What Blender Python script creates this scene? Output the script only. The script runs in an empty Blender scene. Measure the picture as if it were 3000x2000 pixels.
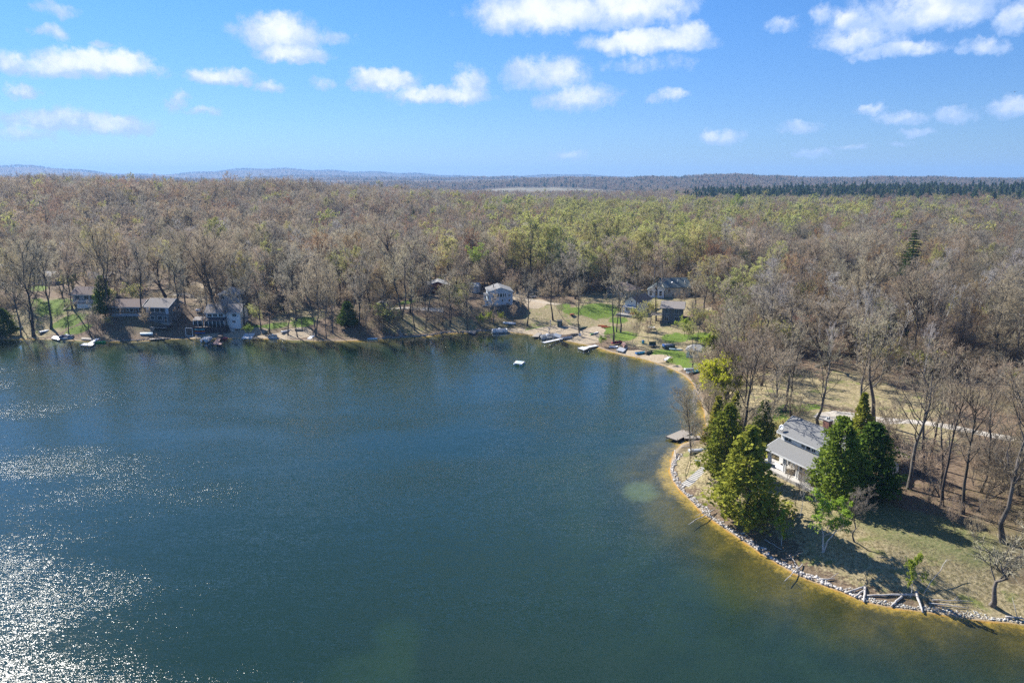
import bpy, bmesh, math, random
import numpy as np
from mathutils import Vector, Matrix

R = math.radians
rng = np.random.default_rng(7)
random.seed(7)
scene = bpy.context.scene
COL = bpy.context.collection

# ------------------------------------------------------------------ camera
FPX, CAMZ, PITCH = 2060.0, 55.0, R(12.85)
cam = bpy.data.objects.new('camera', bpy.data.cameras.new('camera'))
COL.objects.link(cam)
cam.location = (0, 0, CAMZ)
cam.rotation_euler = (math.pi / 2 - PITCH, 0, 0)
cam.data.sensor_width = 36
cam.data.lens = 36 * FPX / 3000
cam.data.clip_start = 0.5
cam.data.clip_end = 40000
scene.camera = cam

# ------------------------------------------------------------------ light and exposure
SUN_AZ, SUN_EL = R(43), R(37)           # to the left of the view, high over the far shore
SUN_DIR = Vector((-math.sin(SUN_AZ) * math.cos(SUN_EL), math.cos(SUN_AZ) * math.cos(SUN_EL), math.sin(SUN_EL)))
sun = bpy.data.objects.new('sun', bpy.data.lights.new('sun', 'SUN'))
COL.objects.link(sun)
sun.data.energy = 5.0
sun.data.angle = R(0.53)
sun.data.color = (1.0, 0.955, 0.88)
sun.rotation_euler = SUN_DIR.to_track_quat('Z', 'Y').to_euler()
sun.location = (0, 0, 300)
vs = scene.view_settings
vs.view_transform = 'Standard'
vs.look = 'None'
vs.exposure = 1.05
vs.gamma = 1.0
scene.cycles.use_denoising = False
scene.cycles.max_bounces = 6
scene.cycles.diffuse_bounces = 2
scene.cycles.glossy_bounces = 3
scene.cycles.transparent_max_bounces = 10
scene.cycles.volume_bounces = 0
scene.cycles.sample_clamp_indirect = 4.0
scene.cycles.sample_clamp_direct = 5.0
scene.cycles.caustics_reflective = False
scene.cycles.caustics_refractive = False


class NT:
    """small helper to wire shader nodes"""
    def __init__(self, tree):
        self.t = tree
        self.n = tree.nodes
        self.l = tree.links

    def node(self, typ, **kw):
        nd = self.n.new(typ)
        for k, v in kw.items():
            setattr(nd, k, v)
        return nd

    def put(self, sock, v):
        if isinstance(v, bpy.types.NodeSocket):
            self.l.new(v, sock)
        elif v is not None:
            sock.default_value = v

    def m(self, op, a, b=None, c=None, clamp=False):
        nd = self.node('ShaderNodeMath', operation=op, use_clamp=clamp)
        for i, v in enumerate((a, b, c)):
            self.put(nd.inputs[i], v)
        return nd.outputs[0]

    def vm(self, op, a, b=None, s=None):
        nd = self.node('ShaderNodeVectorMath', operation=op)
        self.put(nd.inputs[0], a)
        if b is not None:
            self.put(nd.inputs[1], b)
        if s is not None:
            self.put(nd.inputs[3], s)
        return nd.outputs[1] if op in ('LENGTH', 'DOT_PRODUCT', 'DISTANCE') else nd.outputs[0]

    def mix(self, f, a, b, blend='MIX'):
        nd = self.node('ShaderNodeMix', data_type='RGBA', blend_type=blend)
        self.put(nd.inputs[0], f)
        self.put(nd.inputs[6], a if not isinstance(a, tuple) or len(a) == 4 else a + (1,))
        self.put(nd.inputs[7], b if not isinstance(b, tuple) or len(b) == 4 else b + (1,))
        return nd.outputs[2]

    def smooth(self, x, a, b, lo=0.0, hi=1.0):
        nd = self.node('ShaderNodeMapRange', interpolation_type='SMOOTHSTEP')
        self.put(nd.inputs[0], x)
        for i, v in enumerate((a, b, lo, hi)):
            self.put(nd.inputs[1 + i], v)
        return nd.outputs[0]

    def noise(self, vec, scale, detail=4, rough=0.55, dist=0.0, color=False):
        nd = self.node('ShaderNodeTexNoise')
        self.put(nd.inputs['Vector'], vec)
        self.put(nd.inputs['Scale'], scale)
        nd.inputs['Detail'].default_value = detail
        nd.inputs['Roughness'].default_value = rough
        nd.inputs['Distortion'].default_value = dist
        return nd.outputs[1 if color else 0]

    def sep(self, v):
        nd = self.node('ShaderNodeSeparateXYZ')
        self.put(nd.inputs[0], v)
        return nd.outputs

    def comb(self, x, y, z):
        nd = self.node('ShaderNodeCombineXYZ')
        for i, v in enumerate((x, y, z)):
            self.put(nd.inputs[i], v)
        return nd.outputs[0]


# ------------------------------------------------------------------ sky with fair-weather clouds
world = bpy.data.worlds.new('World')
scene.world = world
world.use_nodes = True
world.node_tree.nodes.clear()
w = NT(world.node_tree)
sky = w.node('ShaderNodeTexSky', sky_type='NISHITA', sun_disc=False, sun_elevation=SUN_EL, sun_rotation=-SUN_AZ)
sky.altitude = 200
sky.air_density = 1.0
sky.dust_density = 0.0
sky.ozone_density = 2.0
hsv = w.node('ShaderNodeHueSaturation')
hsv.inputs['Saturation'].default_value = 1.3
w.l.new(sky.outputs[0], hsv.inputs['Color'])
geo = w.node('ShaderNodeTexCoord')
D = geo.outputs['Generated']
dx, dy, dz = w.sep(D)
az = w.m('MULTIPLY', w.m('ARCTAN2', dx, dy), 180 / math.pi)
el = w.m('MULTIPLY', w.m('ARCSINE', dz), 180 / math.pi)


def ray(u, v):
    xr, yr = (u - 1500.0) / FPX, (1000.0 - v) / FPX
    return (xr, math.cos(PITCH) + yr * math.sin(PITCH), -math.sin(PITCH) + yr * math.cos(PITCH))


def azel(u, v):
    x, y, z = ray(u, v)
    return math.degrees(math.atan2(x, y)), math.degrees(math.atan2(z, math.hypot(x, y)))


# each cloud: centre and half size, read off the photograph as compass angle and height above the horizon
CLOUDS = [(300, 190, 190, 52, 1.0), (165, 205, 130, 36, .75), (40, 190, 75, 45, .6), (65, 268, 58, 24, .8), (820, 110, 130, 70, 1.0),
          (860, 165, 110, 32, .9), (965, 118, 60, 28, .5), (650, 228, 120, 30, .85), (800, 262, 50, 20, .55),
          (525, 300, 36, 34, .6), (600, 331, 62, 13, .55), (160, 360, 150, 45, .85), (350, 372, 115, 38, .85), (60, 400, 100, 26, .5),
          (165, 35, 62, 28, .55), (140, 102, 58, 27, .6), (290, 125, 52, 13, .4), (1130, 240, 112, 40, 1.0),
          (1290, 285, 150, 30, .9), (1375, 255, 52, 60, .75), (1600, 45, 235, 66, 1.15), (1850, 30, 190, 75, 1.1),
          (1900, 128, 190, 45, 1.15), (2015, 108, 72, 62, .95), (1480, 50, 110, 68, .9), (1600, 225, 130, 65, .8), (1690, 290, 120, 52, .8),
          (1550, 205, 70, 40, .7), (1970, 282, 68, 23, .7), (1900, 190, 120, 28, .45), (2500, 125, 130, 42, .85),
          (2620, 152, 150, 30, .75), (2560, 60, 170, 75, .6), (2750, 40, 190, 75, .95), (2500, 62, 60, 38, .8),
          (2960, 60, 70, 55, .8), (2870, 138, 68, 24, .6), (2410, 40, 34, 48, .5), (2290, 75, 48, 26, .4),
          (2560, 322, 44, 24, .7), (2640, 345, 80, 24, .65), (2790, 340, 88, 28, .6), (2960, 315, 80, 38, .65),
          (2120, 405, 62, 27, .65), (2335, 380, 66, 22, .5), (2380, 452, 56, 17, .6), (2640, 418, 42, 13, .45),
          (1660, 462, 56, 16, .55), (940, 247, 36, 20, .4), (2675, 385, 42, 16, .5), (2500, 432, 48, 11, .4)]
warp = w.noise(D, 26.0, 5, 0.62, color=True)
warp2 = w.noise(D, 90.0, 3, 0.6, color=True)
wv = w.vm('ADD', w.vm('SCALE', w.vm('SUBTRACT', warp, (0.5, 0.5, 0.5)), s=3.0),
          w.vm('SCALE', w.vm('SUBTRACT', warp2, (0.5, 0.5, 0.5)), s=0.9))
wx, wy, wz = w.sep(wv)
paz, pel = w.m('ADD', az, wx), w.m('ADD', el, w.m('MULTIPLY', wy, 0.55))
field = None
shade = None
for (u, v, hw, hh, amp) in CLOUDS:
    a0, e0 = azel(u, v)
    a1, _ = azel(u + hw, v)
    _, e1 = azel(u, v - hh)
    ra, re = abs(a1 - a0) * 1.12, abs(e1 - e0) * 1.12
    px_ = w.m('MULTIPLY', w.m('SUBTRACT', paz, a0), 1 / ra)
    py_ = w.m('SUBTRACT', pel, e0)
    up = w.m('MULTIPLY', py_, 1 / re)
    dn = w.m('MULTIPLY', w.m('MINIMUM', py_, 0.0), 0.9 / re)     # flatter underside
    q = w.m('ADD', w.m('MULTIPLY', px_, px_), w.m('ADD', w.m('MULTIPLY', up, up), w.m('MULTIPLY', dn, dn)))
    f = w.m('MULTIPLY', w.m('SUBTRACT', 1.0, q), amp)
    field = f if field is None else w.m('SMOOTH_MAX', field, f, 0.12)
    s_ = w.m('ADD', w.m('MULTIPLY', f, 1.0), w.m('MULTIPLY', up, 0.55))
    shade = s_ if shade is None else w.m('MAXIMUM', shade, w.m('SUBTRACT', s_, 0.25))
# the same kind of cloud goes on over the rest of the sky, above and to the sides of the view
plane = w.vm('DIVIDE', D, w.comb(w.m('ADD', w.m('MAXIMUM', dz, 0.0), 0.09), w.m('ADD', w.m('MAXIMUM', dz, 0.0), 0.09), 1.0))
rest_n = w.noise(plane, 1.15, 6, 0.58)
outside = w.m('MAXIMUM', w.smooth(el, 13.5, 17.0), w.smooth(w.m('ABSOLUTE', az), 37.0, 42.0))
outside = w.m('MULTIPLY', outside, w.smooth(el, 2.0, 6.0))
rest = w.m('SUBTRACT', w.m('MULTIPLY', w.m('SUBTRACT', rest_n, 0.57), 5.5), w.m('MULTIPLY', w.m('SUBTRACT', 1.0, outside), 3.0))
field = w.m('MAXIMUM', field, rest)
fine = w.noise(D, 48.0, 8, 0.68)
dens = w.m('ADD', field, w.m('MULTIPLY', w.m('SUBTRACT', fine, 0.5), 1.7))
alpha = w.m('MULTIPLY', w.smooth(dens, -0.15, 0.75), 0.95)
body = w.noise(D, 30.0, 6, 0.62)
lit = w.smooth(w.m('ADD', shade, w.m('MULTIPLY', w.m('SUBTRACT', body, 0.5), 2.0)), 0.05, 1.15)
cl = w.mix(lit, (4.7, 6.2, 9.2), (9.8, 10.0, 10.3))
tint = w.mix(1.0, hsv.outputs[0], (0.70, 0.89, 1.22), 'MULTIPLY')
tint = w.mix(1.0, tint, w.mix(w.smooth(el, 0.0, 15.0), (0.72, 0.74, 0.88), (1.16, 1.10, 1.06)), 'MULTIPLY')
skyc = w.mix(alpha, tint, cl)
bg = w.node('ShaderNodeBackground')
bg.inputs['Strength'].default_value = 0.055
w.l.new(skyc, bg.inputs['Color'])
wo = w.node('ShaderNodeOutputWorld')
w.l.new(bg.outputs[0], wo.inputs['Surface'])
world.cycles.sampling_method = 'MANUAL'
world.cycles.sample_map_resolution = 512


# ------------------------------------------------------------------ the lie of the land
def flat(u, v, z=0.0):
    x, y, zz = ray(u, v)
    t = (z - CAMZ) / zz
    return (x * t, y * t)


SHORE_PX = [(-260, 984), (-100, 988), (0, 993), (100, 992), (180, 995), (240, 998), (320, 1000), (420, 998), (500, 993), (600, 991), (680, 990),
            (780, 992), (850, 996), (920, 998), (1000, 998), (1050, 997), (1120, 993), (1200, 988), (1250, 985), (1300, 976),
            (1369, 974), (1440, 969), (1490, 972), (1550, 979), (1590, 985), (1650, 996), (1690, 1004), (1748, 1016),
            (1790, 1030), (1830, 1040), (1865, 1046), (1900, 1055), (1940, 1068), (1980, 1085), (2005, 1098), (2030, 1120),
            (2050, 1160), (2066, 1205), (2072, 1245), (2062, 1277), (2030, 1292), (2000, 1302), (1980, 1320), (1970, 1345), (1966, 1380), (1974, 1408),
            (1990, 1430), (2012, 1452), (2038, 1478), (2064, 1506), (2128, 1549), (2178, 1583), (2234, 1621), (2289, 1655),
            (2340, 1685), (2404, 1710), (2468, 1732), (2531, 1761), (2616, 1778), (2723, 1791), (2808, 1806), (2872, 1815),
            (2957, 1821), (3010, 1830)]
SHORE = [(-900, 190), (-520, 235), (-320, 252)] + [flat(u, v) for u, v in SHORE_PX] + \
        [(84, 68), (115, 52), (150, 5), (150, -150), (60, -380), (-300, -480), (-800, -320), (-1000, 0)]
SH = np.array(SHORE)


def signed_shore(x, y):
    """metres from the waterline, positive on land"""
    x = np.asarray(x, float).ravel()
    y = np.asarray(y, float).ravel()
    out = np.empty(len(x))
    A, B = SH, np.roll(SH, -1, axis=0)
    for s in range(0, len(x), 20000):
        px, py = x[s:s + 20000, None], y[s:s + 20000, None]
        ax, ay, bx, by = A[:, 0], A[:, 1], B[:, 0], B[:, 1]
        ex, ey = bx - ax, by - ay
        t = np.clip(((px - ax) * ex + (py - ay) * ey) / (ex * ex + ey * ey), 0, 1)
        d = np.hypot(px - ax - t * ex, py - ay - t * ey).min(1)
        cr = ((ay > py) != (by > py)) & (px < (bx - ax) * (py - ay) / np.where(by == ay, 1e-9, by - ay) + ax)
        out[s:s + 20000] = np.where(cr.sum(1) % 2 == 1, -d, d)
    return out


# x, y, ground height, how many metres the bank takes to reach it
CTRL = np.array([
    (58, 127, 4.2, 13), (45, 118, 3.4, 11), (72, 100, 3.9, 15), (95, 92, 4.6, 18), (110, 150, 5.5, 20), (150, 130, 7, 20), (75, 165, 4.4, 16), (90, 200, 5, 22),
    (55, 215, 2.6, 30), (42, 240, 4.6, 40), (70, 262, 6.2, 45), (48, 300, 7.2, 50), (85, 290, 7.4, 50), (15, 283, 6.8, 26), (-8, 278, 7.4, 24), (-30, 300, 8.5, 26),
    (-60, 285, 6, 24), (-90, 275, 3.2, 22), (-105, 300, 8, 26), (-140, 285, 7.5, 24), (-165, 300, 8.5, 32), (-190, 285, 8.5, 36), (-215, 310, 9.5, 36),
    (-300, 300, 9, 36), (-120, 340, 10, 30), (-200, 350, 12, 30), (-280, 380, 14, 30), (-120, 400, 13, 30), (0, 340, 9, 30), (60, 370, 9, 40),
    (130, 330, 8.5, 30), (200, 280, 9, 30), (250, 200, 9, 30), (230, 400, 11, 30), (0, 480, 11, 30), (120, 520, 11, 30), (350, 500, 13, 30),
    (-200, 470, 19, 30), (-350, 480, 21, 30), (-330, 620, 34, 30), (-480, 640, 36, 30), (-150, 620, 25, 30), (-40, 680, 15, 30), (-100, 780, 24, 30), (-260, 760, 37, 30), (-560, 840, 40, 30),
    (-700, 620, 32, 30), (60, 900, 10, 30), (250, 850, 13, 30), (500, 850, 15, 30), (750, 800, 16, 30), (0, 1250, 7, 30), (300, 1300, 14, 30), (-250, 1100, 26, 30), (-800, 1200, 34, 30),
    (700, 1300, 24, 30), (1100, 1250, 26, 30), (150, 2000, 8, 30), (-500, 2000, 12, 30), (900, 2000, 22, 30), (1800, 1900, 24, 30), (-1600, 1700, 20, 30),
    (200, 20, 8, 30), (300, -100, 10, 30), (120, -500, 10, 30), (-400, -650, 10, 30), (-1200, 100, 12, 30), (-1000, 500, 20, 30), (200, 3000, 10, 30), (0, 5000, 10, 30), (3500, 3500, 20, 30), (-3500, 3500, 20, 30)])
_nz = rng.uniform(0, 2 * math.pi, (14, 2))


def wob(x, y, L):
    s = 0
    for k in range(5):
        a = _nz[k, 0] + k * 1.3
        s = s + np.sin((x * math.cos(a) + y * math.sin(a)) / L * 6.283 * (1 + 0.63 * k) + _nz[k, 1]) / (1 + 0.7 * k)
    return s * 0.45


def smooth01(t):
    t = np.clip(t, 0, 1)
    return t * t * (3 - 2 * t)


def terrain(x, y, sd=None):
    x = np.asarray(x, float)
    y = np.asarray(y, float)
    shp = x.shape
    x, y = x.ravel(), y.ravel()
    if sd is None:
        sd = signed_shore(x, y)
    base = np.zeros(len(x))
    span = np.zeros(len(x))
    for s in range(0, len(x), 40000):
        px, py = x[s:s + 40000, None], y[s:s + 40000, None]
        d2 = (px - CTRL[:, 0]) ** 2 + (py - CTRL[:, 1]) ** 2
        soft = 60.0 + 0.01 * (px * px + py * py) * 0.05
        wgt = 1.0 / (d2 + soft) ** 1.7
        ws = wgt.sum(1)
        base[s:s + 40000] = (wgt * CTRL[:, 2]).sum(1) / ws
        span[s:s + 40000] = (wgt * CTRL[:, 3]).sum(1) / ws
    r = np.hypot(x, y)
    azi = np.degrees(np.arctan2(x, y))
    base = base + wob(x, y, 95.) * 0.5 * smooth01((sd - 15) / 40) + wob(x + 40, y, 420.) * 2.2 * smooth01((r - 350) / 400)
    # distant ridges
    far = smooth01((r - 1900) / 900)
    rid = 0
    for k, (rr, wd, hl, hr, hx) in enumerate([(3300, 500, 22, 42, 1.0), (4700, 700, 48, 40, 1.4), (6600, 900, 62, 52, 1.6), (9600, 1300, 150, 60, 2.2)]):
        hgt = hl + (hr - hl) * smooth01((azi + 18) / 34.)
        hgt = hgt * (1 + 0.22 * np.sin(azi / 7.3 * hx + k * 2.1) + 0.12 * np.sin(azi / 2.1 + k * 1.7) + .05 * np.sin(azi * 1.9 + k))
        rid = np.maximum(rid, hgt * np.exp(-((r - rr) / wd) ** 2))
    base = base * (1 - far) + far * (np.minimum(base, 14) + rid)
    t = np.clip(sd / span, 0, 1.5)
    land = 0.12 + np.minimum(0.05 * sd, 0.5) + (base - 0.62) * smooth01(t)
    d = -sd
    bed = -(0.10 * d + 0.0035 * d * d)
    bed = np.maximum(bed, -9 - 0.3 * np.sin(x / 9.) * np.sin(y / 11.))
    edge = 0.12 * smooth01((sd + 0.6) / 0.6)
    z = np.where(sd > 0, land, bed + edge)
    return z.reshape(shp)


def gz(x, y):
    return float(terrain(np.array([x]), np.array([y]))[0])


def at(u, v, z=None):
    """ground point seen at a pixel of the photograph"""
    dx_, dy_, dz_ = ray(u, v)
    if z is not None:
        t = (z - CAMZ) / dz_
        return Vector((dx_ * t, dy_ * t, z))
    t = np.linspace(45, 900, 2600)
    h = terrain(dx_ * t, dy_ * t)
    below = np.nonzero(CAMZ + dz_ * t < np.maximum(h, 0.0))[0]
    k = below[0] if len(below) else len(t) - 1
    tt = np.linspace(t[max(k - 1, 0)], t[k], 30)
    h = np.maximum(terrain(dx_ * tt, dy_ * tt), 0.0)
    b = np.nonzero(CAMZ + dz_ * tt < h)[0]
    j = b[0] if len(b) else 29
    return Vector((dx_ * tt[j], dy_ * tt[j], h[j]))


def top_z(p, u, v):
    dx_, dy_, dz_ = ray(u, v)
    return CAMZ + dz_ / math.hypot(dx_, dy_) * math.hypot(p[0], p[1])


def proj(x, y, z):
    zz = z - CAMZ
    f = y * math.cos(PITCH) - zz * math.sin(PITCH)
    upc = y * math.sin(PITCH) + zz * math.cos(PITCH)
    return 1500 + FPX * x / f, 1000 - FPX * upc / f


# ------------------------------------------------------------------ helpers for objects
def tag(o, label=None, cat=None, group=None, kind=None):
    if label:
        o['label'] = label
    if cat:
        o['category'] = cat
    if group:
        o['group'] = group
    if kind:
        o['kind'] = kind
    return o


def mesh_np(name, verts, faces, mats=(), midx=None, smooth=False):
    """mesh from numpy arrays; faces all of one length (n, k)"""
    me = bpy.data.meshes.new(name)
    verts = np.ascontiguousarray(verts, np.float32)
    faces = np.ascontiguousarray(faces, np.int32)
    k = faces.shape[1]
    me.vertices.add(len(verts))
    me.vertices.foreach_set('co', verts.ravel())
    me.loops.add(faces.size)
    me.loops.foreach_set('vertex_index', faces.ravel())
    me.polygons.add(len(faces))
    me.polygons.foreach_set('loop_start', np.arange(0, faces.size, k, dtype=np.int32))
    me.polygons.foreach_set('loop_total', np.full(len(faces), k, np.int32))
    for m in mats:
        me.materials.append(m)
    if midx is not None:
        me.polygons.foreach_set('material_index', np.asarray(midx, np.int32))
    if smooth:
        me.polygons.foreach_set('use_smooth', np.ones(len(faces), bool))
    me.update(calc_edges=True)
    return me


def link(name, data, parent=None, loc=None, rot=None):
    o = bpy.data.objects.new(name, data)
    COL.objects.link(o)
    if parent:
        o.parent = parent
    if loc is not None:
        o.location = loc
    if rot is not None:
        o.rotation_euler = rot
    return o


def empty(name, loc, rz=0.0):
    o = link(name, None, None, loc, (0, 0, rz))
    o.empty_display_size = 0.3
    return o


# ------------------------------------------------------------------ materials
MATS = {}


def mat(name, col, rough=0.8, var=0.12, scale=3.0, metal=0.0, bump=0.0, col2=None, rnd=0.0, spec=0.4, stretch=None, coat=0.0):
    """plain painted or natural surface: a colour broken up by noise, optionally varied from object to object"""
    if name in MATS:
        return MATS[name]
    m = bpy.data.materials.new(name)
    m.use_nodes = True
    t = NT(m.node_tree)
    b = t.n['Principled BSDF']
    tc = t.node('ShaderNodeTexCoord').outputs['Object']
    if stretch:
        tc = t.vm('MULTIPLY', tc, stretch)
    n = t.noise(tc, scale, 5, 0.6)
    c2 = col2 or tuple(max(0, c * (1 - 2.2 * var)) for c in col)
    c1 = tuple(min(1, c * (1 + var)) for c in col) if col2 is None else col
    c = t.mix(t.smooth(n, 0.3, 0.7), c2, c1)
    if rnd > 0:
        oi = t.node('ShaderNodeObjectInfo').outputs['Random']
        hs = t.node('ShaderNodeHueSaturation')
        t.put(hs.inputs['Value'], t.m('ADD', 1 - rnd, t.m('MULTIPLY', oi, 2 * rnd)))
        t.put(hs.inputs['Hue'], t.m('ADD', 0.5 - 0.02, t.m('MULTIPLY', t.m('FRACT', t.m('MULTIPLY', oi, 7.3)), 0.04)))
        t.l.new(c, hs.inputs['Color'])
        c = hs.outputs[0]
    t.l.new(c, b.inputs['Base Color'])
    b.inputs['Roughness'].default_value = rough
    b.inputs['Metallic'].default_value = metal
    b.inputs['Specular IOR Level'].default_value = spec
    b.inputs['Coat Weight'].default_value = coat
    if bump:
        bn = t.node('ShaderNodeBump')
        bn.inputs['Strength'].default_value = bump
        bn.inputs['Distance'].default_value = 0.05
        t.l.new(n, bn.inputs['Height'])
        t.l.new(bn.outputs[0], b.inputs['Normal'])
    MATS[name] = m
    return m


def leafmat(name, col, col2, rnd=0.15, trans=0.35):
    if name in MATS:
        return MATS[name]
    m = bpy.data.materials.new(name)
    m.use_nodes = True
    t = NT(m.node_tree)
    t.n.remove(t.n['Principled BSDF'])
    g = t.node('ShaderNodeNewGeometry').outputs['Random Per Island']
    oi = t.node('ShaderNodeObjectInfo').outputs['Random']
    c = t.mix(g, col, col2)
    hs = t.node('ShaderNodeHueSaturation')
    t.put(hs.inputs['Value'], t.m('ADD', 1 - rnd, t.m('MULTIPLY', oi, 2 * rnd)))
    t.put(hs.inputs['Hue'], t.m('ADD', 0.5 - 0.018, t.m('MULTIPLY', t.m('FRACT', t.m('MULTIPLY', oi, 9.1)), 0.036)))
    t.l.new(c, hs.inputs['Color'])
    d = t.node('ShaderNodeBsdfDiffuse')
    tr = t.node('ShaderNodeBsdfTranslucent')
    t.l.new(hs.outputs[0], d.inputs[0])
    t.l.new(hs.outputs[0], tr.inputs[0])
    mx = t.node('ShaderNodeMixShader')
    mx.inputs[0].default_value = trans
    t.l.new(d.outputs[0], mx.inputs[1])
    t.l.new(tr.outputs[0], mx.inputs[2])
    t.l.new(mx.outputs[0], t.n['Material Output'].inputs[0])
    MATS[name] = m
    return m


# ------------------------------------------------------------------ ground
def grid_axis(a, b, step, lo, hi, grow=1.085):
    mid = np.arange(a, b + step / 2, step)
    up, s = [], step
    c = b
    while c < hi:
        s *= grow
        c += s
        up.append(c)
    dn, s = [], step
    c = a
    while c > lo:
        s *= grow
        c -= s
        dn.append(c)
    return np.concatenate([np.array(dn[::-1]), mid, np.array(up)])


gx = grid_axis(-235, 190, 1.4, -13000, 13000)
gy = grid_axis(62, 400, 1.4, -2500, 13500)
GX, GY = np.meshgrid(gx, gy)
SDg = signed_shore(GX, GY)
GZ = terrain(GX, GY, SDg).ravel()
nx, ny = len(gx), len(gy)
idx = np.arange(nx * ny).reshape(ny, nx)
F = np.stack([idx[:-1, :-1], idx[:-1, 1:], idx[1:, 1:], idx[1:, :-1]], -1).reshape(-1, 4)
ground_me = mesh_np('ground', np.stack([GX.ravel(), GY.ravel(), GZ], 1), F, smooth=True)
ground = tag(link('ground', ground_me), kind='structure')


def ell(lst, soft=0.35):
    """mask from ellipses given as pixel centre and half sizes on the photograph, laid on the ground"""
    m = np.zeros(nx * ny)
    for (u, v, hu, hv) in lst:
        c = at(u, v)
        e1 = at(u + hu, v)
        e2 = at(u, v - hv)
        e3 = at(u, v + hv)
        ra = (Vector((e1.x, e1.y)) - Vector((c.x, c.y))).length
        dv = Vector((e2.x - e3.x, e2.y - e3.y))
        rb = dv.length / 2
        n = dv.normalized()
        cx, cy = (e2.x + e3.x) / 2, (e2.y + e3.y) / 2
        X, Y = GX.ravel() - cx, GY.ravel() - cy
        q = np.sqrt(((X * n.y - Y * n.x) / ra) ** 2 + ((X * n.x + Y * n.y) / rb) ** 2)
        m = np.maximum(m, 1 - smooth01((q - (1 - soft)) / (2 * soft)))
    return m


LAWN = [(205, 940, 42, 18), (165, 900, 55, 24), (105, 885, 18, 12), (110, 845, 30, 9), (255, 893, 24, 8), (230, 965, 35, 12), (890, 945, 34, 16), (800, 955, 50, 9), (745, 965, 30, 12),
        (1580, 965, 50, 9), (1690, 912, 45, 12), (1650, 900, 22, 12), (1755, 912, 60, 24), (1775, 968, 45, 13), (1830, 985, 42, 14), (1955, 1035, 55, 12),
        (1990, 1050, 50, 16), (1980, 990, 45, 15), (2050, 985, 40, 12), (2110, 925, 50, 20), (2120, 900, 22, 8), (1810, 938, 30, 10), (2010, 1070, 40, 10),
        (2270, 1215, 55, 22), (2330, 1195, 50, 10), (2245, 1250, 40, 16), (2380, 1190, 30, 8), (2650, 1400, 22, 14), (2660, 1330, 26, 12), (2440, 1235, 16, 7), (1560, 790, 30, 10), (1460, 845, 22, 7), (1190, 885, 22, 6),
        (1030, 745, 30, 8), (700, 748, 30, 7), (2050, 1400, 8, 5), (2040, 1440, 10, 8)]
STRAW = [(2250, 1420, 200, 60), (2400, 1500, 240, 70), (2600, 1620, 260, 110), (2850, 1730, 220, 70), (2040, 1370, 50, 60), (2350, 1240, 180, 50), (2650, 1260, 130, 40),
         (2600, 1180, 160, 40), (1600, 925, 60, 30), (1740, 930, 90, 35), (1950, 985, 110, 45), (880, 930, 60, 25), (1190, 950, 70, 30), (140, 930, 120, 50), (1350, 950, 50, 20), (2250, 1150, 120, 60), (2460, 1140, 150, 50), (1860, 900, 170, 50)]
SANDP = [(1610, 970, 90, 15), (1720, 985, 50, 22), (1745, 968, 28, 12), (1690, 1000, 60, 8), (1850, 1035, 50, 9), (1920, 1050, 50, 12), (860, 975, 48, 14), (720, 975, 60, 12), (790, 985, 60, 6), (1975, 1078, 25, 10),
         (1500, 968, 40, 6), (640, 980, 90, 6), (870, 985, 60, 6), (640, 830, 30, 22), (590, 850, 40, 30), (1530, 870, 30, 16), (1570, 890, 35, 14), (2095, 905, 30, 5), (1560, 850, 20, 8)]
PAINTED_SHADE = [(2700, 1560, 190, 60), (2830, 1600, 90, 60), (2560, 1500, 90, 40)]  # shade on the near slope, painted into the ground as a greener tone
cols = np.zeros((nx * ny, 4), np.float32)
cols[:, 0] = ell(LAWN)
cols[:, 1] = ell(SANDP, 0.3)
cols[:, 2] = ell(STRAW, 0.5)
cols[:, 3] = ell(PAINTED_SHADE, 0.6)
ca = ground_me.attributes.new('cover', 'FLOAT_COLOR', 'POINT')
ca.data.foreach_set('color', cols.ravel())
sa = ground_me.attributes.new('shore', 'FLOAT', 'POINT')
sa.data.foreach_set('value', SDg.astype(np.float32))

gm = bpy.data.materials.new('ground')
gm.use_nodes = True
t = NT(gm.node_tree)
pb = t.n['Principled BSDF']
pos = t.node('ShaderNodeNewGeometry').outputs['Position']
cv = t.node('ShaderNodeAttribute', attribute_name='cover')
lawn_m, sand_m, straw_m = t.sep(cv.outputs['Vector'])
shade_m = cv.outputs['Alpha']
sdv = t.node('ShaderNodeAttribute', attribute_name='shore').outputs['Fac']
n1 = t.noise(pos, 0.35, 6, 0.62)
n2 = t.noise(pos, 1.9, 5, 0.62)
n3 = t.noise(pos, 0.06, 4, 0.55)
nb = t.m('SUBTRACT', t.m('ADD', t.m('MULTIPLY', n1, 0.6), t.m('MULTIPLY', n2, 0.6)), 0.6)
litter = t.mix(t.smooth(n2, 0.3, 0.7), (0.105, 0.072, 0.046), (0.235, 0.17, 0.115))
litter = t.mix(t.smooth(n3, 0.45, 0.7), litter, t.mix(t.smooth(n1, .35, .65), (0.12, 0.11, 0.05), (0.2, 0.165, 0.095)))
straw = t.mix(t.smooth(n2, 0.32, 0.68), (0.185, 0.15, 0.075), (0.40, 0.33, 0.19))
straw = t.mix(t.smooth(n1, 0.52, 0.68), straw, (0.17, 0.185, 0.055))
lawn = t.mix(t.smooth(n2, 0.3, 0.7), (0.07, 0.11, 0.018), (0.165, 0.245, 0.032))
sand = t.mix(t.smooth(n2, 0.3, 0.7), (0.30, 0.235, 0.155), (0.46, 0.38, 0.27))
shade_green = t.mix(t.smooth(n2, 0.35, 0.65), (0.13, 0.145, 0.055), (0.23, 0.21, 0.10))  # painted shade tone, greener and duller than the straw
c = t.mix(t.smooth(t.m('ADD', straw_m, t.m('MULTIPLY', nb, 1.6)), 0.3, 0.6), litter, straw)
c = t.mix(t.smooth(t.m('ADD', shade_m, t.m('MULTIPLY', nb, 1.6)), 0.3, 0.75), c, shade_green)
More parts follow.
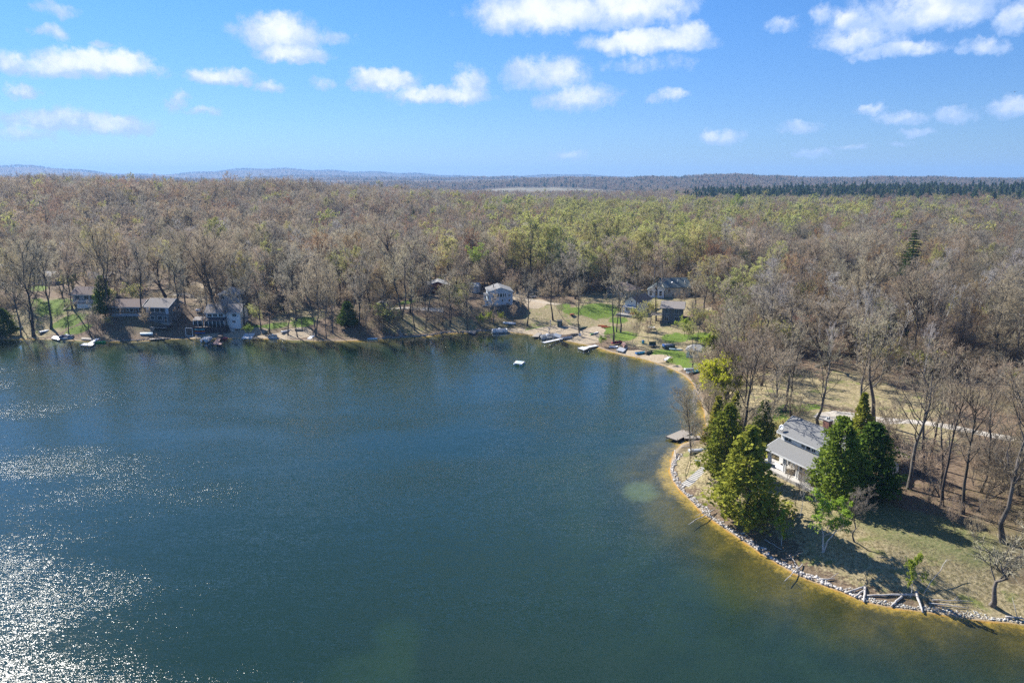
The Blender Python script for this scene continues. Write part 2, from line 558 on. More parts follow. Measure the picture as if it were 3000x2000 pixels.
c = t.mix(t.smooth(t.m('ADD', lawn_m, t.m('MULTIPLY', nb, 2.6)), 0.42, 0.8), c, lawn)
c = t.mix(t.smooth(t.m('ADD', sand_m, t.m('MULTIPLY', nb, 0.9)), 0.35, 0.6), c, sand)
wet = t.smooth(t.m('ADD', sdv, t.m('MULTIPLY', nb, 1.2)), 0.1, 0.9, 1.0, 0.0)
c = t.mix(t.m('MULTIPLY', wet, 0.75), c, sand)
# beyond the near woods the ground is winter meadow, pale fields and the brown floor of the woods
far_n = t.noise(t.vm('MULTIPLY', pos, (1.0, 0.55, 1.0)), 0.0022, 3, 0.5)
dist = t.vm('LENGTH', pos)
meadow = t.mix(t.smooth(n3, 0.4, 0.6), (0.25, 0.215, 0.15), (0.20, 0.18, 0.115))
gxp, gyp, _ = t.sep(pos)
fq = t.m('ADD', t.m('POWER', t.m('MULTIPLY', t.m('SUBTRACT', gxp, 60.0), 1 / 340.0), 2.0), t.m('POWER', t.m('MULTIPLY', t.m('SUBTRACT', gyp, 2400.0), 1 / 480.0), 2.0))
c = t.mix(t.smooth(t.m('ADD', fq, t.m('MULTIPLY', t.m('SUBTRACT', far_n, 0.5), 1.5)), 1.05, 0.95), c, meadow)
# lake bed
dd = t.m('ADD', t.m('MULTIPLY', sdv, -1.0), t.m('MULTIPLY', t.m('SUBTRACT', n3, 0.5), 5.0))
weed = t.smooth(t.m('ADD', t.m('MULTIPLY', n1, 0.55), t.m('MULTIPLY', n2, 0.55)), 0.42, 0.66)
weed2 = t.noise(t.vm('MULTIPLY', pos, (1.0, 1.0, 0.0)), 0.13, 5, 0.6)
gold = t.mix(weed, (0.46, 0.26, 0.045), (0.30, 0.17, 0.03))
olive = t.mix(t.smooth(weed2, 0.38, 0.62), (0.13, 0.086, 0.015), (0.036, 0.032, 0.009))
olive = t.mix(t.m('MULTIPLY', weed, 0.7), olive, (0.06, 0.045, 0.011))
deepg = t.mix(t.smooth(weed2, 0.4, 0.62), (0.026, 0.042, 0.024), (0.014, 0.029, 0.02))
deep = t.mix(t.smooth(n3, 0.35, 0.65), (0.014, 0.034, 0.028), (0.012, 0.029, 0.028))
bedc = t.mix(t.smooth(t.m('ADD', dd, t.m('MULTIPLY', nb, 4.5)), 0.3, 2.6), gold, olive)
bedc = t.mix(t.smooth(dd, 4.0, 15.0), bedc, deepg)
bedc = t.mix(t.smooth(dd, 19.0, 46.0), bedc, deep)
sx, sy, sz = t.sep(pos)
SHOALS = [(1060, 1900, 170, 160), (1150, 1760, 90, 80), (1870, 1455, 55, 30), (590, 1040, 60, 10), (140, 1020, 60, 12), (880, 1010, 60, 10), (760, 1990, 160, 60)]
for (u, v, hu, hv) in SHOALS:
    x0, y0 = flat(u, v, -2)
    x1, _ = flat(u + hu, v, -2)
    _, y1 = flat(u, v - hv, -2)
    q = t.m('ADD', t.m('POWER', t.m('MULTIPLY', t.m('SUBTRACT', sx, x0), 1 / (x1 - x0)), 2.0), t.m('POWER', t.m('MULTIPLY', t.m('SUBTRACT', sy, y0), 1 / (y1 - y0)), 2.0))
    f = t.m('MULTIPLY', t.smooth(t.m('ADD', q, t.m('MULTIPLY', t.m('SUBTRACT', weed2, 0.5), 2.6)), 1.3, 0.0), 0.8)
    bedc = t.mix(f, bedc, (0.16, 0.16, 0.07))
c = t.mix(t.smooth(sdv, -0.5, 0.05), bedc, c)
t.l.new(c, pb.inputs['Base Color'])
pb.inputs['Roughness'].default_value = 0.95
pb.inputs['Specular IOR Level'].default_value = 0.15
bn = t.node('ShaderNodeBump')
bn.inputs['Strength'].default_value = 0.5
bn.inputs['Distance'].default_value = 0.25
t.l.new(t.m('ADD', n2, t.m('MULTIPLY', n1, 1.5)), bn.inputs['Height'])
t.l.new(bn.outputs[0], pb.inputs['Normal'])
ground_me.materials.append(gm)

# ------------------------------------------------------------------ water
bm = bmesh.new()
bmesh.ops.create_cube(bm, size=1)
bmesh.ops.transform(bm, matrix=Matrix.Translation((-420, -90, -4.95)) @ Matrix.Diagonal((1360, 1020, 9.9, 1)), verts=bm.verts)
wme = bpy.data.meshes.new('lake_water')
bm.to_mesh(wme)
bm.free()
lake = tag(link('lake_water', wme), kind='structure')
wm = bpy.data.materials.new('lake_water')
wm.use_nodes = True
t = NT(wm.node_tree)
t.n.remove(t.n['Principled BSDF'])
pos = t.node('ShaderNodeNewGeometry').outputs['Position']
px_, py_, _ = t.sep(pos)
big = t.noise(pos, 0.012, 4, 0.55)
gust = t.noise(t.vm('MULTIPLY', pos, (1.0, 1.6, 1.0)), 0.035, 5, 0.6)
# wind comes over the open lake on the left; the bay under the trees lies calm
x_c, y_c = flat(1650, 1000)
lee = t.smooth(t.m('ADD', t.m('ADD', t.m('MULTIPLY', px_, 0.55), t.m('MULTIPLY', py_, 0.45)), t.m('MULTIPLY', t.m('SUBTRACT', big, 0.5), 60.0)), 60.0, 128.0)
lee = t.m('MAXIMUM', lee, t.smooth(t.m('ADD', py_, t.m('MULTIPLY', t.m('SUBTRACT', big, 0.5), 30.0)), 190.0, 235.0))
lanes = t.smooth(t.noise(t.vm('MULTIPLY', pos, (0.35, 1.5, 1.0)), 0.02, 4, 0.55), 0.38, 0.62, 0.5, 1.25)
wind = t.m('MULTIPLY', lanes, t.m('MULTIPLY', t.m('SUBTRACT', 1.0, t.m('MULTIPLY', lee, 0.95)), t.smooth(gust, 0.3, 0.7, 0.6, 1.35)))


def wave(scale, stretch, amp, detail=3):
    v = t.vm('MULTIPLY', pos, stretch)
    nn = t.noise(v, scale, detail, 0.6, 0.3, color=True)
    return t.vm('SCALE', t.vm('SUBTRACT', nn, (0.5, 0.5, 0.5)), s=amp)


sl = t.vm('ADD', t.vm('ADD', wave(0.7, (0.4, 1.7, 1.0), 0.20), wave(2.6, (0.5, 1.3, 1.0), 0.45)), wave(8.0, (0.7, 1.2, 1.0), 1.0))
slx, sly, _ = t.sep(t.vm('SCALE', sl, s=wind))
nrm = t.vm('NORMALIZE', t.comb(slx, sly, 1.0))
inc = t.node('ShaderNodeNewGeometry').outputs['Incoming']
cosi = t.m('ABSOLUTE', t.vm('DOT_PRODUCT', nrm, inc))
fr = t.m('ADD', 0.028, t.m('MULTIPLY', t.m('POWER', t.m('SUBTRACT', 1.0, cosi, clamp=True), 4.6), 0.972))
gl = t.node('ShaderNodeBsdfGlossy')
gl.inputs['Roughness'].default_value = 0.07
gl.inputs['Color'].default_value = (1, 1, 1, 1)
t.l.new(nrm, gl.inputs['Normal'])
tr = t.node('ShaderNodeBsdfTransparent')
tr.inputs[0].default_value = (0.88, 0.97, 0.93, 1)
mx = t.node('ShaderNodeMixShader')
t.l.new(fr, mx.inputs[0])
t.l.new(tr.outputs[0], mx.inputs[1])
t.l.new(gl.outputs[0], mx.inputs[2])
t.l.new(mx.outputs[0], t.n['Material Output'].inputs[0])
# the water itself: green-blue scattering and absorption, so the bed fades with depth
vs_ = t.node('ShaderNodeVolumeScatter')
vs_.inputs['Color'].default_value = (0.046, 0.080, 0.070, 1)
vs_.inputs['Density'].default_value = 0.15
va_ = t.node('ShaderNodeVolumeAbsorption')
va_.inputs['Color'].default_value = (0.22, 0.42, 0.30, 1)
va_.inputs['Density'].default_value = 0.12
ad_ = t.node('ShaderNodeAddShader')
t.l.new(vs_.outputs[0], ad_.inputs[0])
t.l.new(va_.outputs[0], ad_.inputs[1])
t.l.new(ad_.outputs[0], t.n['Material Output'].inputs['Volume'])
wme.materials.append(wm)

# ------------------------------------------------------------------ the air: distance fades to blue
bm = bmesh.new()
bmesh.ops.create_cube(bm, size=1)
hme = bpy.data.meshes.new('haze')
bm.to_mesh(hme)
bm.free()
haze = tag(link('haze', hme), kind='stuff')
haze.scale = (27000, 16800, 320)
haze.location = (0, 5600, 320 / 2 - 11.5)
hm = bpy.data.materials.new('haze')
hm.use_nodes = True
t = NT(hm.node_tree)
t.n.remove(t.n['Principled BSDF'])
pv = t.node('ShaderNodeVolumePrincipled')
pv.inputs['Color'].default_value = (0.30, 0.57, 1.0, 1)
pv.inputs['Density'].default_value = 0.000095
pv.inputs['Anisotropy'].default_value = 0.1
t.l.new(pv.outputs[0], t.n['Material Output'].inputs['Volume'])
hme.materials.append(hm)


# ------------------------------------------------------------------ trees: shapes
def nrmz(a):
    return a / np.maximum(np.linalg.norm(a, axis=-1, keepdims=True), 1e-9)


def perp(d, g):
    r_ = nrmz(g.normal(size=d.shape))
    return nrmz(r_ - d * (r_ * d).sum(-1, keepdims=True))


def tubes(P, rad, sides):
    """P (n,k,3) polylines, rad (n,k) -> quads"""
    n, k, _ = P.shape
    T = np.gradient(P, axis=1)
    T = nrmz(T)
    ref = np.where(np.abs(T[..., 2:3]) > 0.9, np.array([1., 0, 0]), np.array([0., 0, 1.]))
    A = nrmz(np.cross(T, ref))
    B = np.cross(T, A)
    ang = np.arange(sides) / sides * 2 * math.pi
    V = P[:, :, None, :] + rad[:, :, None, None] * (A[:, :, None, :] * np.cos(ang)[None, None, :, None] + B[:, :, None, :] * np.sin(ang)[None, None, :, None])
    idx = np.arange(n * k * sides).reshape(n, k, sides)
    nxt = np.roll(idx, -1, axis=2)
    Fq = np.stack([idx[:, :-1], nxt[:, :-1], nxt[:, 1:], idx[:, 1:]], -1).reshape(-1, 4)
    return V.reshape(-1, 3), Fq


def ribbons(S, Eo, wd, g):
    d = nrmz(Eo - S)
    s = perp(d, g) * wd[:, None] * 0.5
    V = np.stack([S - s, S + s, Eo + s * 0.25, Eo - s * 0.25], 1).reshape(-1, 3)
    return V, np.arange(len(V)).reshape(-1, 4)


def leaves(C, size, g, flat_=0.0, up=None):
    a = nrmz(g.normal(size=C.shape))
    if up is not None:
        a = nrmz(a * (1 - flat_) + up * flat_)
    b = perp(a, g)
    sa_, sb = a * size[:, None] * 0.5, b * size[:, None] * 0.35
    V = np.stack([C - sa_, C + sb, C + sa_, C - sb], 1).reshape(-1, 3)
    return V, np.arange(len(V)).reshape(-1, 4)


def spawn(P, n, tlo, thi, ang, length, g, k, up=0.25, jit=0.25, droop=0.0):
    """children of polylines P (m,kp,3): n each"""
    m, kp, _ = P.shape
    tt = np.sort(g.uniform(tlo, thi, (m, n)), axis=1) * (kp - 1)
    i0 = np.clip(tt.astype(int), 0, kp - 2)
    fr = (tt - i0)[..., None]
    r = np.arange(m)[:, None]
    base = P[r, i0] * (1 - fr) + P[r, i0 + 1] * fr
    T = nrmz(P[r, i0 + 1] - P[r, i0])
    d = nrmz(T * np.cos(ang) + perp(T, g) * np.sin(ang) * (1 + jit * g.normal(size=(m, n, 1))) + np.array([0, 0, up]))
    plen = np.linalg.norm(P[:, -1] - P[:, 0], axis=1)[:, None]
    ln = (length * plen * (1.15 - 0.5 * tt / (kp - 1)) * g.uniform(0.7, 1.25, (m, n)))[..., None]
    pts = [base]
    cur, dd = base, d
    for _ in range(k - 1):
        dd = nrmz(dd + g.normal(size=dd.shape) * 0.16 + np.array([0, 0, up * 0.35 - droop]))
        cur = cur + dd * ln / (k - 1)
        pts.append(cur)
    return np.stack(pts, 2).reshape(m * n, k, 3), tt.reshape(-1)


def deciduous(seed, H=18., fork=False, spread=1.0, crown0=0.32, n1=15, n2=8, n3=8, n4=4, tw=0.045, leaf=None, droop=0.0, lean=0.0, trunk_r=0.26, twist=1.0, l1=0.42, ang1=0.95, up1=0.42):
    """returns trunk (V,F) , crown (V,F,midx) : branches, twigs and optionally buds or young leaves"""
    g = np.random.default_rng(seed)
    stems = 2 if fork else 1
    tr = []
    for s in range(stems):
        k = 9
        z = np.linspace(0, 0.88 * H, k)
        off = np.cumsum(g.normal(size=(k, 2)) * 0.16 * twist, axis=0)
        off[0] = 0
        if fork:
            a = s * math.pi + 0.5
            off += np.outer(np.maximum(z / H - 0.12, 0) * H * 0.22, [math.cos(a), math.sin(a)])
        off[:, 0] += lean * z
        tr.append(np.column_stack([off, z]))
    T = np.stack(tr)
    prof = np.linspace(1, 0.16, 9) ** 1.1
    prof[0] *= 1.35
    TV, TF = tubes(T, np.tile(prof * trunk_r * (0.75 if fork else 1), (stems, 1)), 7)
    L1, t1 = spawn(T, n1 // stems, crown0, 0.98, ang1, l1 * spread, g, 6, up=up1)
    # rounder crown: shorten the limbs toward the top
    L2, _ = spawn(L1, n2, 0.22, 1.0, 0.75, 0.44, g, 4, up=0.22, droop=droop * 0.5)
    L3, _ = spawn(L2, n3, 0.1, 1.0, 0.7, 0.5, g, 3, up=0.15, droop=droop)
    V1, F1 = tubes(L1, np.linspace(1, 0.3, 6)[None] * trunk_r * 0.36 * (1.1 - 0.6 * (t1 / 8))[:, None], 5)
    V2, F2 = tubes(L2, np.tile(np.linspace(1, 0.35, 4) * trunk_r * 0.115, (len(L2), 1)), 3)
    S3, E3 = L3[:, :-1].reshape(-1, 3), L3[:, 1:].reshape(-1, 3)
    V3, F3 = ribbons(S3, E3, np.full(len(S3), tw * 1.25), g)
    L4, _ = spawn(L3, n4, 0.15, 1.0, 0.7, 0.62 if droop == 0 else 1.5, g, 2, up=0.12 - droop * 1.4)
    V4, F4 = ribbons(L4[:, 0], L4[:, 1], np.full(len(L4), tw), g)
    Vs, Fs, Ms, off = [], [], [], 0
    for V, Fq, mi in ((V1, F1, 0), (V2, F2, 0), (V3, F3, 1), (V4, F4, 1)):
        Vs.append(V)
        Fs.append(Fq + off)
        Ms.append(np.full(len(Fq), mi))
        off += len(V)
    if leaf:
        n, size = leaf
        pick = g.integers(0, len(L4), n)
        f = g.uniform(0.2, 1.05, (n, 1))
        C = L4[pick, 0] * (1 - f) + L4[pick, 1] * f + g.normal(size=(n, 3)) * 0.08
        V5, F5 = leaves(C, g.uniform(0.6, 1.3, n) * size, g)
        Vs.append(V5)
        Fs.append(F5 + off)
        Ms.append(np.full(len(F5), 2))
    return (TV, TF), (np.concatenate(Vs), np.concatenate(Fs), np.concatenate(Ms))


def cedar(seed, H=12., Rm=2.6, n=5200, base=0.06, size=0.42, power=0.85, lump=0.22, clumps=240, gap=0.0):
    g = np.random.default_rng(seed)
    k = 7
    T = np.column_stack([np.cumsum(g.normal(size=(k, 2)) * 0.05, 0), np.linspace(0, H * 0.97, k)])[None]
    TV, TF = tubes(T, np.linspace(0.2, 0.02, k)[None], 6)
    tc = base + (1 - base) * g.uniform(0, 1, clumps) ** 1.25
    prof = (1 - tc) ** power * np.clip((tc - base) / 0.16 + 0.45, 0, 1)
    a = g.uniform(0, 2 * math.pi, clumps)
    ph = g.uniform(0, 6.28, 4)
    lobes = 1 + lump * (np.sin(3 * a + ph[0] + tc * 9) * 0.6 + np.sin(5 * a + ph[1] - tc * 14) * 0.5)
    rr = Rm * prof * lobes * np.sqrt(g.uniform(0.3, 1.25, clumps))
    C = np.column_stack([np.cos(a) * rr, np.sin(a) * rr, tc * H])
    keep = g.uniform(0, 1, clumps) > gap
    C, prof = C[keep], prof[keep]
    per = n // len(C)
    sig = (0.12 + 0.20 * prof) * Rm / 2.2 * g.uniform(.7, 1.3, len(C))
    P = np.repeat(C, per, 0) + g.normal(size=(len(C) * per, 3)) * np.repeat(sig, per)[:, None] * np.array([1, 1, 1.25])
    P[:, 2] = np.clip(P[:, 2], H * base * 0.6, H * 1.01)
    outw = nrmz(np.column_stack([P[:, 0], P[:, 1], np.full(len(P), 0.9)]))
    V, Fq = leaves(P, (0.45 + 1.1 * g.uniform(0, 1, len(P)) ** 2) * size, g, 0.45, outw)
    # boughs from the trunk to the clumps
    S = np.column_stack([C[:, 0] * 0, C[:, 1] * 0, C[:, 2] - 0.25 * np.hypot(C[:, 0], C[:, 1])])
    VB, FB = ribbons(S, C, np.full(len(C), 0.05), g)
    return (TV, TF), (np.concatenate([VB, V]), np.concatenate([FB, Fq + len(VB)]), np.concatenate([np.zeros(len(FB)), np.full(len(Fq), 2)]))


def spruce(seed, H=20., Rm=3.2, whorls=22, size=0.55, power=0.9, base=0.1, per=14):
    g = np.random.default_rng(seed)
    T = np.column_stack([np.zeros((6, 2)), np.linspace(0, H, 6)])[None]
    TV, TF = tubes(T, np.linspace(0.26, 0.015, 6)[None], 6)
    Cs, Ds, S, Eo = [], [], [], []
    for wv_ in range(whorls):
        tz = base + (1 - base) * (wv_ + g.uniform(-.3, .3)) / whorls
        r = Rm * (1 - tz) ** power * g.uniform(0.75, 1.15) + 0.12
        nb_ = max(4, int(9 * (1 - tz) + 4))
        for a in np.arange(nb_) / nb_ * 6.283 + g.uniform(0, 6.28):
            a += g.normal() * 0.12
            rl = r * g.uniform(0.65, 1.15)
            d = np.array([math.cos(a), math.sin(a), 0.05])
            s0 = np.array([0, 0, tz * H])
            e0 = s0 + d * rl + np.array([0, 0, -0.22 * rl])
            S.append(s0)
            Eo.append(e0)
            f = g.uniform(0.15, 1.05, per)[:, None]
            C = s0 + (e0 - s0) * f + g.normal(size=(per, 3)) * np.array([0.16, 0.16, 0.08]) * (0.5 + rl / 3)
            C[:, 2] += 0.12 * rl * (f[:, 0] - 0.5) ** 2
            Cs.append(C)
            Ds.append(np.tile(d + np.array([0, 0, -0.1]), (per, 1)))
    P, Dn = np.concatenate(Cs), nrmz(np.concatenate(Ds))
    V, Fq = leaves(P, g.uniform(0.6, 1.3, len(P)) * size, g, 0.55, Dn)
    VB, FB = ribbons(np.array(S), np.array(Eo), np.full(len(S), 0.06), g)
    return (TV, TF), (np.concatenate([VB, V]), np.concatenate([FB, Fq + len(VB)]), np.concatenate([np.zeros(len(FB)), np.full(len(Fq), 2)]))


BARK = mat('bark_grey', (0.165, 0.145, 0.125), 0.9, 0.25, 2.5, rnd=0.22, spec=0.2, stretch=(1, 1, 0.3))
BARKD = mat('bark_dark', (0.095, 0.08, 0.067), 0.9, 0.25, 2.5, rnd=0.2, spec=0.2, stretch=(1, 1, 0.3))
BARKW = mat('bark_white', (0.66, 0.64, 0.60), 0.8, 0.15, 1.6, rnd=0.06, spec=0.3, col2=(0.34, 0.32, 0.29), stretch=(1, 1, 2.2))
TWIG = leafmat('twig_grey', (0.43, 0.385, 0.305), (0.27, 0.24, 0.19), 0.3, 0.48)
TWIGB = leafmat('twig_brown', (0.48, 0.395, 0.28), (0.31, 0.25, 0.175), 0.28, 0.48)
TWIGR = leafmat('twig_russet', (0.45, 0.325, 0.215), (0.31, 0.22, 0.145), 0.25, 0.48)
TWIGT = leafmat('twig_tan', (0.56, 0.485, 0.345), (0.39, 0.33, 0.23), 0.22, 0.48)
TWIGW = leafmat('twig_pale', (0.56, 0.52, 0.47), (0.42, 0.38, 0.34), 0.12, 0.42)
BUDY = leafmat('bud_yellow_green', (0.60, 0.57, 0.20), (0.46, 0.47, 0.14), 0.2, .45)
BUDR = leafmat('bud_russet', (0.46, 0.26, 0.12), (0.36, 0.19, 0.085), 0.2, .45)
BUDG = leafmat('leaf_fresh_green', (0.43, 0.53, 0.07), (0.31, 0.42, 0.05), 0.12, .45)
BUDT = leafmat('bud_tan', (0.50, 0.38, 0.19), (0.38, 0.29, 0.13), 0.18, .45)
WILL = leafmat('leaf_willow', (0.62, 0.60, 0.05), (0.48, 0.50, 0.04), 0.05, .45)
CEDY = leafmat('needle_cedar_yellow', (0.42, 0.39, 0.065), (0.22, 0.225, 0.038), 0.08, 0.4)
CEDG = leafmat('needle_cedar_green', (0.30, 0.345, 0.05), (0.14, 0.185, 0.03), 0.08, 0.4)
SPRU = leafmat('needle_spruce', (0.085, 0.145, 0.03), (0.05, 0.09, 0.025), 0.15, 0.25)
PINE = leafmat('needle_pine', (0.13, 0.165, 0.05), (0.08, 0.11, 0.04), 0.15, 0.3)
PURP = leafmat('twig_purple', (0.25, 0.14, 0.15), (0.17, 0.11, 0.105), 0.15, 0.2)

PROTO = {}


def proto(key, shape, mats):
    (TV, TF), (CV, CF, CM) = shape
    tm = mesh_np('trunk', TV, TF, (mats[0],), smooth=True)
    cm = mesh_np('crown', CV, CF, mats, CM)
    PROTO[key] = (tm, cm, float(TV[:, 2].max()), (TV, TF, CV, CF, CM, mats))


def joined(key):
    """one mesh with trunk and crown, for the woods that read as one mass"""
    TV, TF, CV, CF, CM, mats = PROTO[key][3]
    me = mesh_np('tree_mass', np.concatenate([TV, CV]), np.concatenate([TF, CF + len(TV)]), mats, np.concatenate([np.zeros(len(TF)), CM]))
    o = bpy.data.objects.new('tree_mass', me)
    return o


for i in range(7):
    proto('bare%d' % i, deciduous(100 + i, 18., fork=(i == 3), spread=(1.0, 1.15, 0.9, 1.0, 1.2, 1.1, 1.05)[i], crown0=(.26, .2, .34, .24, .18, .24, .3)[i], l1=.46, ang1=(1.05, 1.15, .95, 1.0, 1.2, 1.1, 1.05)[i], up1=(.32, .26, .4, .36, .22, .28, .32)[i]),
          ((BARKD, BARK)[i % 2], (TWIG, TWIGB, TWIG, TWIGT, TWIGB, TWIGT, TWIGW)[i]))
for i in range(2):
    proto('oak%d' % i, deciduous(130 + i, 16., spread=1.5, crown0=0.2, n1=14, trunk_r=0.42, twist=2.6, l1=0.46), (BARKD, TWIGB))
for i in range(2):
    proto('bud%d' % i, deciduous(140 + i, 17., spread=1.1, crown0=0.25, n3=7, n4=3, leaf=(4500, 0.25)), (BARK, TWIGB, BUDY))
for i in range(2):
    proto('rust%d' % i, deciduous(150 + i, 16., spread=1.1, crown0=0.3, n3=7, n4=3, leaf=(2600, 0.2)), (BARK, TWIGR, (BUDR, BUDT)[i]))
for i in range(2):
    proto('fresh%d' % i, deciduous(160 + i, 15., spread=1.1, crown0=0.22, n3=6, n4=3, leaf=(3600, 0.26)), (BARK, TWIG, BUDG))
for i in range(2):
    proto('birch%d' % i, deciduous(170 + i, 17., spread=0.75, crown0=0.42, n1=13, n2=7, n3=6, n4=3, trunk_r=0.2, fork=(i == 1)), (BARKW, TWIGW))
for i in range(4):
    proto('sparse%d' % i, deciduous(175 + i, 17., spread=(.85, .95, 1.1, 1.0)[i], crown0=.34, n1=12, n2=6, n3=5, n4=3, tw=.04, trunk_r=.22, twist=1.0), ((BARKD, BARK)[i % 2], (TWIG, TWIGT, TWIGB, TWIGT)[i]))
for i in range(2):
    proto('spruce%d' % i, spruce(180 + i), (BARKD, BARKD, SPRU))
proto('shrub0', deciduous(190, 3., spread=1.9, crown0=0.04, n1=16, n2=5, n3=6, n4=3, tw=0.03, trunk_r=0.05, l1=0.5), (BARK, TWIGB))
proto('shrub1', deciduous(191, 3., spread=1.9, crown0=0.04, n1=16, n2=5, n3=6, n4=3, tw=0.03, trunk_r=0.05, l1=0.5, leaf=(1500, .17)), (BARK, TWIGB, BUDY))
proto('shrub2', deciduous(192, 3., spread=1.9, crown0=0.04, n1=16, n2=5, n3=6, n4=3, tw=0.03, trunk_r=0.05, l1=0.5, leaf=(2200, .19)), (BARK, TWIGB, BUDG))
# lighter versions for the far woods
for i in range(5):
    proto('farbare%d' % i, deciduous(200 + i, 18., spread=(1.0, 1.2, 1.1, 1.2, 1.15)[i], crown0=.28, n1=12, n2=6, n3=5, n4=3, tw=0.09, l1=.46, ang1=1.1, up1=.28), (BARKD, (TWIG, TWIGB, TWIG, TWIGR, TWIGT)[i]))
proto('farbud0', deciduous(210, 17., spread=1.2, crown0=.25, n1=11, n2=5, n3=4, n4=3, tw=0.09, leaf=(1700, .42)), (BARK, TWIGB, BUDY))
proto('farbud1', deciduous(211, 17., spread=1.3, crown0=.25, n1=11, n2=5, n3=4, n4=3, tw=0.09, leaf=(1100, .42)), (BARK, TWIG, BUDY))
proto('farrust0', deciduous(212, 16., spread=1.2, crown0=.3, n1=11, n2=5, n3=4, n4=3, tw=0.09, leaf=(800, .4)), (BARK, TWIGR, BUDR))
proto('farrust1', deciduous(213, 16., spread=1.3, crown0=.3, n1=11, n2=5, n3=4, n4=3, tw=0.09, leaf=(700, .4)), (BARK, TWIGB, BUDT))
proto('farpine0', cedar(220, 20., 3.4, n=900, base=0.3, size=1.3, power=0.55, clumps=90), (BARKD, BARKD, PINE))
proto('farpine1', cedar(221, 22., 3.0, n=900, base=0.35, size=1.3, power=0.6, clumps=90), (BARKD, BARKD, PINE))


def tree(key, loc, height, rz=None, name='bare_tree', label=None, cat='tree', group=None, sx=1.0, tilt=(0, 0)):
    tm, cm, h0, _ = PROTO[key]
    o = empty(name, loc, rz if rz is not None else random.uniform(0, 6.28))
    s = height / h0
    o.scale = (s * sx, s * sx, s)
    if tilt != (0, 0):
        o.rotation_euler = (tilt[0], tilt[1], o.rotation_euler.z)
    link('trunk', tm, o)
    link('crown', cm, o)
    tag(o, label, cat, group)
    return o


CLEAR = []          # (x, y, r): no wild trees here


def clear(p, r):
    CLEAR.append((p[0], p[1], r))


# ------------------------------------------------------------------ building kit (local frame: x along the front, y to the back, z up; the front wall stands on y = 0)
def poly(name, parent, verts, faces, m, smooth=False):
    me = bpy.data.meshes.new(name)
    me.from_pydata([tuple(v) for v in verts], [], faces)
    me.materials.append(m)
    if smooth:
        for p in me.polygons:
            p.use_smooth = True
    bmx = bmesh.new()
    bmx.from_mesh(me)
    bmesh.ops.recalc_face_normals(bmx, faces=bmx.faces)
    bmx.to_mesh(me)
    bmx.free()
    return link(name, me, parent)


BOXF = [(0, 1, 2, 3), (4, 7, 6, 5), (0, 4, 5, 1), (1, 5, 6, 2), (2, 6, 7, 3), (3, 7, 4, 0)]


def boxv(x0, x1, y0, y1, z0, z1):
    return [(x0, y0, z0), (x1, y0, z0), (x1, y1, z0), (x0, y1, z0), (x0, y0, z1), (x1, y0, z1), (x1, y1, z1), (x0, y1, z1)]


def box(name, parent, x0, x1, y0, y1, z0, z1, m):
    return poly(name, parent, boxv(x0, x1, y0, y1, z0, z1), BOXF, m)


def boxes(name, parent, lst, m):
    V, Fc = [], []
    for b in lst:
        o = len(V)
        V += boxv(*b)
        Fc += [tuple(i + o for i in f) for f in BOXF]
    return poly(name, parent, V, Fc, m)


def beam(name, parent, p, q, wd, th, m):
    """straight bar from p to q"""
    p, q = Vector(p), Vector(q)
    d = (q - p)
    L = d.length
    ob = box(name, parent, -wd / 2, wd / 2, 0, L, -th / 2, th / 2, m)
    ob.location = p
    ob.rotation_euler = d.to_track_quat('Y', 'Z').to_euler()
    return ob


def tube(name, parent, pts, rads, m, sides=8, cap=True):
    P = np.array(pts, float)[None]
    V, Fq = tubes(P, np.array(rads, float)[None], sides)
    k = len(pts)
    faces = [tuple(int(i) for i in f) for f in Fq]
    if cap:
        faces += [tuple(range(sides))[::-1], tuple(range((k - 1) * sides, k * sides))]
    return poly(name, parent, V, faces, m, True)


def gable_body(parent, w, d, h, rise, ridge, m, name='wall', y0=0.0, x0=0.0, z0=0.0):
    a, b = x0 - w / 2, x0 + w / 2
    y1 = y0 + d
    if ridge == 'y':
        V = [(a, y0, z0), (b, y0, z0), (b, y0, z0 + h), (x0, y0, z0 + h + rise), (a, y0, z0 + h), (a, y1, z0), (b, y1, z0), (b, y1, z0 + h), (x0, y1, z0 + h + rise), (a, y1, z0 + h)]
        Fc = [(0, 1, 2, 3, 4), (9, 8, 7, 6, 5), (0, 5, 6, 1), (1, 6, 7, 2), (2, 7, 8, 3), (3, 8, 9, 4), (4, 9, 5, 0)]
    else:
        ym = (y0 + y1) / 2
        V = [(a, y0, z0), (a, y1, z0), (a, y1, z0 + h), (a, ym, z0 + h + rise), (a, y0, z0 + h), (b, y0, z0), (b, y1, z0), (b, y1, z0 + h), (b, ym, z0 + h + rise), (b, y0, z0 + h)]
        Fc = [(0, 1, 2, 3, 4), (9, 8, 7, 6, 5), (0, 5, 6, 1), (1, 6, 7, 2), (2, 7, 8, 3), (3, 8, 9, 4), (4, 9, 5, 0)]
    return poly(name, parent, V, Fc, m)


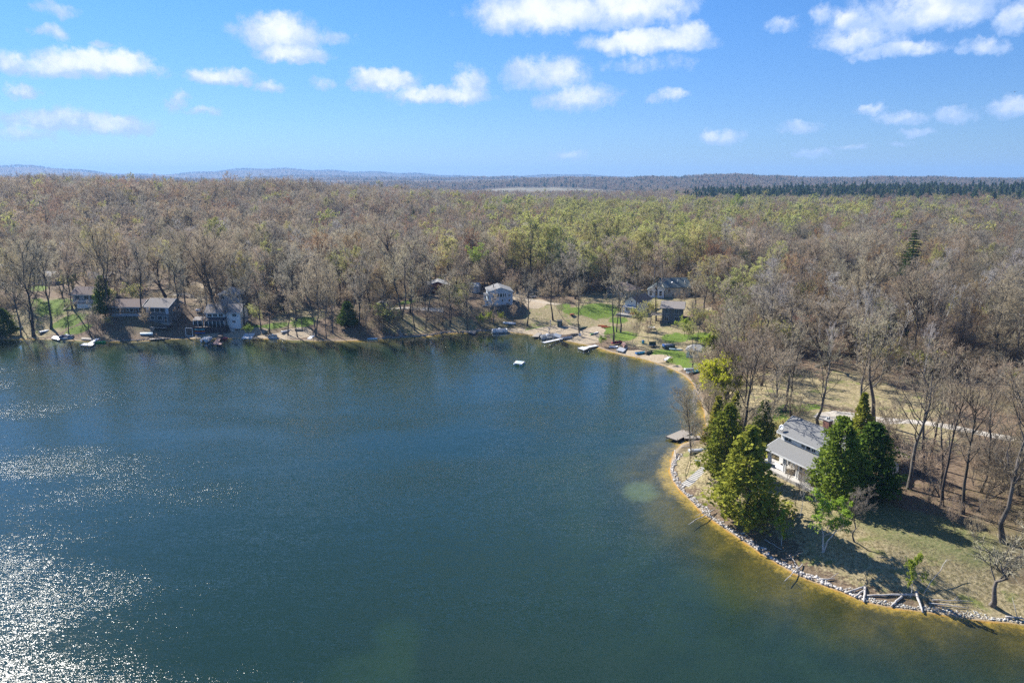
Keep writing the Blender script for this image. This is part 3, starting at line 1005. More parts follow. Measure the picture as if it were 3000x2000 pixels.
def gable_roof(parent, w, d, h, rise, ridge, m, over=0.45, th=0.14, y0=0.0, x0=0.0, z0=0.0, trim=None):
    """two roof slopes with overhang and thickness, plus a fascia board along the eaves"""
    lift = 0.03
    if ridge == 'y':
        sl = rise / (w / 2)
        e = w / 2 + over
        za = z0 + h - over * sl + lift
        zr = z0 + h + rise + lift
        ya, yb = y0 - over, y0 + d + over
        V = []
        for s in (0, th):
            V += [(x0 - e, ya, za + s), (x0, ya, zr + s), (x0 + e, ya, za + s), (x0 - e, yb, za + s), (x0, yb, zr + s), (x0 + e, yb, za + s)]
    else:
        sl = rise / (d / 2)
        e = d / 2 + over
        za = z0 + h - over * sl + lift
        zr = z0 + h + rise + lift
        ym = y0 + d / 2
        xa, xb = x0 - w / 2 - over, x0 + w / 2 + over
        V = []
        for s in (0, th):
            V += [(xa, ym - e, za + s), (xa, ym, zr + s), (xa, ym + e, za + s), (xb, ym - e, za + s), (xb, ym, zr + s), (xb, ym + e, za + s)]
    Fc = [(0, 3, 4, 1), (1, 4, 5, 2), (6, 7, 10, 9), (7, 8, 11, 10), (0, 1, 7, 6), (1, 2, 8, 7), (3, 9, 10, 4), (4, 10, 11, 5), (0, 6, 9, 3), (2, 5, 11, 8)]
    r_ = poly('roof', parent, V, Fc, m)
    if trim:
        if ridge == 'y':
            fl = []
            for s in (-1, 1):
                beam('fascia', r_, (x0 + s * e, ya - 0.03, za + th / 2 - 0.02), (x0, ya - 0.03, zr + th / 2 - 0.02), 0.05, 0.2, trim)
                box('fascia', r_, x0 + s * e - 0.04 - 0.02 * s, x0 + s * e + 0.04 - 0.02 * s, ya, yb, za - 0.08, za + th * 0.6, trim)
        else:
            box('fascia', r_, xa - 0.02, xb + 0.02, ym - e - 0.05, ym - e + 0.03, za - 0.1, za + th * 0.6, trim)
            for xx in (xa, xb):
                for s in (-1, 1):
                    beam('fascia', r_, (xx, ym + s * e, za + th / 2 - 0.02), (xx, ym, zr + th / 2 - 0.02), 0.06, 0.2, trim)
    return r_


def hip_roof(parent, w, d, h, rise, m, over=0.5, ridge=None, x0=0.0, y0=0.0, z0=0.0, th=0.14):
    e, f = w / 2 + over, d / 2 + over
    rl = ridge if ridge is not None else max(w - d, 0.0)
    ym = y0 + d / 2
    za = z0 + h - 0.08
    V = []
    for s in (0, th):
        V += [(x0 - e, ym - f, za + s), (x0 + e, ym - f, za + s), (x0 + e, ym + f, za + s), (x0 - e, ym + f, za + s),
              (x0 - rl / 2, ym, za + rise + s), (x0 + rl / 2, ym, za + rise + s)]
    Fc = [(6, 7, 11, 10), (7, 8, 11), (8, 9, 10, 11), (9, 6, 10), (0, 4, 5, 1), (1, 5, 2), (2, 5, 4, 3), (3, 4, 0),
          (0, 1, 7, 6), (1, 2, 8, 7), (2, 3, 9, 8), (3, 0, 6, 9)]
    return poly('roof', parent, V, Fc, m)


def shed_roof(parent, x0, x1, y0, y1, z_front, z_back, m, th=0.12, name='porch_roof'):
    V = [(x0, y0, z_front), (x1, y0, z_front), (x1, y1, z_back), (x0, y1, z_back)]
    V += [(a, b, c + th) for a, b, c in V]
    return poly(name, parent, V, BOXF, m)


def window(parent, x, z, wd, ht, y=0.0, face='front', cols=1, rows=1, frame=None, name='window', glass=None, fw=0.09):
    """frame with bars standing proud of the wall, and the pane behind it; x, z = centre; face: front, back, left, right"""
    frame = frame or MATS['trim_white']
    glass = glass or MATS['glass']
    a, b, c, d_ = -wd / 2, wd / 2, -ht / 2, ht / 2
    lst = [(a - fw, b + fw, -0.07, 0.01, c - fw, c), (a - fw, b + fw, -0.07, 0.01, d_, d_ + fw), (a - fw, a, -0.068, 0.01, c, d_), (b, b + fw, -0.068, 0.01, c, d_)]
    for i in range(1, cols):
        xx = a + wd * i / cols
        lst.append((xx - 0.035, xx + 0.035, -0.055, 0.0, c, d_))
    for i in range(1, rows):
        zz = c + ht * i / rows
        lst.append((a, b, -0.05, 0.0, zz - 0.03, zz + 0.03))
    o = boxes(name, parent, lst, frame)
    box('pane', o, a, b, -0.025, -0.012, c, d_, glass)
    if face == 'front':
        o.location = (x, y, z)
    elif face == 'back':
        o.location, o.rotation_euler = (x, y, z), (0, 0, math.pi)
    elif face == 'left':
        o.location, o.rotation_euler = (y, x, z), (0, 0, -math.pi / 2)
    else:
        o.location, o.rotation_euler = (y, x, z), (0, 0, math.pi / 2)
    return o


def door(parent, x, z0, wd, ht, y, m, face='front', glass=False):
    o = box('door', parent, -wd / 2, wd / 2, -0.06, 0.0, 0, ht, m)
    boxes('door_frame', o, [(-wd / 2 - 0.1, -wd / 2, -0.08, 0.0, 0, ht + 0.1), (wd / 2, wd / 2 + 0.1, -0.08, 0.0, 0, ht + 0.1), (-wd / 2, wd / 2, -0.078, 0.0, ht, ht + 0.1)], MATS['trim_white'])
    box('handle', o, wd / 2 - 0.16, wd / 2 - 0.08, -0.12, -0.06, 0.95, 1.05, MATS['metal_grey'])
    if glass:
        box('pane', o, -wd / 2 + 0.12, wd / 2 - 0.12, -0.072, -0.06, 0.3, ht - 0.15, MATS['glass'])
    o.location = (x, y, z0) if face == 'front' else (y, x, z0)
    if face == 'left':
        o.rotation_euler = (0, 0, -math.pi / 2)
    if face == 'right':
        o.rotation_euler = (0, 0, math.pi / 2)
    return o


def railing(parent, pts, m, ht=0.95, step=1.5, bars=3, name='railing'):
    lst = []
    V, Fc = [], []
    rl = empty_part(name, parent) if False else None
    segs = []
    for p, q in zip(pts[:-1], pts[1:]):
        p, q = Vector(p), Vector(q)
        L = (q - p).length
        n = max(1, round(L / step))
        for i in range(n + 1):
            c = p.lerp(q, i / n)
            segs.append((c, c + Vector((0, 0, ht)), 0.045))
        for k in range(bars):
            zz = ht * (k + 1) / bars
            segs.append((p + Vector((0, 0, zz)), q + Vector((0, 0, zz)), 0.035 if k < bars - 1 else 0.05))
    for a, b, r in segs:
        d = (b - a).normalized()
        s1 = d.orthogonal().normalized() * r
        s2 = d.cross(s1)
        o = len(V)
        for e in (a, b):
            V += [e + s1 + s2, e - s1 + s2, e - s1 - s2, e + s1 - s2]
        Fc += [tuple(i + o for i in f) for f in BOXF]
    return poly(name, parent, V, Fc, m)


def steps(parent, p, q, width, n, m, name='step', th=0.12):
    """flight from p (bottom) to q (top): every step its own piece"""
    p, q = Vector(p), Vector(q)
    d = Vector((q.x - p.x, q.y - p.y, 0))
    run = d.length / n
    ang = math.atan2(d.y, d.x) - math.pi / 2
    me = None
    for i in range(n):
        c = p.lerp(q, (i + 0.5) / n)
        o = box(name, parent, -width / 2, width / 2, -run * 0.52, run * 0.5, -th, 0, m) if me is None else link(name, me, parent)
        me = o.data
        o.location = (c.x, c.y, c.z)
        o.rotation_euler = (0, 0, ang)


def building(name, label, cat, u, v, rz, z=None, dz=0.0, r_clear=9, depth=9):
    p = at(u, v)
    if z is not None:
        p.z = z
    o = empty(name, (p.x, p.y, p.z + dz), rz)
    tag(o, label, cat)
    c = Vector((p.x, p.y)) + Vector((-math.sin(rz), math.cos(rz))) * depth / 2
    clear(c, r_clear)
    d = Vector((p.x, p.y)).normalized()
    for k in (6, 11):
        clear((p.x - d.x * k, p.y - d.y * k), r_clear * 0.62)
    return o


# building materials
mat('trim_white', (0.74, 0.74, 0.72), 0.6, 0.06, 3)
mat('metal_grey', (0.35, 0.36, 0.37), 0.4, 0.1, 3, metal=0.6)
gm_ = mat('glass', (0.022, 0.028, 0.034), 0.06, 0.1, 1.0, spec=0.6)
SIDING_W = mat('siding_white', (0.80, 0.80, 0.78), 0.7, 0.06, 2, bump=0.15, stretch=(0.4, 0.4, 6))
SIDING_B = mat('siding_blue_grey', (0.44, 0.53, 0.62), 0.7, 0.05, 2, bump=0.15, stretch=(0.4, 0.4, 6))
SIDING_G = mat('siding_grey', (0.36, 0.38, 0.40), 0.75, 0.08, 2, bump=0.15, stretch=(0.4, 0.4, 6))
SIDING_D = mat('siding_slate', (0.12, 0.145, 0.165), 0.75, 0.1, 2, bump=0.15, stretch=(0.4, 0.4, 6))
SIDING_T = mat('siding_tan', (0.33, 0.31, 0.23), 0.75, 0.1, 2, bump=0.15, stretch=(0.4, 0.4, 6))
SIDING_Y = mat('siding_cream', (0.58, 0.55, 0.46), 0.75, 0.08, 2, bump=0.15, stretch=(0.4, 0.4, 6))
LOGW = mat('log_red_brown', (0.235, 0.072, 0.042), 0.75, 0.18, 2, bump=0.4, stretch=(0.3, 0.3, 5))
WOODD = mat('wood_dark', (0.055, 0.036, 0.036), 0.8, 0.2, 3)
WOODG = mat('wood_weathered', (0.36, 0.32, 0.27), 0.85, 0.15, 4, col2=(0.22, 0.19, 0.155), stretch=(4, 0.6, 1))
WOODR = mat('wood_red_stain', (0.42, 0.25, 0.20), 0.8, 0.12, 4, stretch=(4, 0.6, 1))
WOODB = mat('wood_brown', (0.21, 0.145, 0.09), 0.85, 0.18, 4)
ROOFG = mat('shingle_grey', (0.215, 0.215, 0.21), 0.9, 0.14, 9, bump=0.5)
ROOFL = mat('shingle_light_grey', (0.36, 0.35, 0.33), 0.9, 0.14, 7, bump=0.5)
ROOFB = mat('shingle_brown', (0.225, 0.165, 0.14), 0.9, 0.16, 7, bump=0.5)
ROOFT = mat('shingle_taupe', (0.30, 0.265, 0.235), 0.9, 0.14, 7, bump=0.5)
ROOFS = mat('roof_slate_green', (0.13, 0.165, 0.165), 0.8, 0.1, 5, bump=0.3)
ROOFD = mat('shingle_dark', (0.075, 0.072, 0.08), 0.9, 0.14, 7, bump=0.5)
ROOFR = mat('roof_rust', (0.36, 0.16, 0.09), 0.9, 0.18, 4, bump=0.4)
METALR = mat('roof_metal_pale', (0.34, 0.35, 0.36), 0.85, 0.08, 2)
STONE = mat('stone_grey', (0.38, 0.355, 0.32), 0.9, 0.25, 3, bump=0.5)
CONC = mat('concrete', (0.5, 0.475, 0.43), 0.9, 0.1, 2)
BRICK = mat('brick', (0.29, 0.135, 0.095), 0.9, 0.2, 9, bump=0.4)
WHITEP = mat('plastic_white', (0.74, 0.74, 0.74), 0.45, 0.05, 3)
ALUM = mat('aluminium', (0.52, 0.54, 0.56), 0.4, 0.08, 3, metal=0.35)
TARPB = mat('tarp_blue', (0.03, 0.13, 0.45), 0.6, 0.15, 4)
NAVY = mat('hull_navy', (0.02, 0.03, 0.10), 0.35, 0.1, 3, coat=0.4)
TEAL = mat('plastic_teal', (0.06, 0.40, 0.50), 0.5, 0.1, 3)
GREENP = mat('hull_green', (0.04, 0.36, 0.09), 0.45, 0.1, 3)
GREEND = mat('hull_dark_green', (0.03, 0.075, 0.055), 0.55, 0.15, 3)
ORANGE = mat('plastic_orange', (0.56, 0.13, 0.03), 0.55, 0.12, 3)
REDP = mat('paint_red', (0.32, 0.02, 0.05), 0.4, 0.12, 3)
BLACKP = mat('rubber_black', (0.02, 0.02, 0.022), 0.7, 0.2, 3)
LIME = mat('plastic_lime', (0.42, 0.62, 0.16), 0.5, 0.08, 3)
CANVAS = mat('canvas_slate', (0.16, 0.19, 0.24), 0.8, 0.1, 3)
PALEB = mat('plastic_pale_blue', (0.48, 0.66, 0.74), 0.5, 0.08, 3)

# ------------------------------------------------------------------ the lake house on the point
HA = empty('lake_house', (49.4, 115.6, 4.05), math.atan2(-0.915, 0.40))
tag(HA, 'white lake house with grey roofs and a pillared porch on the near point', 'house')
clear((54, 118), 12)
clear((46, 113), 8)
L, hx = 13.4, 6.7
box('foundation', HA, -hx, hx, 0.35, 9.4, -2.2, -0.02, CONC)
pt = box('patio', HA, -hx - 1.8, hx + 0.4, -0.9, 3.2, -0.22, 0.0, CONC)
box('patio_kerb', pt, -hx - 1.9, hx + 0.5, -1.15, -0.9, -1.6, 0.02, STONE)
box('wall', HA, -hx + 0.25, hx - 0.25, 3.2, 9.2, 0.0, 6.1, SIDING_W)
gable_body(HA, L - 0.5, 6.0, 0.02, 2.15, 'x', SIDING_W, 'gable', y0=3.2, z0=6.1)
# porch roof: one long slope, with its fascia and soffit beam
pr = shed_roof(HA, -hx - 0.35, hx + 0.35, -0.25, 3.45, 2.95, 4.42, ROOFG, 0.14)
box('fascia', pr, -hx - 0.37, hx + 0.37, -0.31, -0.25, 2.86, 3.1, MATS['trim_white'])
boxes('porch_beam', HA, [(-hx, hx, 0.28, 0.5, 2.7, 2.98)], MATS['trim_white'])
shed_roof(pr, -hx - 0.42, -hx - 0.35, -0.25, 3.45, 2.88, 4.36, MATS['trim_white'], 0.2, 'rake_board')
rf = gable_roof(HA, L - 0.5, 6.0, 6.1, 2.15, 'x', ROOFG, 0.6, 0.16, y0=3.2, trim=MATS['trim_white'])
box('ridge_cap', rf, -hx - 0.3, hx + 0.3, 6.1, 6.3, 8.38, 8.47, ROOFG)
for xc in (-5.9, -2.3, 0.75, 3.6, 6.2):
    for dxx in (-0.24, 0.24):
        c_ = box('column', HA, xc + dxx - 0.12, xc + dxx + 0.12, 0.26, 0.5, 0.0, 2.7, MATS['trim_white'])
        box('column_base', c_, xc + dxx - 0.17, xc + dxx + 0.17, 0.21, 0.55, 0.001, 0.25, MATS['trim_white'])
        box('capital', c_, xc + dxx - 0.16, xc + dxx + 0.16, 0.22, 0.54, 2.55, 2.69, MATS['trim_white'])
railing(HA, [(-5.5, 0.38, 0), (-2.6, 0.38, 0)], MATS['metal_grey'], 0.9, 1.0, 4)
for xc, wd, cl_ in ((-4.7, 1.5, 2), (-1.15, 0.75, 2), (1.2, 0.75, 2), (3.9, 1.4, 2), (5.4, 0.9, 2)):
    window(HA, xc, 5.16, wd, 1.0, 3.2, cols=cl_, rows=2)
window(HA, 0.05, 5.14, 0.9, 1.05, 3.2, cols=1)
for xc in (-4.9, -3.9):
    door(HA, xc, 0.0, 0.85, 2.1, 3.2, MATS['trim_white'], glass=True)
window(HA, -1.2, 1.4, 1.9, 1.7, 3.2, cols=3)
window(HA, 1.8, 1.4, 1.9, 1.7, 3.2, cols=3)
door(HA, 4.1, 0.0, 0.95, 2.1, 3.2, MATS['trim_white'], glass=True)
window(HA, 6.2, 4.9, 1.4, 1.1, -hx + 0.25, face='left', cols=2, rows=2)
window(HA, 6.0, 1.5, 1.3, 1.3, -hx + 0.25, face='left', cols=2, rows=2)
ch = box('chimney', HA, -1.5, -0.2, 7.8, 8.7, 5.5, 9.2, BRICK)
box('chimney_cap', ch, -1.6, -0.1, 7.7, 8.8, 9.2, 9.35, CONC)
for yy in (8.05, 8.45):
    tube('flue', ch, [(-0.85, yy, 9.3), (-0.85, yy, 9.8)], [0.13, 0.13], MATS['metal_grey'])
# satellite dish at the roof corner
ds = empty('satellite_dish', (0, 0, 0))
V_, F_ = [], []
for i in range(4):
    for j in range(14):
        a = j / 14 * 6.283
        V_.append((0.5 * i / 3 * math.cos(a), 0.5 * i / 3 * math.sin(a), 0.16 * (i / 3) ** 2))
for i in range(3):
    for j in range(14):
        F_.append((i * 14 + j, i * 14 + (j + 1) % 14, (i + 1) * 14 + (j + 1) % 14, (i + 1) * 14 + j))
bpy.data.objects.remove(ds)
ds = poly('satellite_dish', None, V_, F_, ALUM, True)
sol = ds.modifiers.new('thickness', 'SOLIDIFY')
sol.thickness = 0.03
ds.matrix_world = HA.matrix_world @ Matrix.Identity(4)
bpy.context.view_layer.update()
ds.location = HA.matrix_world @ Vector((-6.2, 2.9, 6.8))
ds.rotation_euler = (R(62), 0, R(-60))
tube('mast', ds, [(0, 0, 0), (0.1, -0.5, -0.28), (0.1, -0.75, -0.3)], [0.03, 0.03, 0.03], MATS['metal_grey'], 6)
tube('feed_arm', ds, [(0, -0.45, 0.1), (0, -0.1, 0.55)], [0.02, 0.02], MATS['metal_grey'], 6)
tag(ds, 'pale satellite dish fixed to the left roof corner of the near lake house', 'dish')
# pieces of porch furniture
pc = empty('patio_table', HA.matrix_world @ Vector((-3.6, 1.6, 0.0)))
tube('table_top', pc, [(0, 0, 0.70), (0, 0, 0.75)], [0.62, 0.62], WOODB, 16)
tube('pedestal', pc, [(0, 0, 0), (0, 0, 0.70)], [0.06, 0.05], MATS['metal_grey'], 8)
tube('foot', pc, [(0, 0, 0), (0, 0, 0.04)], [0.3, 0.3], MATS['metal_grey'], 12)
tag(pc, 'round table standing on the porch of the near lake house', 'table')

# small white outbuilding glimpsed right of the big cedars
HS = building('garden_shed', 'small white shed half hidden behind the dark cedar by the lake house', 'shed', 2598, 1405, R(-30), r_clear=3, depth=3)
gable_body(HS, 2.6, 3.0, 2.1, 0.8, 'y', SIDING_W)
gable_roof(HS, 2.6, 3.0, 2.1, 0.8, 'y', ROOFG, 0.25, trim=MATS['trim_white'])
door(HS, 0, 0.02, 0.9, 1.9, 0, SIDING_G)
window(HS, 1.5, 1.3, 0.7, 0.6, 1.3, face='right', cols=2)

# ------------------------------------------------------------------ houses on the far shore
# pale blue house with the front gable
H = building('blue_house', 'pale blue two-storey house with a wide white-framed window row under its gable', 'house', 1467, 896, R(7), dz=0.5, r_clear=9.5, depth=12)
gable_body(H, 9.6, 12, 5.2, 1.6, 'y', SIDING_B)
box('foundation', H, -4.8, 4.8, 0.05, 12, -2.6, -0.01, STONE)
gable_roof(H, 9.6, 12, 5.2, 1.6, 'y', ROOFG, 0.4, 0.15, trim=MATS['trim_white'])
for xc, wd in ((-2.65, .42), (-1.9, .42), (-.95, .95), (.25, .95), (1.3, .42), (2.05, .42)):
    window(H, xc - 0.15, 3.75, wd, 1.4, rows=1, fw=0.13)
window(H, 3.55, 3.75, .85, .75, cols=2, fw=.13)
for xc in (-3.2, 0.75, 3.5):
    window(H, xc, 1.65, .62, .75, fw=.12)
box('corner_board', H, *(-4.83, -4.62, -0.04, .1, 0, 4.85), MATS['trim_white'])
box('corner_board', H, *(4.62, 4.83, -0.04, .1, 0, 4.85), MATS['trim_white'])
tube('stove_pipe', H, [(-2.3, 6, 5.4), (-2.3, 6, 7.4)], [.16, .16], BLACKP)
tube('pipe_cap', H, [(-2.3, 6, 7.4), (-2.3, 6, 7.55)], [.26, .1], MATS['metal_grey'])
ps = shed_roof(H, -6.3, -4.7, 0.8, 8, 3.5, 3.5, ROOFG, .12)
ps.data.transform(Matrix.Shear('XZ', 4, (0, 0)) if False else Matrix.Identity(4))
for yy in (1.0, 3.4, 5.8, 7.8):
    box('porch_post', H, -6.2, -6.05, yy - .08, yy + .08, -.5, 3.5, MATS['trim_white'])
box('porch_wall', H, -6.15, -4.81, .9, 1.05, -.3, 1.6, SIDING_B)
window(H, -5.4, .9, .5, .6, .9)
box('porch_floor', H, -7.3, -4.81, .2, 8, -.5, -.3, CONC)
boxes('planter', H, [(2.2, 3.3, -.7, -.05, 0, .6)], WOODG)

# red-brown log cabin with deck
H = building('log_cabin', 'red-brown log cabin with a pale gabled roof among bare trees', 'cabin', 1283, 859, R(4), r_clear=8, depth=9)
gable_body(H, 9.6, 9, 3.4, 1.5, 'y', LOGW)
box('foundation', H, -4.8, 4.8, .05, 9, -2, -.01, STONE)
gable_roof(H, 9.6, 9, 3.4, 1.5, 'y', ROOFL, .55, .16, trim=MATS['trim_white'])
for k in range(9):
    tube('log', H, [(-4.85, -.06, .2 + .38 * k), (4.85, -.06, .2 + .38 * k)], [.15, .15], LOGW, 6)
for xc in (-2.4, 1.9):
    window(H, xc, 2.1, 1.5, 1.2, -.17, cols=2, frame=WOODB)
tube('chimney_pipe', H, [(3.0, 5, 4.2), (3.0, 5, 5.9)], [.2, .2], MATS['metal_grey'])
dk = box('deck', H, -9.3, -4.3, -3.4, .2, -1.1, -.9, WOODG)
railing(dk, [(-9.2, .1, -.9), (-9.2, -3.3, -.9), (-4.4, -3.3, -.9)], WOODD, .95, 1.3)
for xx in (-9.1, -6.8, -4.5):
    box('deck_post', dk, xx - .08, xx + .08, -3.3, -3.1, -3.2, -1.1, WOODD)
bt = link('staircase', None, H)
bpy.data.objects.remove(bt)
steps(dk, (-9.9, -6.2, -3.1), (-9.9, -3.2, -1.0), 1.2, 9, WOODG)
beam('stair_rail', dk, (-10.5, -6.3, -2.2), (-10.5, -3.2, -.1), .07, .1, WOODD)

# grey-white shed between the cabin and the blue house
H = building('grey_shed', 'pale grey gabled shed between the log cabin and the blue house', 'shed', 1384, 858, R(-12), r_clear=4.5, depth=5)
gable_body(H, 4.6, 5, 2.9, 1.1, 'x', SIDING_G)
gable_roof(H, 4.6, 5, 2.9, 1.1, 'x', METALR, .3, .1, trim=MATS['trim_white'])
window(H, -1.2, 1.7, .8, .7, cols=2)
door(H, 1.0, 0, .95, 2.0, 0, SIDING_W)

# brown hip-roofed house
H = building('hip_roof_house', 'tan house under a brown hip roof seen corner-on', 'house', 1834, 873, R(-42), dz=.0, r_clear=10, depth=9)
H.location.x -= 3.2
H.location.y += 3.0
box('wall', H, -5.5, 5.5, 0, 9.5, 0, 3.1, SIDING_T)
box('foundation', H, -5.48, 5.48, .02, 9.48, -2, -.01, STONE)
hip_roof(H, 11, 9.5, 3.1, 2.5, ROOFB, .6, 2.2)
for xc in (-3.6, 0.2, 3.6):
    window(H, xc, 1.7, 1.5, 1.1, cols=2)
window(H, 2.4, 1.8, 1.2, 1.1, 5.5, face='right', cols=2)
window(H, 6.6, 1.8, 1.2, 1.1, 5.5, face='right', cols=2)
door(H, 1.9, .02, .95, 2.0, 0, SIDING_W)
for xx, yy in ((1.0, 5.6), (-1.5, 5.4)):
    tube('vent_pipe', H, [(xx, yy, 4.6), (xx, yy, 5.9)], [.12, .12], WHITEP, 8)

# house with the large slate-green roof
H = building('slate_roof_house', 'pale grey house with a large slate-green roof and a small roof dish', 'house', 1985, 869, R(12), r_clear=10, depth=10)
gable_body(H, 11.6, 10, 4.2, 3.1, 'x', SIDING_Y)
box('foundation', H, -5.78, 5.78, .02, 9.98, -2, -.01, STONE)
rf = gable_roof(H, 11.6, 10, 4.2, 3.1, 'x', ROOFS, .5, .16, trim=ROOFS)
window(H, -3.9, 2.6, 1.1, 1.2, cols=2)
window(H, 2.4, 2.5, .8, 1.0)
window(H, -2, 0.7, .8, .7)
for xx in (0.9,):
    tube('vent_pipe', rf, [(xx, 2.6, 5.6), (xx, 2.6, 6.9)], [.14, .14], WHITEP, 8)
tube('roof_dish', rf, [(-1.9, 1.8, 5.75), (-1.9, 1.7, 5.85)], [.1, .5], WHITEP, 12)
tube('antenna_mast', H, [(2.6, -.5, -1), (2.6, -.5, 7.2)], [.05, .04], MATS['metal_grey'], 6)

# white cottage with tall dark windows, joined to nothing, left of the slate roof
H = building('white_cottage', 'white gabled cottage with tall dark windows left of the slate-roofed house', 'house', 1921, 872, R(-14), r_clear=6, depth=8)
gable_body(H, 6.6, 8, 3.3, 1.9, 'y', SIDING_W)
gable_roof(H, 6.6, 8, 3.3, 1.9, 'y', ROOFS, .4, .14, trim=MATS['trim_white'])
for xc in (-2.1, 0.2, 1.9):
    window(H, xc, 1.9, .95, 1.9, rows=2)
window(H, 0, 3.9, .8, .9)
steps(H, (2.2, -3.2, -1.6), (2.2, -.2, -.1), 1.6, 7, WOODG)
beam('stair_rail', H, (3.1, -3.2, -.7), (3.1, -.1, .8), .07, .09, MATS['trim_white'])

# small white gabled cottage with a stone terrace
H = building('terrace_cottage', 'small white-gabled cottage with a long dark roof above a stone terrace', 'house', 1849, 917, R(-33), r_clear=8, depth=13)
gable_body(H, 5.6, 13, 4.1, 1.9, 'y', SIDING_W)
gable_roof(H, 5.6, 13, 4.1, 1.9, 'y', ROOFD, .4, .14, trim=MATS['trim_white'])
shed_roof(H, -3.1, 3.1, -1.7, -.03, 2.35, 2.75, METALR, .1)
for xc in (-2.9, -1, 1, 2.9):
    box('porch_post', H, xc - .09, xc + .09, -1.6, -1.42, 0, 2.35, MATS['trim_white'])
door(H, .3, 0, 1.0, 2.05, 0, WOODB, glass=True)
window(H, -1.6, 1.3, 1.0, 1.3)
window(H, 1.9, 1.3, .8, 1.3)
window(H, 0, 4.5, .45, .5, fw=.07)
box('terrace', H, -4.2, 5.0, -4.6, 0.1, -1.9, -.02, STONE)
for i, (xx, yy) in enumerate(((1.0, -2.6), (2.5, -3.3), (3.6, -2.4))):
    cmw = empty('garden_chair', (0, 0, 0))
    bpy.context.view_layer.update()
    cmw.location = H.matrix_world @ Vector((xx, yy, 0.0))
    cmw.rotation_euler = (0, 0, R(-33 + 40 * (i - 1)))
    box('seat', cmw, -.35, .35, -.35, .35, .3, .36, ORANGE)
    bk = box('backrest', cmw, -.35, .35, .32, .38, .36, 1.05, ORANGE)
    for a_, b_ in ((-.32, -.32), (.32, -.32), (-.32, .3), (.32, .3)):
        box('leg', cmw, a_ - .04, a_ + .04, b_ - .04, b_ + .04, 0, .3, ORANGE)
    for s_ in (-1, 1):
        box('armrest', cmw, s_ * .4 - .07, s_ * .4 + .07, -.4, .35, .55, .6, ORANGE)
    tag(cmw, ('orange garden chair nearest the door on the stone terrace', 'orange garden chair at the terrace edge of the white-gabled cottage', 'orange garden chair farthest right on the stone terrace')[i], 'chair', 'terrace chairs')
# dry-stone bank below the terrace
RW = []

# dark two-storey house with side deck
H = building('dark_house', 'dark slate two-storey house with a timber deck at its left side', 'house', 1968, 945, R(-16), r_clear=8, depth=9)
gable_body(H, 7.2, 9, 5.4, 1.6, 'x', SIDING_D)
box('foundation', H, -3.58, 3.58, .02, 8.98, -2, -.01, STONE)
gable_roof(H, 7.2, 9, 5.4, 1.6, 'x', ROOFT, .75, .16, trim=SIDING_D)
for xc in (-1.9, 1.6):
    window(H, xc, 4.0, 1.3, 1.5, cols=2, frame=SIDING_B)
    window(H, xc, 1.4, 1.3, 1.6, cols=2, frame=SIDING_B)
window(H, 3, 3.9, 1.3, 1.3, 3.6, face='right', cols=2, frame=SIDING_B)
dk = box('deck', H, -7.6, -3.62, -1.2, 3.6, 2.55, 2.72, WOODG)
railing(dk, [(-7.5, 3.5, 2.72), (-7.5, -1.1, 2.72), (-3.7, -1.1, 2.72)], WOODG, .95, 1.2)
for xx, yy in ((-7.5, -1.1), (-5.6, -1.1), (-3.8, -1.1), (-7.5, 3.4)):
    box('deck_post', dk, xx - .08, xx + .08, yy - .08, yy + .08, -.6, 2.55, WOODG)
door(H, 1.2, 2.72, .95, 2.0, -3.6, SIDING_B, face='left')

# boathouse
H = building('boathouse', 'small white boathouse with a grey roof on the lawn by the water', 'boathouse', 2038, 1048, R(-20), r_clear=5, depth=4)
box('wall', H, -2.9, 2.9, 0, 4.2, 0, 2.35, SIDING_W)
box('foundation', H, -2.95, 2.95, -.05, 4.25, -1.2, -.01, STONE)
hip_roof(H, 5.8, 4.2, 2.35, 1.45, ROOFL, .35, 2.0)
for xc in (-1.6, -.4):
    window(H, xc, 1.35, .75, 1.2, rows=2)
door(H, 1.4, .0, 1.1, 2.0, 0, SIDING_W, glass=True)
for yy in (1.2, 2.9):
    window(H, yy, 1.35, .75, 1.2, 2.9, face='right', rows=2)

# small dark green shed in the trees
H = building('green_shed', 'tiny dark green shed with white corner boards at the edge of the trees', 'shed', 2143, 926, R(-8), r_clear=3, depth=2)
gable_body(H, 2.0, 2.2, 2.2, .7, 'y', GREEND)
gable_roof(H, 2.0, 2.2, 2.2, .7, 'y', ROOFS, .25, .1, trim=TEAL)
door(H, 0, 0, .8, 1.8, 0, SIDING_W)
box('corner_board', H, *(-1.04, -.9, -.04, .05, 0, 2.2), MATS['trim_white'])
box('corner_board', H, *(.9, 1.04, -.04, .05, 0, 2.2), MATS['trim_white'])

# rust-roofed cabin with the brick chimney deep in the woods
H = building('rust_roof_cabin', 'rust-roofed cabin with a brick chimney deep in the right-hand woods', 'cabin', 2352, 962, R(-22), r_clear=6.5, depth=6)
gable_body(H, 7.0, 6, 2.6, 1.7, 'x', SIDING_T)
gable_roof(H, 7.0, 6, 2.6, 1.7, 'x', ROOFR, .5, .14, trim=WOODB)
ch = box('chimney', H, -2.4, -1.5, 2.4, 3.2, 2.6, 6.0, BRICK)
box('chimney_cap', ch, -2.5, -1.4, 2.3, 3.3, 6.0, 6.12, CONC)
window(H, 0, 1.5, 1.3, 1.0, cols=2)
window(H, 2.3, 1.5, 1.0, 1.0, cols=2)
door(H, -2, 0, .9, 2.0, 0, WOODB)

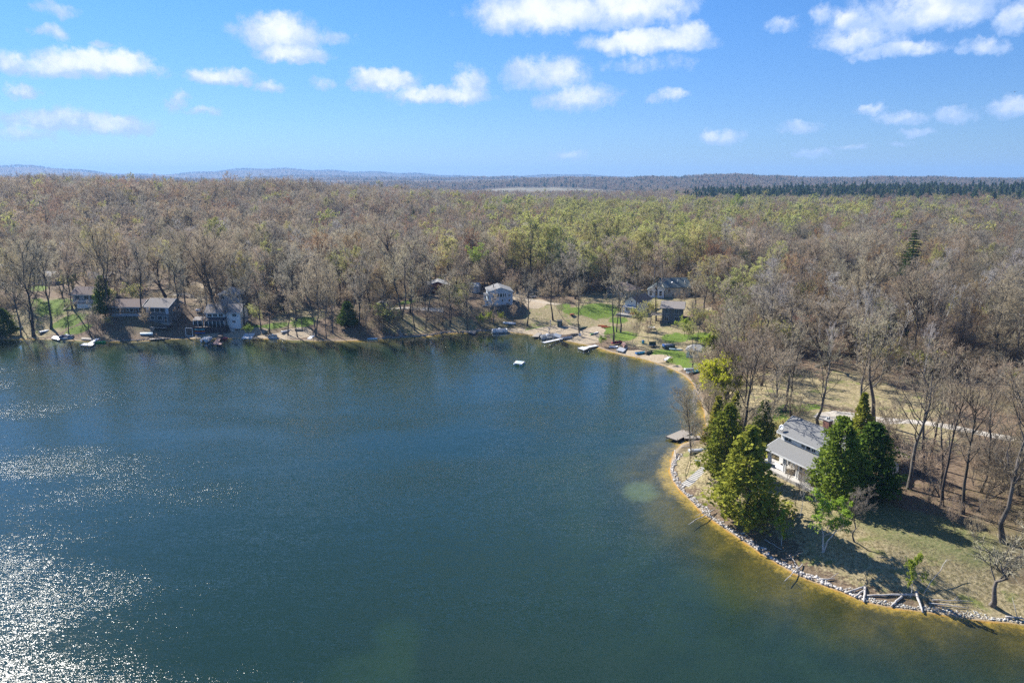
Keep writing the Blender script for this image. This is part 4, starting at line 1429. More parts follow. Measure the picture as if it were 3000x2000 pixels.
# big white house at the left: screened porch, gazebo corner and dark deck skirting
H = building('white_lake_house', 'large white house with a glazed porch and dark deck skirting at the waterside', 'house', 652, 963, R(3), dz=.0, r_clear=11, depth=9)
gable_body(H, 12.4, 8.5, 6.1, 2.3, 'x', SIDING_W, x0=.6)
box('foundation', H, -5.6, 6.78, .03, 8.4, -2, -.01, CONC)
gable_roof(H, 12.4, 8.5, 6.1, 2.3, 'x', ROOFT, .45, .15, x0=.6, trim=MATS['trim_white'])
for xc in (-4.2, -2.2, -.2):
    window(H, xc, 5.1, 1.45, 1.05, cols=2)
window(H, 4.7, 5.1, 1.35, 1.05, cols=2)
window(H, 4.4, 2.7, 1.1, .75, cols=2)
dk = box('deck', H, -9.2, 2.4, -3.3, -.02, 1.1, 1.35, WOODD)
box('deck_skirting', dk, -9.0, 2.3, -3.2, -.1, -1.4, 1.1, WOODD)
shed_roof(H, -5.6, 2.0, -2.9, -.02, 3.55, 4.25, ROOFD, .14)
for i in range(6):
    xx = -5.2 + i * 1.38
    box('porch_post', H, xx - .09, xx + .09, -2.85, -2.67, 1.35, 3.58, MATS['trim_white'])
for i in range(5):
    xx = -5.2 + i * 1.38
    box('porch_pane', H, xx + .1, xx + 1.27, -2.78, -2.74, 1.6, 3.5, MATS['glass'])
# gazebo corner
shed_roof(H, -9.3, -5.7, -3.3, -.2, 3.85, 4.6, ROOFT, .14, 'gazebo_roof')
for xx in (-9.1, -7.5, -5.9):
    box('gazebo_post', H, xx - .09, xx + .09, -3.2, -3.02, 1.35, 3.85, MATS['trim_white'])
for xx in (-9.0, -7.4):
    box('gazebo_pane', H, xx + .05, xx + 1.38, -3.12, -3.08, 1.6, 3.7, MATS['glass'])
railing(dk, [(-9.1, -3.25, 1.35), (2.3, -3.25, 1.35)], WOODD, .9, 1.5)
steps(dk, (3.4, -3.4, -.9), (2.5, -1.6, 1.2), 1.3, 7, WOODD)
box('stair_landing', dk, 3.2, 4.9, -1.9, -.3, -1.2, .2, CONC)
boxes('side_balcony', H, [(6.9, 9.0, 1.5, 5.5, 3.2, 3.35)], WOODG)
railing(H, [(6.9, 1.5, 3.35), (9.0, 1.5, 3.35), (9.0, 5.5, 3.35)], WOODG, .9, 1.2)
for yy in (1.6, 5.4):
    box('balcony_post', H, 8.85, 9.0, yy - .08, yy + .08, -1, 3.2, WOODG)

# grey upper house directly behind it
H = building('grey_upper_house', 'grey hip-roofed house standing right behind the large white waterside house', 'house', 676, 897, R(5), dz=.4, r_clear=7, depth=8)
box('wall', H, -4.3, 4.3, 0, 8, -2, 4.4, SIDING_G)
hip_roof(H, 8.6, 8, 4.4, 2.3, ROOFL, .6, 1.6)
gb = gable_body(H, 5.2, 3, .02, 1.6, 'y', SIDING_G, 'dormer', y0=-.45, x0=-.3, z0=4.4)
gable_roof(H, 5.2, 3, 4.42, 1.6, 'y', ROOFL, .3, .12, y0=-.45, x0=-.3, trim=MATS['trim_white'])
window(H, -2.9, 3.1, 1.5, 1.2, cols=2)
window(H, 3.1, 3.1, .9, 1.1)

# slate-blue house with the triple window
H = building('triple_window_house', 'slate-blue two-storey house with a white-framed triple window upstairs', 'house', 464, 945, R(-9), r_clear=8, depth=9)
gable_body(H, 9.2, 9, 5.9, 2.4, 'x', SIDING_D)
box('foundation', H, -4.58, 4.58, .02, 8.9, -2.5, -.01, STONE)
gable_roof(H, 9.2, 9, 5.9, 2.4, 'x', ROOFT, .5, .15, trim=MATS['trim_white'])
for xc in (-2.05, .15, 2.35):
    window(H, xc, 4.75, 2.0, 1.6)
box('panel', H, *(-4.4, -3.3, -.05, .02, 3.6, 5.8), SIDING_B)
box('panel', H, *(3.55, 4.6, -.05, .02, 3.4, 5.8), SIDING_B)
window(H, .9, 1.8, 1.9, 1.4)
window(H, -2.1, 1.8, 1.5, 1.3)
door(H, 3.2, .3, 1.0, 2.2, 0, WOODD, glass=True)
window(H, 3, 4.6, 1.1, 1.2, 4.6, face='right')
window(H, 6, 4.6, 1.1, 1.2, 4.6, face='right')
dk = box('deck', H, -.5, 6.3, -4.4, -.1, -1.0, -.8, WOODD)
box('deck_edge', dk, -.5, 6.3, -4.5, -4.4, -1.05, -.7, WOODG)
for xx in (-.3, 3, 6.1):
    box('deck_post', dk, xx - .1, xx + .1, -4.3, -4.1, -4.2, -1.0, WOODD)
steps(dk, (1.6, -8.6, -4.1), (.9, -4.6, -.95), 1.5, 12, WOODG)
boxes('side_stair', H, [(4.9, 8.5, 1.5, 3.0, .4, .6)], WOODD)

# low cottage with white window row
H = building('window_row_cottage', 'low taupe-roofed cottage with a row of white-framed windows', 'house', 372, 926, R(-3), r_clear=8, depth=8)
gable_body(H, 11.6, 8, 3.7, 2.0, 'x', WOODB)
gable_roof(H, 11.6, 8, 3.7, 2.0, 'x', ROOFB, .6, .15, trim=MATS['trim_white'])
box('foundation', H, -5.9, 5.9, -.06, 8, -2.4, 1.0, SIDING_G)
for xc in (-4.7, -3.1, -1.7):
    window(H, xc, 2.4, 1.2, 1.1)
window(H, 0.6, 2.5, 1.0, .9)
window(H, 2.0, 2.4, 1.4, 1.2)
door(H, 4.3, 1.02, .95, 2.0, -.06, WOODD)

# house with white deck front
H = building('deck_front_house', 'taupe-roofed house with a white-skirted deck above the green bank', 'house', 250, 893, R(-4), r_clear=8, depth=8)
gable_body(H, 10.0, 8, 4.2, 2.3, 'x', SIDING_G)
gable_roof(H, 10.0, 8, 4.2, 2.3, 'x', ROOFB, .5, .15, trim=MATS['trim_white'])
for xc in (-2.8, .8, 3.2):
    window(H, xc, 2.9, 1.7, 1.4, cols=2)
dk = box('deck', H, -3.8, 5.0, -3.2, -.02, .95, 1.15, WOODG)
box('deck_skirting', dk, -1.2, 4.9, -3.25, -3.1, -.9, .95, SIDING_W)
railing(dk, [(-3.7, -3.1, 1.15), (4.9, -3.1, 1.15)], MATS['trim_white'], .9, 1.4, 2)
steps(dk, (-6.2, -4.4, -1.2), (-4.0, -2.6, .95), 1.4, 8, WOODG)

# pale metal-roofed garage far left
H = building('pale_garage', 'pale grey garage with a metal roof beside the parked cars', 'garage', 112, 834, R(-6), r_clear=9, depth=8)
gable_body(H, 12.5, 8, 3.9, 1.6, 'x', SIDING_G)
gable_roof(H, 12.5, 8, 3.9, 1.6, 'x', METALR, .35, .12, trim=MATS['trim_white'])
for xc in (-3.4, 1.2):
    box('garage_door', H, xc - 1.4, xc + 1.4, -.06, 0, 0, 2.4, SIDING_W)
door(H, 4.6, 0, .95, 2.0, 0, SIDING_W)

# dark roofed building behind the deck house
H = building('dark_roof_house', 'dark-roofed brown building in the trees behind the deck-fronted house', 'house', 282, 832, R(-5), r_clear=7.5, depth=7)
gable_body(H, 10.5, 7, 2.9, 2.0, 'x', WOODB)
gable_roof(H, 10.5, 7, 2.9, 2.0, 'x', ROOFD, .5, .14, trim=MATS['trim_white'])
window(H, -2.5, 1.7, 1.4, 1.1, cols=2)
window(H, 2.5, 1.7, 1.4, 1.1, cols=2)
door(H, 0, 0, .95, 2.0, 0, SIDING_W)

# grey roof far back in the left woods
H = building('woods_house', 'grey-roofed house far back in the woods beside the upper road', 'house', 905, 738, R(10), r_clear=9, depth=9)
gable_body(H, 11, 9, 3.2, 2.3, 'x', SIDING_G)
gable_roof(H, 11, 9, 3.2, 2.3, 'x', METALR, .5, .14, trim=MATS['trim_white'])
window(H, -2.5, 1.8, 1.4, 1.1, cols=2)
window(H, 2.5, 1.8, 1.4, 1.1, cols=2)

# small brown shed with a white ridge
H = building('brown_shed', 'small brown plank shed on the bank below the log cabin', 'shed', 1118, 908, R(6), r_clear=3.5, depth=3)
gable_body(H, 3.2, 3, 2.4, .9, 'y', WOODB)
gable_roof(H, 3.2, 3, 2.4, .9, 'y', ROOFT, .3, .1, trim=MATS['trim_white'])
door(H, 0, 0, .9, 1.9, 0, WOODD)


# ------------------------------------------------------------------ drives and roads, draped on the ground
GRAVEL = mat('gravel_pale', (0.52, 0.475, 0.405), 0.95, 0.12, 0.8, col2=(0.38, 0.335, 0.275), bump=0.3)
ROADM = mat('road_grey', (0.40, 0.385, 0.355), 0.95, 0.1, 0.5, col2=(0.31, 0.295, 0.265))
TRACK = mat('sandy_track', (0.45, 0.38, 0.285), 0.95, 0.12, 0.6, col2=(0.31, 0.26, 0.19))


def strip(name, px, width, m, lift=0.07, tree_gap=None, widths=None):
    C = [at(u, v) for u, v in px]
    pts, wd = [], []
    for i in range(len(C) - 1):
        n = max(2, int((C[i + 1] - C[i]).length / 1.2))
        for k in range(n):
            f = k / n
            pts.append((C[i].x + (C[i + 1].x - C[i].x) * f, C[i].y + (C[i + 1].y - C[i].y) * f))
            if widths:
                wd.append(widths[i] * (1 - f) + widths[i + 1] * f)
            else:
                wd.append(width)
    P = np.array(pts)
    for _ in range(6):
        P[1:-1] = (P[:-2] + 2 * P[1:-1] + P[2:]) / 4
    T = np.gradient(P, axis=0)
    T /= np.linalg.norm(T, axis=1, keepdims=True)
    N = np.stack([-T[:, 1], T[:, 0]], 1)
    wd = np.array(wd) * (1 + 0.08 * np.sin(np.arange(len(P)) * 0.7))
    cols_ = 7
    V = []
    for j in range(cols_):
        q = P + N * ((j / (cols_ - 1) - 0.5) * wd)[:, None]
        z = terrain(q[:, 0], q[:, 1]) + lift - (0.12 if j in (0, cols_ - 1) else 0)
        V.append(np.column_stack([q, z]))
    V = np.stack(V, 1).reshape(-1, 3)
    ii = np.arange(len(P) * cols_).reshape(len(P), cols_)
    Fq = np.stack([ii[:-1, :-1], ii[:-1, 1:], ii[1:, 1:], ii[1:, :-1]], -1).reshape(-1, 4)
    o = link(name, mesh_np(name, V, Fq, (m,), smooth=True))
    tag(o, kind='structure')
    for k in range(0, len(P), 3):
        clear(P[k], (tree_gap or width / 2 + 1.5))
    return o


strip('driveway', [(2390, 1214), (2440, 1224), (2500, 1226), (2560, 1231), (2640, 1232), (2720, 1238), (2800, 1253), (2880, 1270), (2960, 1284), (3100, 1308)], 4, GRAVEL, widths=[4, 11, 12, 6, 3.6, 3.4, 3.4, 3.4, 3.4, 3.4], tree_gap=5.5)
strip('upper_road', [(-120, 782), (0, 778), (120, 772), (240, 764), (360, 757), (480, 752), (600, 748), (700, 742), (800, 737), (880, 731), (960, 724)], 5, ROADM, 0.25)
strip('hill_lane', [(500, 862), (560, 862), (610, 842), (660, 828), (720, 808)], 5, TRACK, tree_gap=3)
strip('gravel_road', [(1640, 742), (1700, 762), (1760, 782), (1815, 798), (1872, 816), (1930, 836)], 4.2, GRAVEL, 0.1)
strip('woods_road', [(2420, 983), (2490, 985), (2560, 992), (2640, 1000), (2760, 1012)], 3.6, TRACK)
strip('house_lane', [(1110, 905), (1180, 902), (1250, 905), (1310, 908)], 3.4, GRAVEL, tree_gap=3)
strip('parking_spot', [(1510, 868), (1560, 880), (1610, 888), (1650, 893)], 4.5, TRACK, tree_gap=4)
strip('parking_area', [(-80, 842), (0, 840), (40, 838), (75, 834)], 7, GRAVEL, tree_gap=4)


# ------------------------------------------------------------------ boats, docks and beach things
def prism(name, parent, pts, z0, z1, m):
    n = len(pts)
    V = [(x, y, z0) for x, y in pts] + [(x, y, z1) for x, y in pts]
    Fc = [tuple(range(n))[::-1], tuple(range(n, 2 * n))] + [(i, (i + 1) % n, n + (i + 1) % n, n + i) for i in range(n)]
    return poly(name, parent, V, Fc, m)


def hull_mesh(name, parent, Ln, W, Hh, m, both=True, deck=False, n=13):
    V, Fc = [], []
    sec = 7
    for i in range(n):
        s = i / (n - 1)
        t_ = 2 * s - 1
        wd = W / 2 * ((1 - abs(t_) ** 2.4) if both else (min(1.0, 1.25 * (1 - max(t_, -0.2) ** 2 * 1.0)) if t_ > 0 else 0.98 - 0.1 * abs(t_)))
        if not both and i == n - 1:
            wd = 0.02
        wd = max(wd, 0.02)
        sheer = Hh * (1 + 0.28 * t_ * t_ if both else 1 + 0.35 * max(t_, 0) ** 2)
        for j in range(sec):
            a = math.pi * j / (sec - 1)
            c, sn = math.cos(a), math.sin(a)
            V.append((s * Ln - Ln / 2, wd * math.copysign(abs(c) ** 0.7, c), sheer * (1 - abs(sn) ** 0.8)))
    for i in range(n - 1):
        for j in range(sec - 1):
            Fc.append((i * sec + j, i * sec + j + 1, (i + 1) * sec + j + 1, (i + 1) * sec + j))
    Fc.append(tuple(range(sec)))
    Fc.append(tuple((n - 1) * sec + j for j in range(sec))[::-1])
    if deck:
        for i in range(n - 1):
            Fc.append((i * sec, (i + 1) * sec, (i + 1) * sec + sec - 1, i * sec + sec - 1))
    o = poly(name, parent, V, Fc, m, True)
    if not deck:
        md = o.modifiers.new('thickness', 'SOLIDIFY')
        md.thickness = 0.04
    return o


def rowboat(u, v, rz, Ln, W, Hh, m, label, cat='boat', flip=False, both=False, z=None, tilt=0.0, name='rowboat', inner=None, group=None, dz=0.0):
    p = at(u, v, z)
    o = empty(name, (p.x, p.y, p.z + dz + (Hh if flip else 0.02)), rz)
    if flip:
        o.rotation_euler = (math.pi, tilt, rz)
    elif tilt:
        o.rotation_euler = (tilt, 0, rz)
    hull_mesh('hull', o, Ln, W, Hh, m, both)
    if both:
        for s_ in (-.28, .28):
            box('seat', o, s_ * Ln - .12, s_ * Ln + .12, -W * .36, W * .36, Hh * .62, Hh * .68, inner or WOODB)
        box('thwart', o, -.05, .05, -W * .46, W * .46, Hh * .85, Hh * .9, inner or WOODB)
    else:
        for s_ in (-.34, -.05, .2):
            box('seat', o, s_ * Ln - .14, s_ * Ln + .14, -W * .38, W * .38, Hh * .55, Hh * .62, inner or ALUM)
        box('transom', o, -Ln / 2 - .03, -Ln / 2 + .05, -W * .42, W * .42, .08, Hh * .98, inner or ALUM)
    tag(o, label, cat, group)
    clear(p, 2.5)
    return o


def kayak(u, v, rz, Ln, W, m, label, z=None, dz=0.0, name='kayak', cat='kayak', group=None, board=False):
    p = at(u, v, z)
    o = empty(name, (p.x, p.y, p.z + dz + .02), rz)
    hull_mesh('hull', o, Ln, W, .3 if not board else .14, m, True, deck=True)
    if not board:
        V_, F_ = tubes(np.array([[(.45 * math.cos(a), .2 * math.sin(a), .31) for a in np.linspace(0, 6.283, 13)]]), np.full((1, 13), .035), 5)
        poly('cockpit_rim', o, V_, [tuple(int(i) for i in f) for f in F_], BLACKP)
        box('seat', o, -.28, .1, -.16, .16, .30, .325, BLACKP)
    else:
        box('deck_pad', o, -Ln * .22, Ln * .1, -W * .28, W * .28, .14, .152, MATS['metal_grey'])
    tag(o, label, cat, group)
    return o


def slab_px(name, px, z, th, m, label, cat, post=None, frame=None, group=None, drop=1.6, kids=()):
    """a platform whose corners are read off the photograph at a known height over the water"""
    C = [at(u, v, z) for u, v in px]
    cx, cy = sum(c.x for c in C) / len(C), sum(c.y for c in C) / len(C)
    o = empty(name, (cx, cy, z))
    pts = [(c.x - cx, c.y - cy) for c in C]
    prism('deck', o, pts, -th * .45, 0, m)
    sm = [(x * .985, y * .985) for x, y in pts]
    prism('frame', o, sm, -th, -th * .46, frame or m)
    if post:
        for x, y in pts:
            tube('post', o, [(x * .96, y * .96, -drop), (x * .96, y * .96, .35)], [.06, .06], post, 7)
    tag(o, label, cat, group)
    return o


def run(name, a, b, width, z, m, label, cat='dock', z2=None, post=None, th=.16, group=None):
    p, q = at(*a, z), at(*b, z2 if z2 is not None else z)
    d = q - p
    Ln = Vector((d.x, d.y)).length
    o = empty(name, p, math.atan2(d.y, d.x))
    sl = (q.z - p.z)
    V = [(0, -width / 2, 0), (Ln, -width / 2, sl), (Ln, width / 2, sl), (0, width / 2, 0)]
    V += [(x, y, zz - th) for x, y, zz in V]
    poly('deck', o, V, BOXF, m)
    for s_ in (-1, 1):
        beam('stringer', o, (0, s_ * (width / 2 - .06), -th - .05), (Ln, s_ * (width / 2 - .06), sl - th - .05), .08, .12, WOODD)
    n = max(2, int(Ln / 2.2) + 1)
    if post:
        for i in range(n):
            x = Ln * i / (n - 1)
            for s_ in (-1, 1):
                tube('post', o, [(x, s_ * (width / 2 + .05), sl * i / (n - 1) - 1.3), (x, s_ * (width / 2 + .05), sl * i / (n - 1) + .25)], [.05, .05], post, 6)
    tag(o, label, cat, group)
    return o


def pontoon_boat(u, v, rz, Ln, W, label, skin=None, cover=None, z=0.0, canopy=True, dz=0.0):
    p = at(u, v, z)
    o = empty('pontoon_boat', (p.x, p.y, p.z + dz), rz)
    for s_ in (-1, 1):
        tube('pontoon', o, [(-Ln * .5, s_ * W * .34, .18), (-Ln * .47, s_ * W * .34, .18), (Ln * .42, s_ * W * .34, .18), (Ln * .5, s_ * W * .34, .3)], [.1, .3, .3, .04], ALUM, 10)
    box('deck', o, -Ln * .48, Ln * .46, -W / 2, W / 2, .48, .58, MATS['trim_white'])
    sk = skin or WHITEP
    fence = [(-Ln * .46, Ln * .42, -W / 2 + .02, -W / 2 + .07, .62, 1.2), (-Ln * .46, Ln * .42, W / 2 - .07, W / 2 - .02, .62, 1.2), (Ln * .40, Ln * .45, -W / 2 + .08, W / 2 - .08, .62, 1.2), (-Ln * .46, -Ln * .42, -W / 2 + .08, W * .1, .62, 1.2)]
    for f in fence:
        box('fence_panel', o, *f, sk)
    for x0, x1, y0, y1 in ((-.4, -.2, -.38, .05), (.12, .36, -.4, -.1), (.12, .36, .1, .4)):
        s1 = box('seat', o, x0 * Ln, x1 * Ln, y0 * W, y1 * W, .58, .95, cover or CANVAS)
        box('seat_back', s1, x0 * Ln, x0 * Ln + .18, y0 * W, y1 * W, .95, 1.3, cover or CANVAS)
    box('console', o, -.08 * Ln, .04 * Ln, .08 * W, .36 * W, .58, 1.5, WHITEP)
    mo = box('motor', o, -Ln * .56, -Ln * .49, -.2, .2, .35, 1.15, BLACKP)
    box('motor_leg', mo, -Ln * .54, -Ln * .51, -.08, .08, -.3, .35, BLACKP)
    if canopy:
        for x in (-.3, -.02):
            for s_ in (-1, 1):
                tube('canopy_pole', o, [(x * Ln, s_ * W * .46, 1.2), (x * Ln, s_ * W * .46, 2.3)], [.025, .025], ALUM, 6)
        V = [(-.36 * Ln, -W * .48, 2.25), (-.16 * Ln, -W * .48, 2.42), (.04 * Ln, -W * .48, 2.25), (-.36 * Ln, W * .48, 2.25), (-.16 * Ln, W * .48, 2.42), (.04 * Ln, W * .48, 2.25)]
        V += [(x, y, z_ + .05) for x, y, z_ in V]
        poly('canopy', o, V, [(0, 3, 4, 1), (1, 4, 5, 2), (6, 7, 10, 9), (7, 8, 11, 10), (0, 1, 7, 6), (1, 2, 8, 7), (3, 9, 10, 4), (4, 10, 11, 5), (0, 6, 9, 3), (2, 5, 11, 8)], CANVAS)
    tag(o, label, 'boat')
    return o


# floating swim raft in the bay
sr = slab_px('swim_raft', [(1506, 1063), (1512, 1056), (1537, 1058.5), (1528, 1066)], .75, .22, WHITEP, 'white swim raft with a pale blue top floating alone in the bay', 'raft', frame=MATS['metal_grey'])
for cch in list(sr.children):
    if cch.name.startswith('deck'):
        vv = [v_.co.copy() for v_ in cch.data.vertices][:4]
prism('top_mat', sr, [(q.x * .72, q.y * .72) for q in vv], .004, .03, PALEB)
for q in vv:
    tube('float_barrel', sr, [(q.x * .8 - .5, q.y * .8, -.5), (q.x * .8 + .5, q.y * .8, -.5)], [.29, .29], PALEB, 10)

# near dock at the point
slab_px('timber_dock', [(1950, 1278), (1999, 1257.5), (2029, 1266), (1984, 1289)], .55, .3, WOODG, 'wide weathered timber dock at the tip of the near point', 'dock', post=WOODB, frame=WOODD)
run('dock_gangway', (2004, 1280), (2066, 1279), 1.5, .53, WOODG, 'narrow weathered gangway joining the timber dock to the near bank', 'dock', post=WOODB)
# stone steps down the point
sp = empty('stone_steps', at(2007, 1423))
a_, b_ = at(2007, 1423), at(2075, 1364)
steps(sp, (0, 0, .1), (b_.x - a_.x, b_.y - a_.y, b_.z - a_.z + .12), 1.7, 15, CONC, th=.3)
tag(sp, 'flight of pale stone steps running down the near point to the water', 'steps')
rowboat(2048, 1322, R(10), 4.2, 1.5, .55, ALUM, 'silver rowboat lying upside down among stones by the near dock', flip=True)
rowboat(2045, 1352, R(-20), 1.3, .7, .2, WHITEP, 'little white dinghy lying on the dry grass of the near point', name='dinghy')

# left shore
rowboat(52, 962, R(12), 3.6, 1.5, .6, WHITEP, 'white rowboat with a purple stripe pulled up at far left', inner=NAVY)
rowboat(131, 972, R(70), 4.0, 1.6, .55, ALUM, 'silver rowboat upside down against the leaning trunk', flip=True)
pontoon_boat(196, 990, R(12), 4.6, 2.2, 'small white pontoon boat beached left of the green-banked lawn', z=None, canopy=False, skin=NAVY, cover=WHITEP, dz=-.2)
slab_px('boat_lift', [(150, 990), (160, 981), (182, 985), (172, 996)], .5, .25, MATS['metal_grey'], 'grey metal boat lift standing at the left shore', 'lift', post=MATS['metal_grey'])
slab_px('grey_float', [(238, 993), (240, 983), (275, 984), (272, 995)], .5, .45, WOODG, 'grey upturned float beside the white T-shaped dock', 'float')
slab_px('t_dock', [(234, 1011), (245, 1005), (277, 1005), (270, 1012)], .45, .25, WHITEP, 'white T-shaped dock head at the left shore', 'dock', post=ALUM, frame=NAVY)
run('white_gangway', (262, 1006), (287, 991), 1.2, .47, WHITEP, 'white gangway leading from the shore to the T-shaped dock', post=ALUM, z2=.9)
rowboat(291, 1004, R(5), 4.4, 1.5, .6, GREENP, 'bright green rowboat floating beside the white T-shaped dock', z=0.0, inner=WHITEP, dz=-.15)
slab_px('tarp_box', [(410, 977), (411, 966), (445, 966), (448, 977)], 1.6, .5, PALEB, 'pale blue tarpaulin-covered box on the bank below the triple-window house', 'box')
run('low_dock', (438, 993), (482, 990), 1.6, .5, WOODG, 'low grey dock along the shore below the triple-window house', post=WOODD)
# white frame, kayaks on a rack
fr_ = empty('square_stand', at(555, 984))
boxes('frame', fr_, [(-1.3, -1.15, 0, .1, 0, 3.0), (1.15, 1.3, 0, .1, 0, 3.0), (-1.3, 1.3, -.005, .105, 2.85, 3.0), (-1.3, 1.3, -.005, .105, 0, .15)], WHITEP)
for s_ in (-1, 1):
    box('foot', fr_, s_ * 1.22 - .1, s_ * 1.22 + .1, -.5, .6, -.1, .0, WHITEP)
tag(fr_, 'upright white square frame standing at the water left of the kayaks', 'frame')
kr = empty('kayak_rack', at(588, 979))
for xx in (-1.4, 1.4):
    box('upright', kr, xx - .06, xx + .06, -.06, .06, -.2, 2.3, WOODB)
    for zz in (.35, 1.0, 1.65):
        box('arm', kr, xx - .05, xx + .05, -.75, .05, zz - .08, zz, WOODB)
tag(kr, 'timber kayak rack in front of the dark deck skirting', 'rack')
kp = kr.location
for zz, m_, lb in ((1.66, TEAL, 'teal kayak on the top arms of the timber rack'), (1.01, ORANGE, 'orange kayak on the middle arms of the timber rack'), (.36, TARPB, 'blue kayak on the bottom arms of the timber rack')):
    k_ = kayak(588, 979, 0, 3.6, .65, m_, lb, group='kayaks on the rack')
    k_.location = (kp.x, kp.y - .4, kp.z + zz)
pontoon_boat(605, 1000, R(88), 4.8, 2.5, 'white pontoon boat moored beside the red-stained dock', z=0.0, canopy=False, cover=WHITEP)
slab_px('red_dock', [(622, 1008), (637, 989), (648, 990), (640, 1002), (651, 1003), (649, 1009)], .5, .28, WOODR, 'red-stained L-shaped dock with navy sides', 'dock', post=WOODD, frame=NAVY)
run('dock_ramp', (641, 992), (648, 976), 1.6, .5, WOODD, 'dark ramp from the beach down to the red-stained dock', z2=1.2)


def jetski(u, v, rz, m, label, z=None, dz=0.0, group=None):
    p = at(u, v, z)
    o = empty('jet_ski', (p.x, p.y, p.z + dz), rz)
    hull_mesh('hull', o, 2.9, 1.1, .45, m, False, deck=True)
    box('seat', o, -1.1, .15, -.2, .2, .42, .75, BLACKP)
    V = [(-.1, -.3, .45), (1.1, -.12, .5), (1.1, .12, .5), (-.1, .3, .45), (.1, -.18, .95), (.55, -.1, .75), (.55, .1, .75), (.1, .18, .95)]
    poly('cowling', o, V, BOXF, m)
    box('handlebar', o, .1, .16, -.4, .4, .95, 1.02, BLACKP)
    tag(o, label, 'jet ski', group)
    return o


jetski(655, 994, R(20), REDP, 'red jet ski moored right beside the red-stained dock', z=0.0)
run('launch_ramp', (722, 991), (733, 976), 3.6, .15, WHITEP, 'wide pale launch ramp at the edge of the grey beach', 'ramp', z2=.9)
pontoon_boat(800, 990, R(15), 3.2, 1.8, 'small grey pedal boat pulled up beside the sandy mound', z=None, canopy=False, skin=MATS['metal_grey'], dz=-.1)
rowboat(838, 972, R(52), 3.8, 1.5, .55, ALUM, 'silver rowboat upside down on the sandy mound', flip=True)
tb = slab_px('fire_pit_cover', [(864, 972), (869, 963), (891, 963), (886, 973)], 1.2, .55, BLACKP, 'square black covered table on the sandy mound', 'table')
tb.location.z = at(877, 970).z + .55
run('white_plank', (905, 992), (922, 979), 1.5, .35, WHITEP, 'white plank ramp leaning at the foot of the big shoreline tree', 'ramp', z2=1.0)
# middle shore
rowboat(1091, 994, R(2), 3.6, 1.3, .5, PALEB, 'pale blue rowboat floating under the shaded bank', z=0.0, inner=NAVY, dz=-.12)
st = empty('bank_stairs', at(1178, 988))
q_ = at(1166, 966)
steps(st, (0, 0, .1), (q_.x - st.location.x, q_.y - st.location.y, q_.z - st.location.z + .1), 1.3, 12, WOODG)
for s_ in (-.75, .75):
    beam('handrail', st, (s_, 0, .9), (q_.x - st.location.x + s_, q_.y - st.location.y, q_.z - st.location.z + 1.0), .07, .1, WOODD)
tag(st, 'timber stairs climbing the shaded bank left of the forked tree', 'stairs')
slab_px('brown_raft', [(1369, 973), (1376, 967), (1396, 969), (1392, 977)], .45, .35, WOODG, 'small brown timber raft moored below the blue house', 'raft', frame=NAVY)
pontoon_boat(1464, 973, R(8), 6.2, 2.4, 'pontoon boat with blue-grey seats moored below the blue house', z=0.0, canopy=False)
rowboat(1493, 948, R(-18), 5.0, 1.6, .6, WHITEP, 'long white rowboat lying on the shaded bank under the blue house', flip=True)
slab_px('brown_dock', [(1557, 986), (1577, 973), (1592, 971), (1582, 980), (1579, 986)], .45, .25, WOODG, 'brown timber dock angled out from the sandy beach', 'dock', post=WOODD, frame=WOODD)
pontoon_boat(1606, 990, R(24), 6.6, 2.5, 'blue-grey pontoon boat moored at the long white dock of the beach', z=0.0, canopy=False, skin=ALUM)
run('white_dock', (1592, 1003), (1652, 990), 1.3, .5, WHITEP, 'long white dock running beside the blue-grey pontoon boat', post=ALUM, th=.22)
ttl = slab_px('lift_canopy', [(1621, 982), (1628, 975), (1645, 981), (1640, 990)], 2.3, .12, CANVAS, 'slate canvas boat-lift canopy above the beach end of the white dock', 'canopy', post=ALUM, drop=2.2)
rowboat(1662, 992, R(25), 4.2, 1.6, .6, ALUM, 'grey aluminium rowboat nosed onto the beach right of the white dock', inner=CANVAS)
rowboat(1682, 982, R(30), 3.4, 1.4, .5, WOODG, 'pale wooden punt lying on the beach behind the aluminium rowboat', inner=WOODB)
sg = empty('notice_board', at(1699, 988))
box('board', sg, -.45, .45, -.03, .03, .55, 1.6, WHITEP)
for s_ in (-.3, .3):
    box('leg', sg, s_ - .04, s_ + .04, -.025, .025, 0, .55, WOODG)
tag(sg, 'blank white board on legs at the foot of the beach tree', 'board')
rowboat(1708, 962, R(38), 5.0, 1.1, .5, GREEND, 'dark green canoe lying upside down behind the beach tree', 'canoe', flip=True, both=True, name='canoe')
kayak(1733, 979, R(58), 2.9, .7, LIME, 'lime-edged paddleboard leaning nearest the beach tree', board=True, name='paddleboard', cat='paddleboard')
kayak(1738, 978, R(58), 2.9, .6, GREENP, 'thin green paddleboard between the lime and white boards', board=True, name='paddleboard', cat='paddleboard')
kayak(1748, 975, R(52), 4.2, 1.1, WHITEP, 'broad white paddleboard on the sand right of the beach tree', board=True, name='paddleboard', cat='paddleboard')
run('white_pier', (1700, 1020), (1748, 1011), 1.6, .5, WHITEP, 'white straight pier with a wider head in front of the green shrub', post=ALUM, th=.22)
slab_px('pier_head', [(1693, 1019), (1706, 1015), (1725, 1019), (1711, 1025)], .55, .3, WHITEP, 'white square head at the end of the straight pier', 'dock', post=ALUM, frame=NAVY)
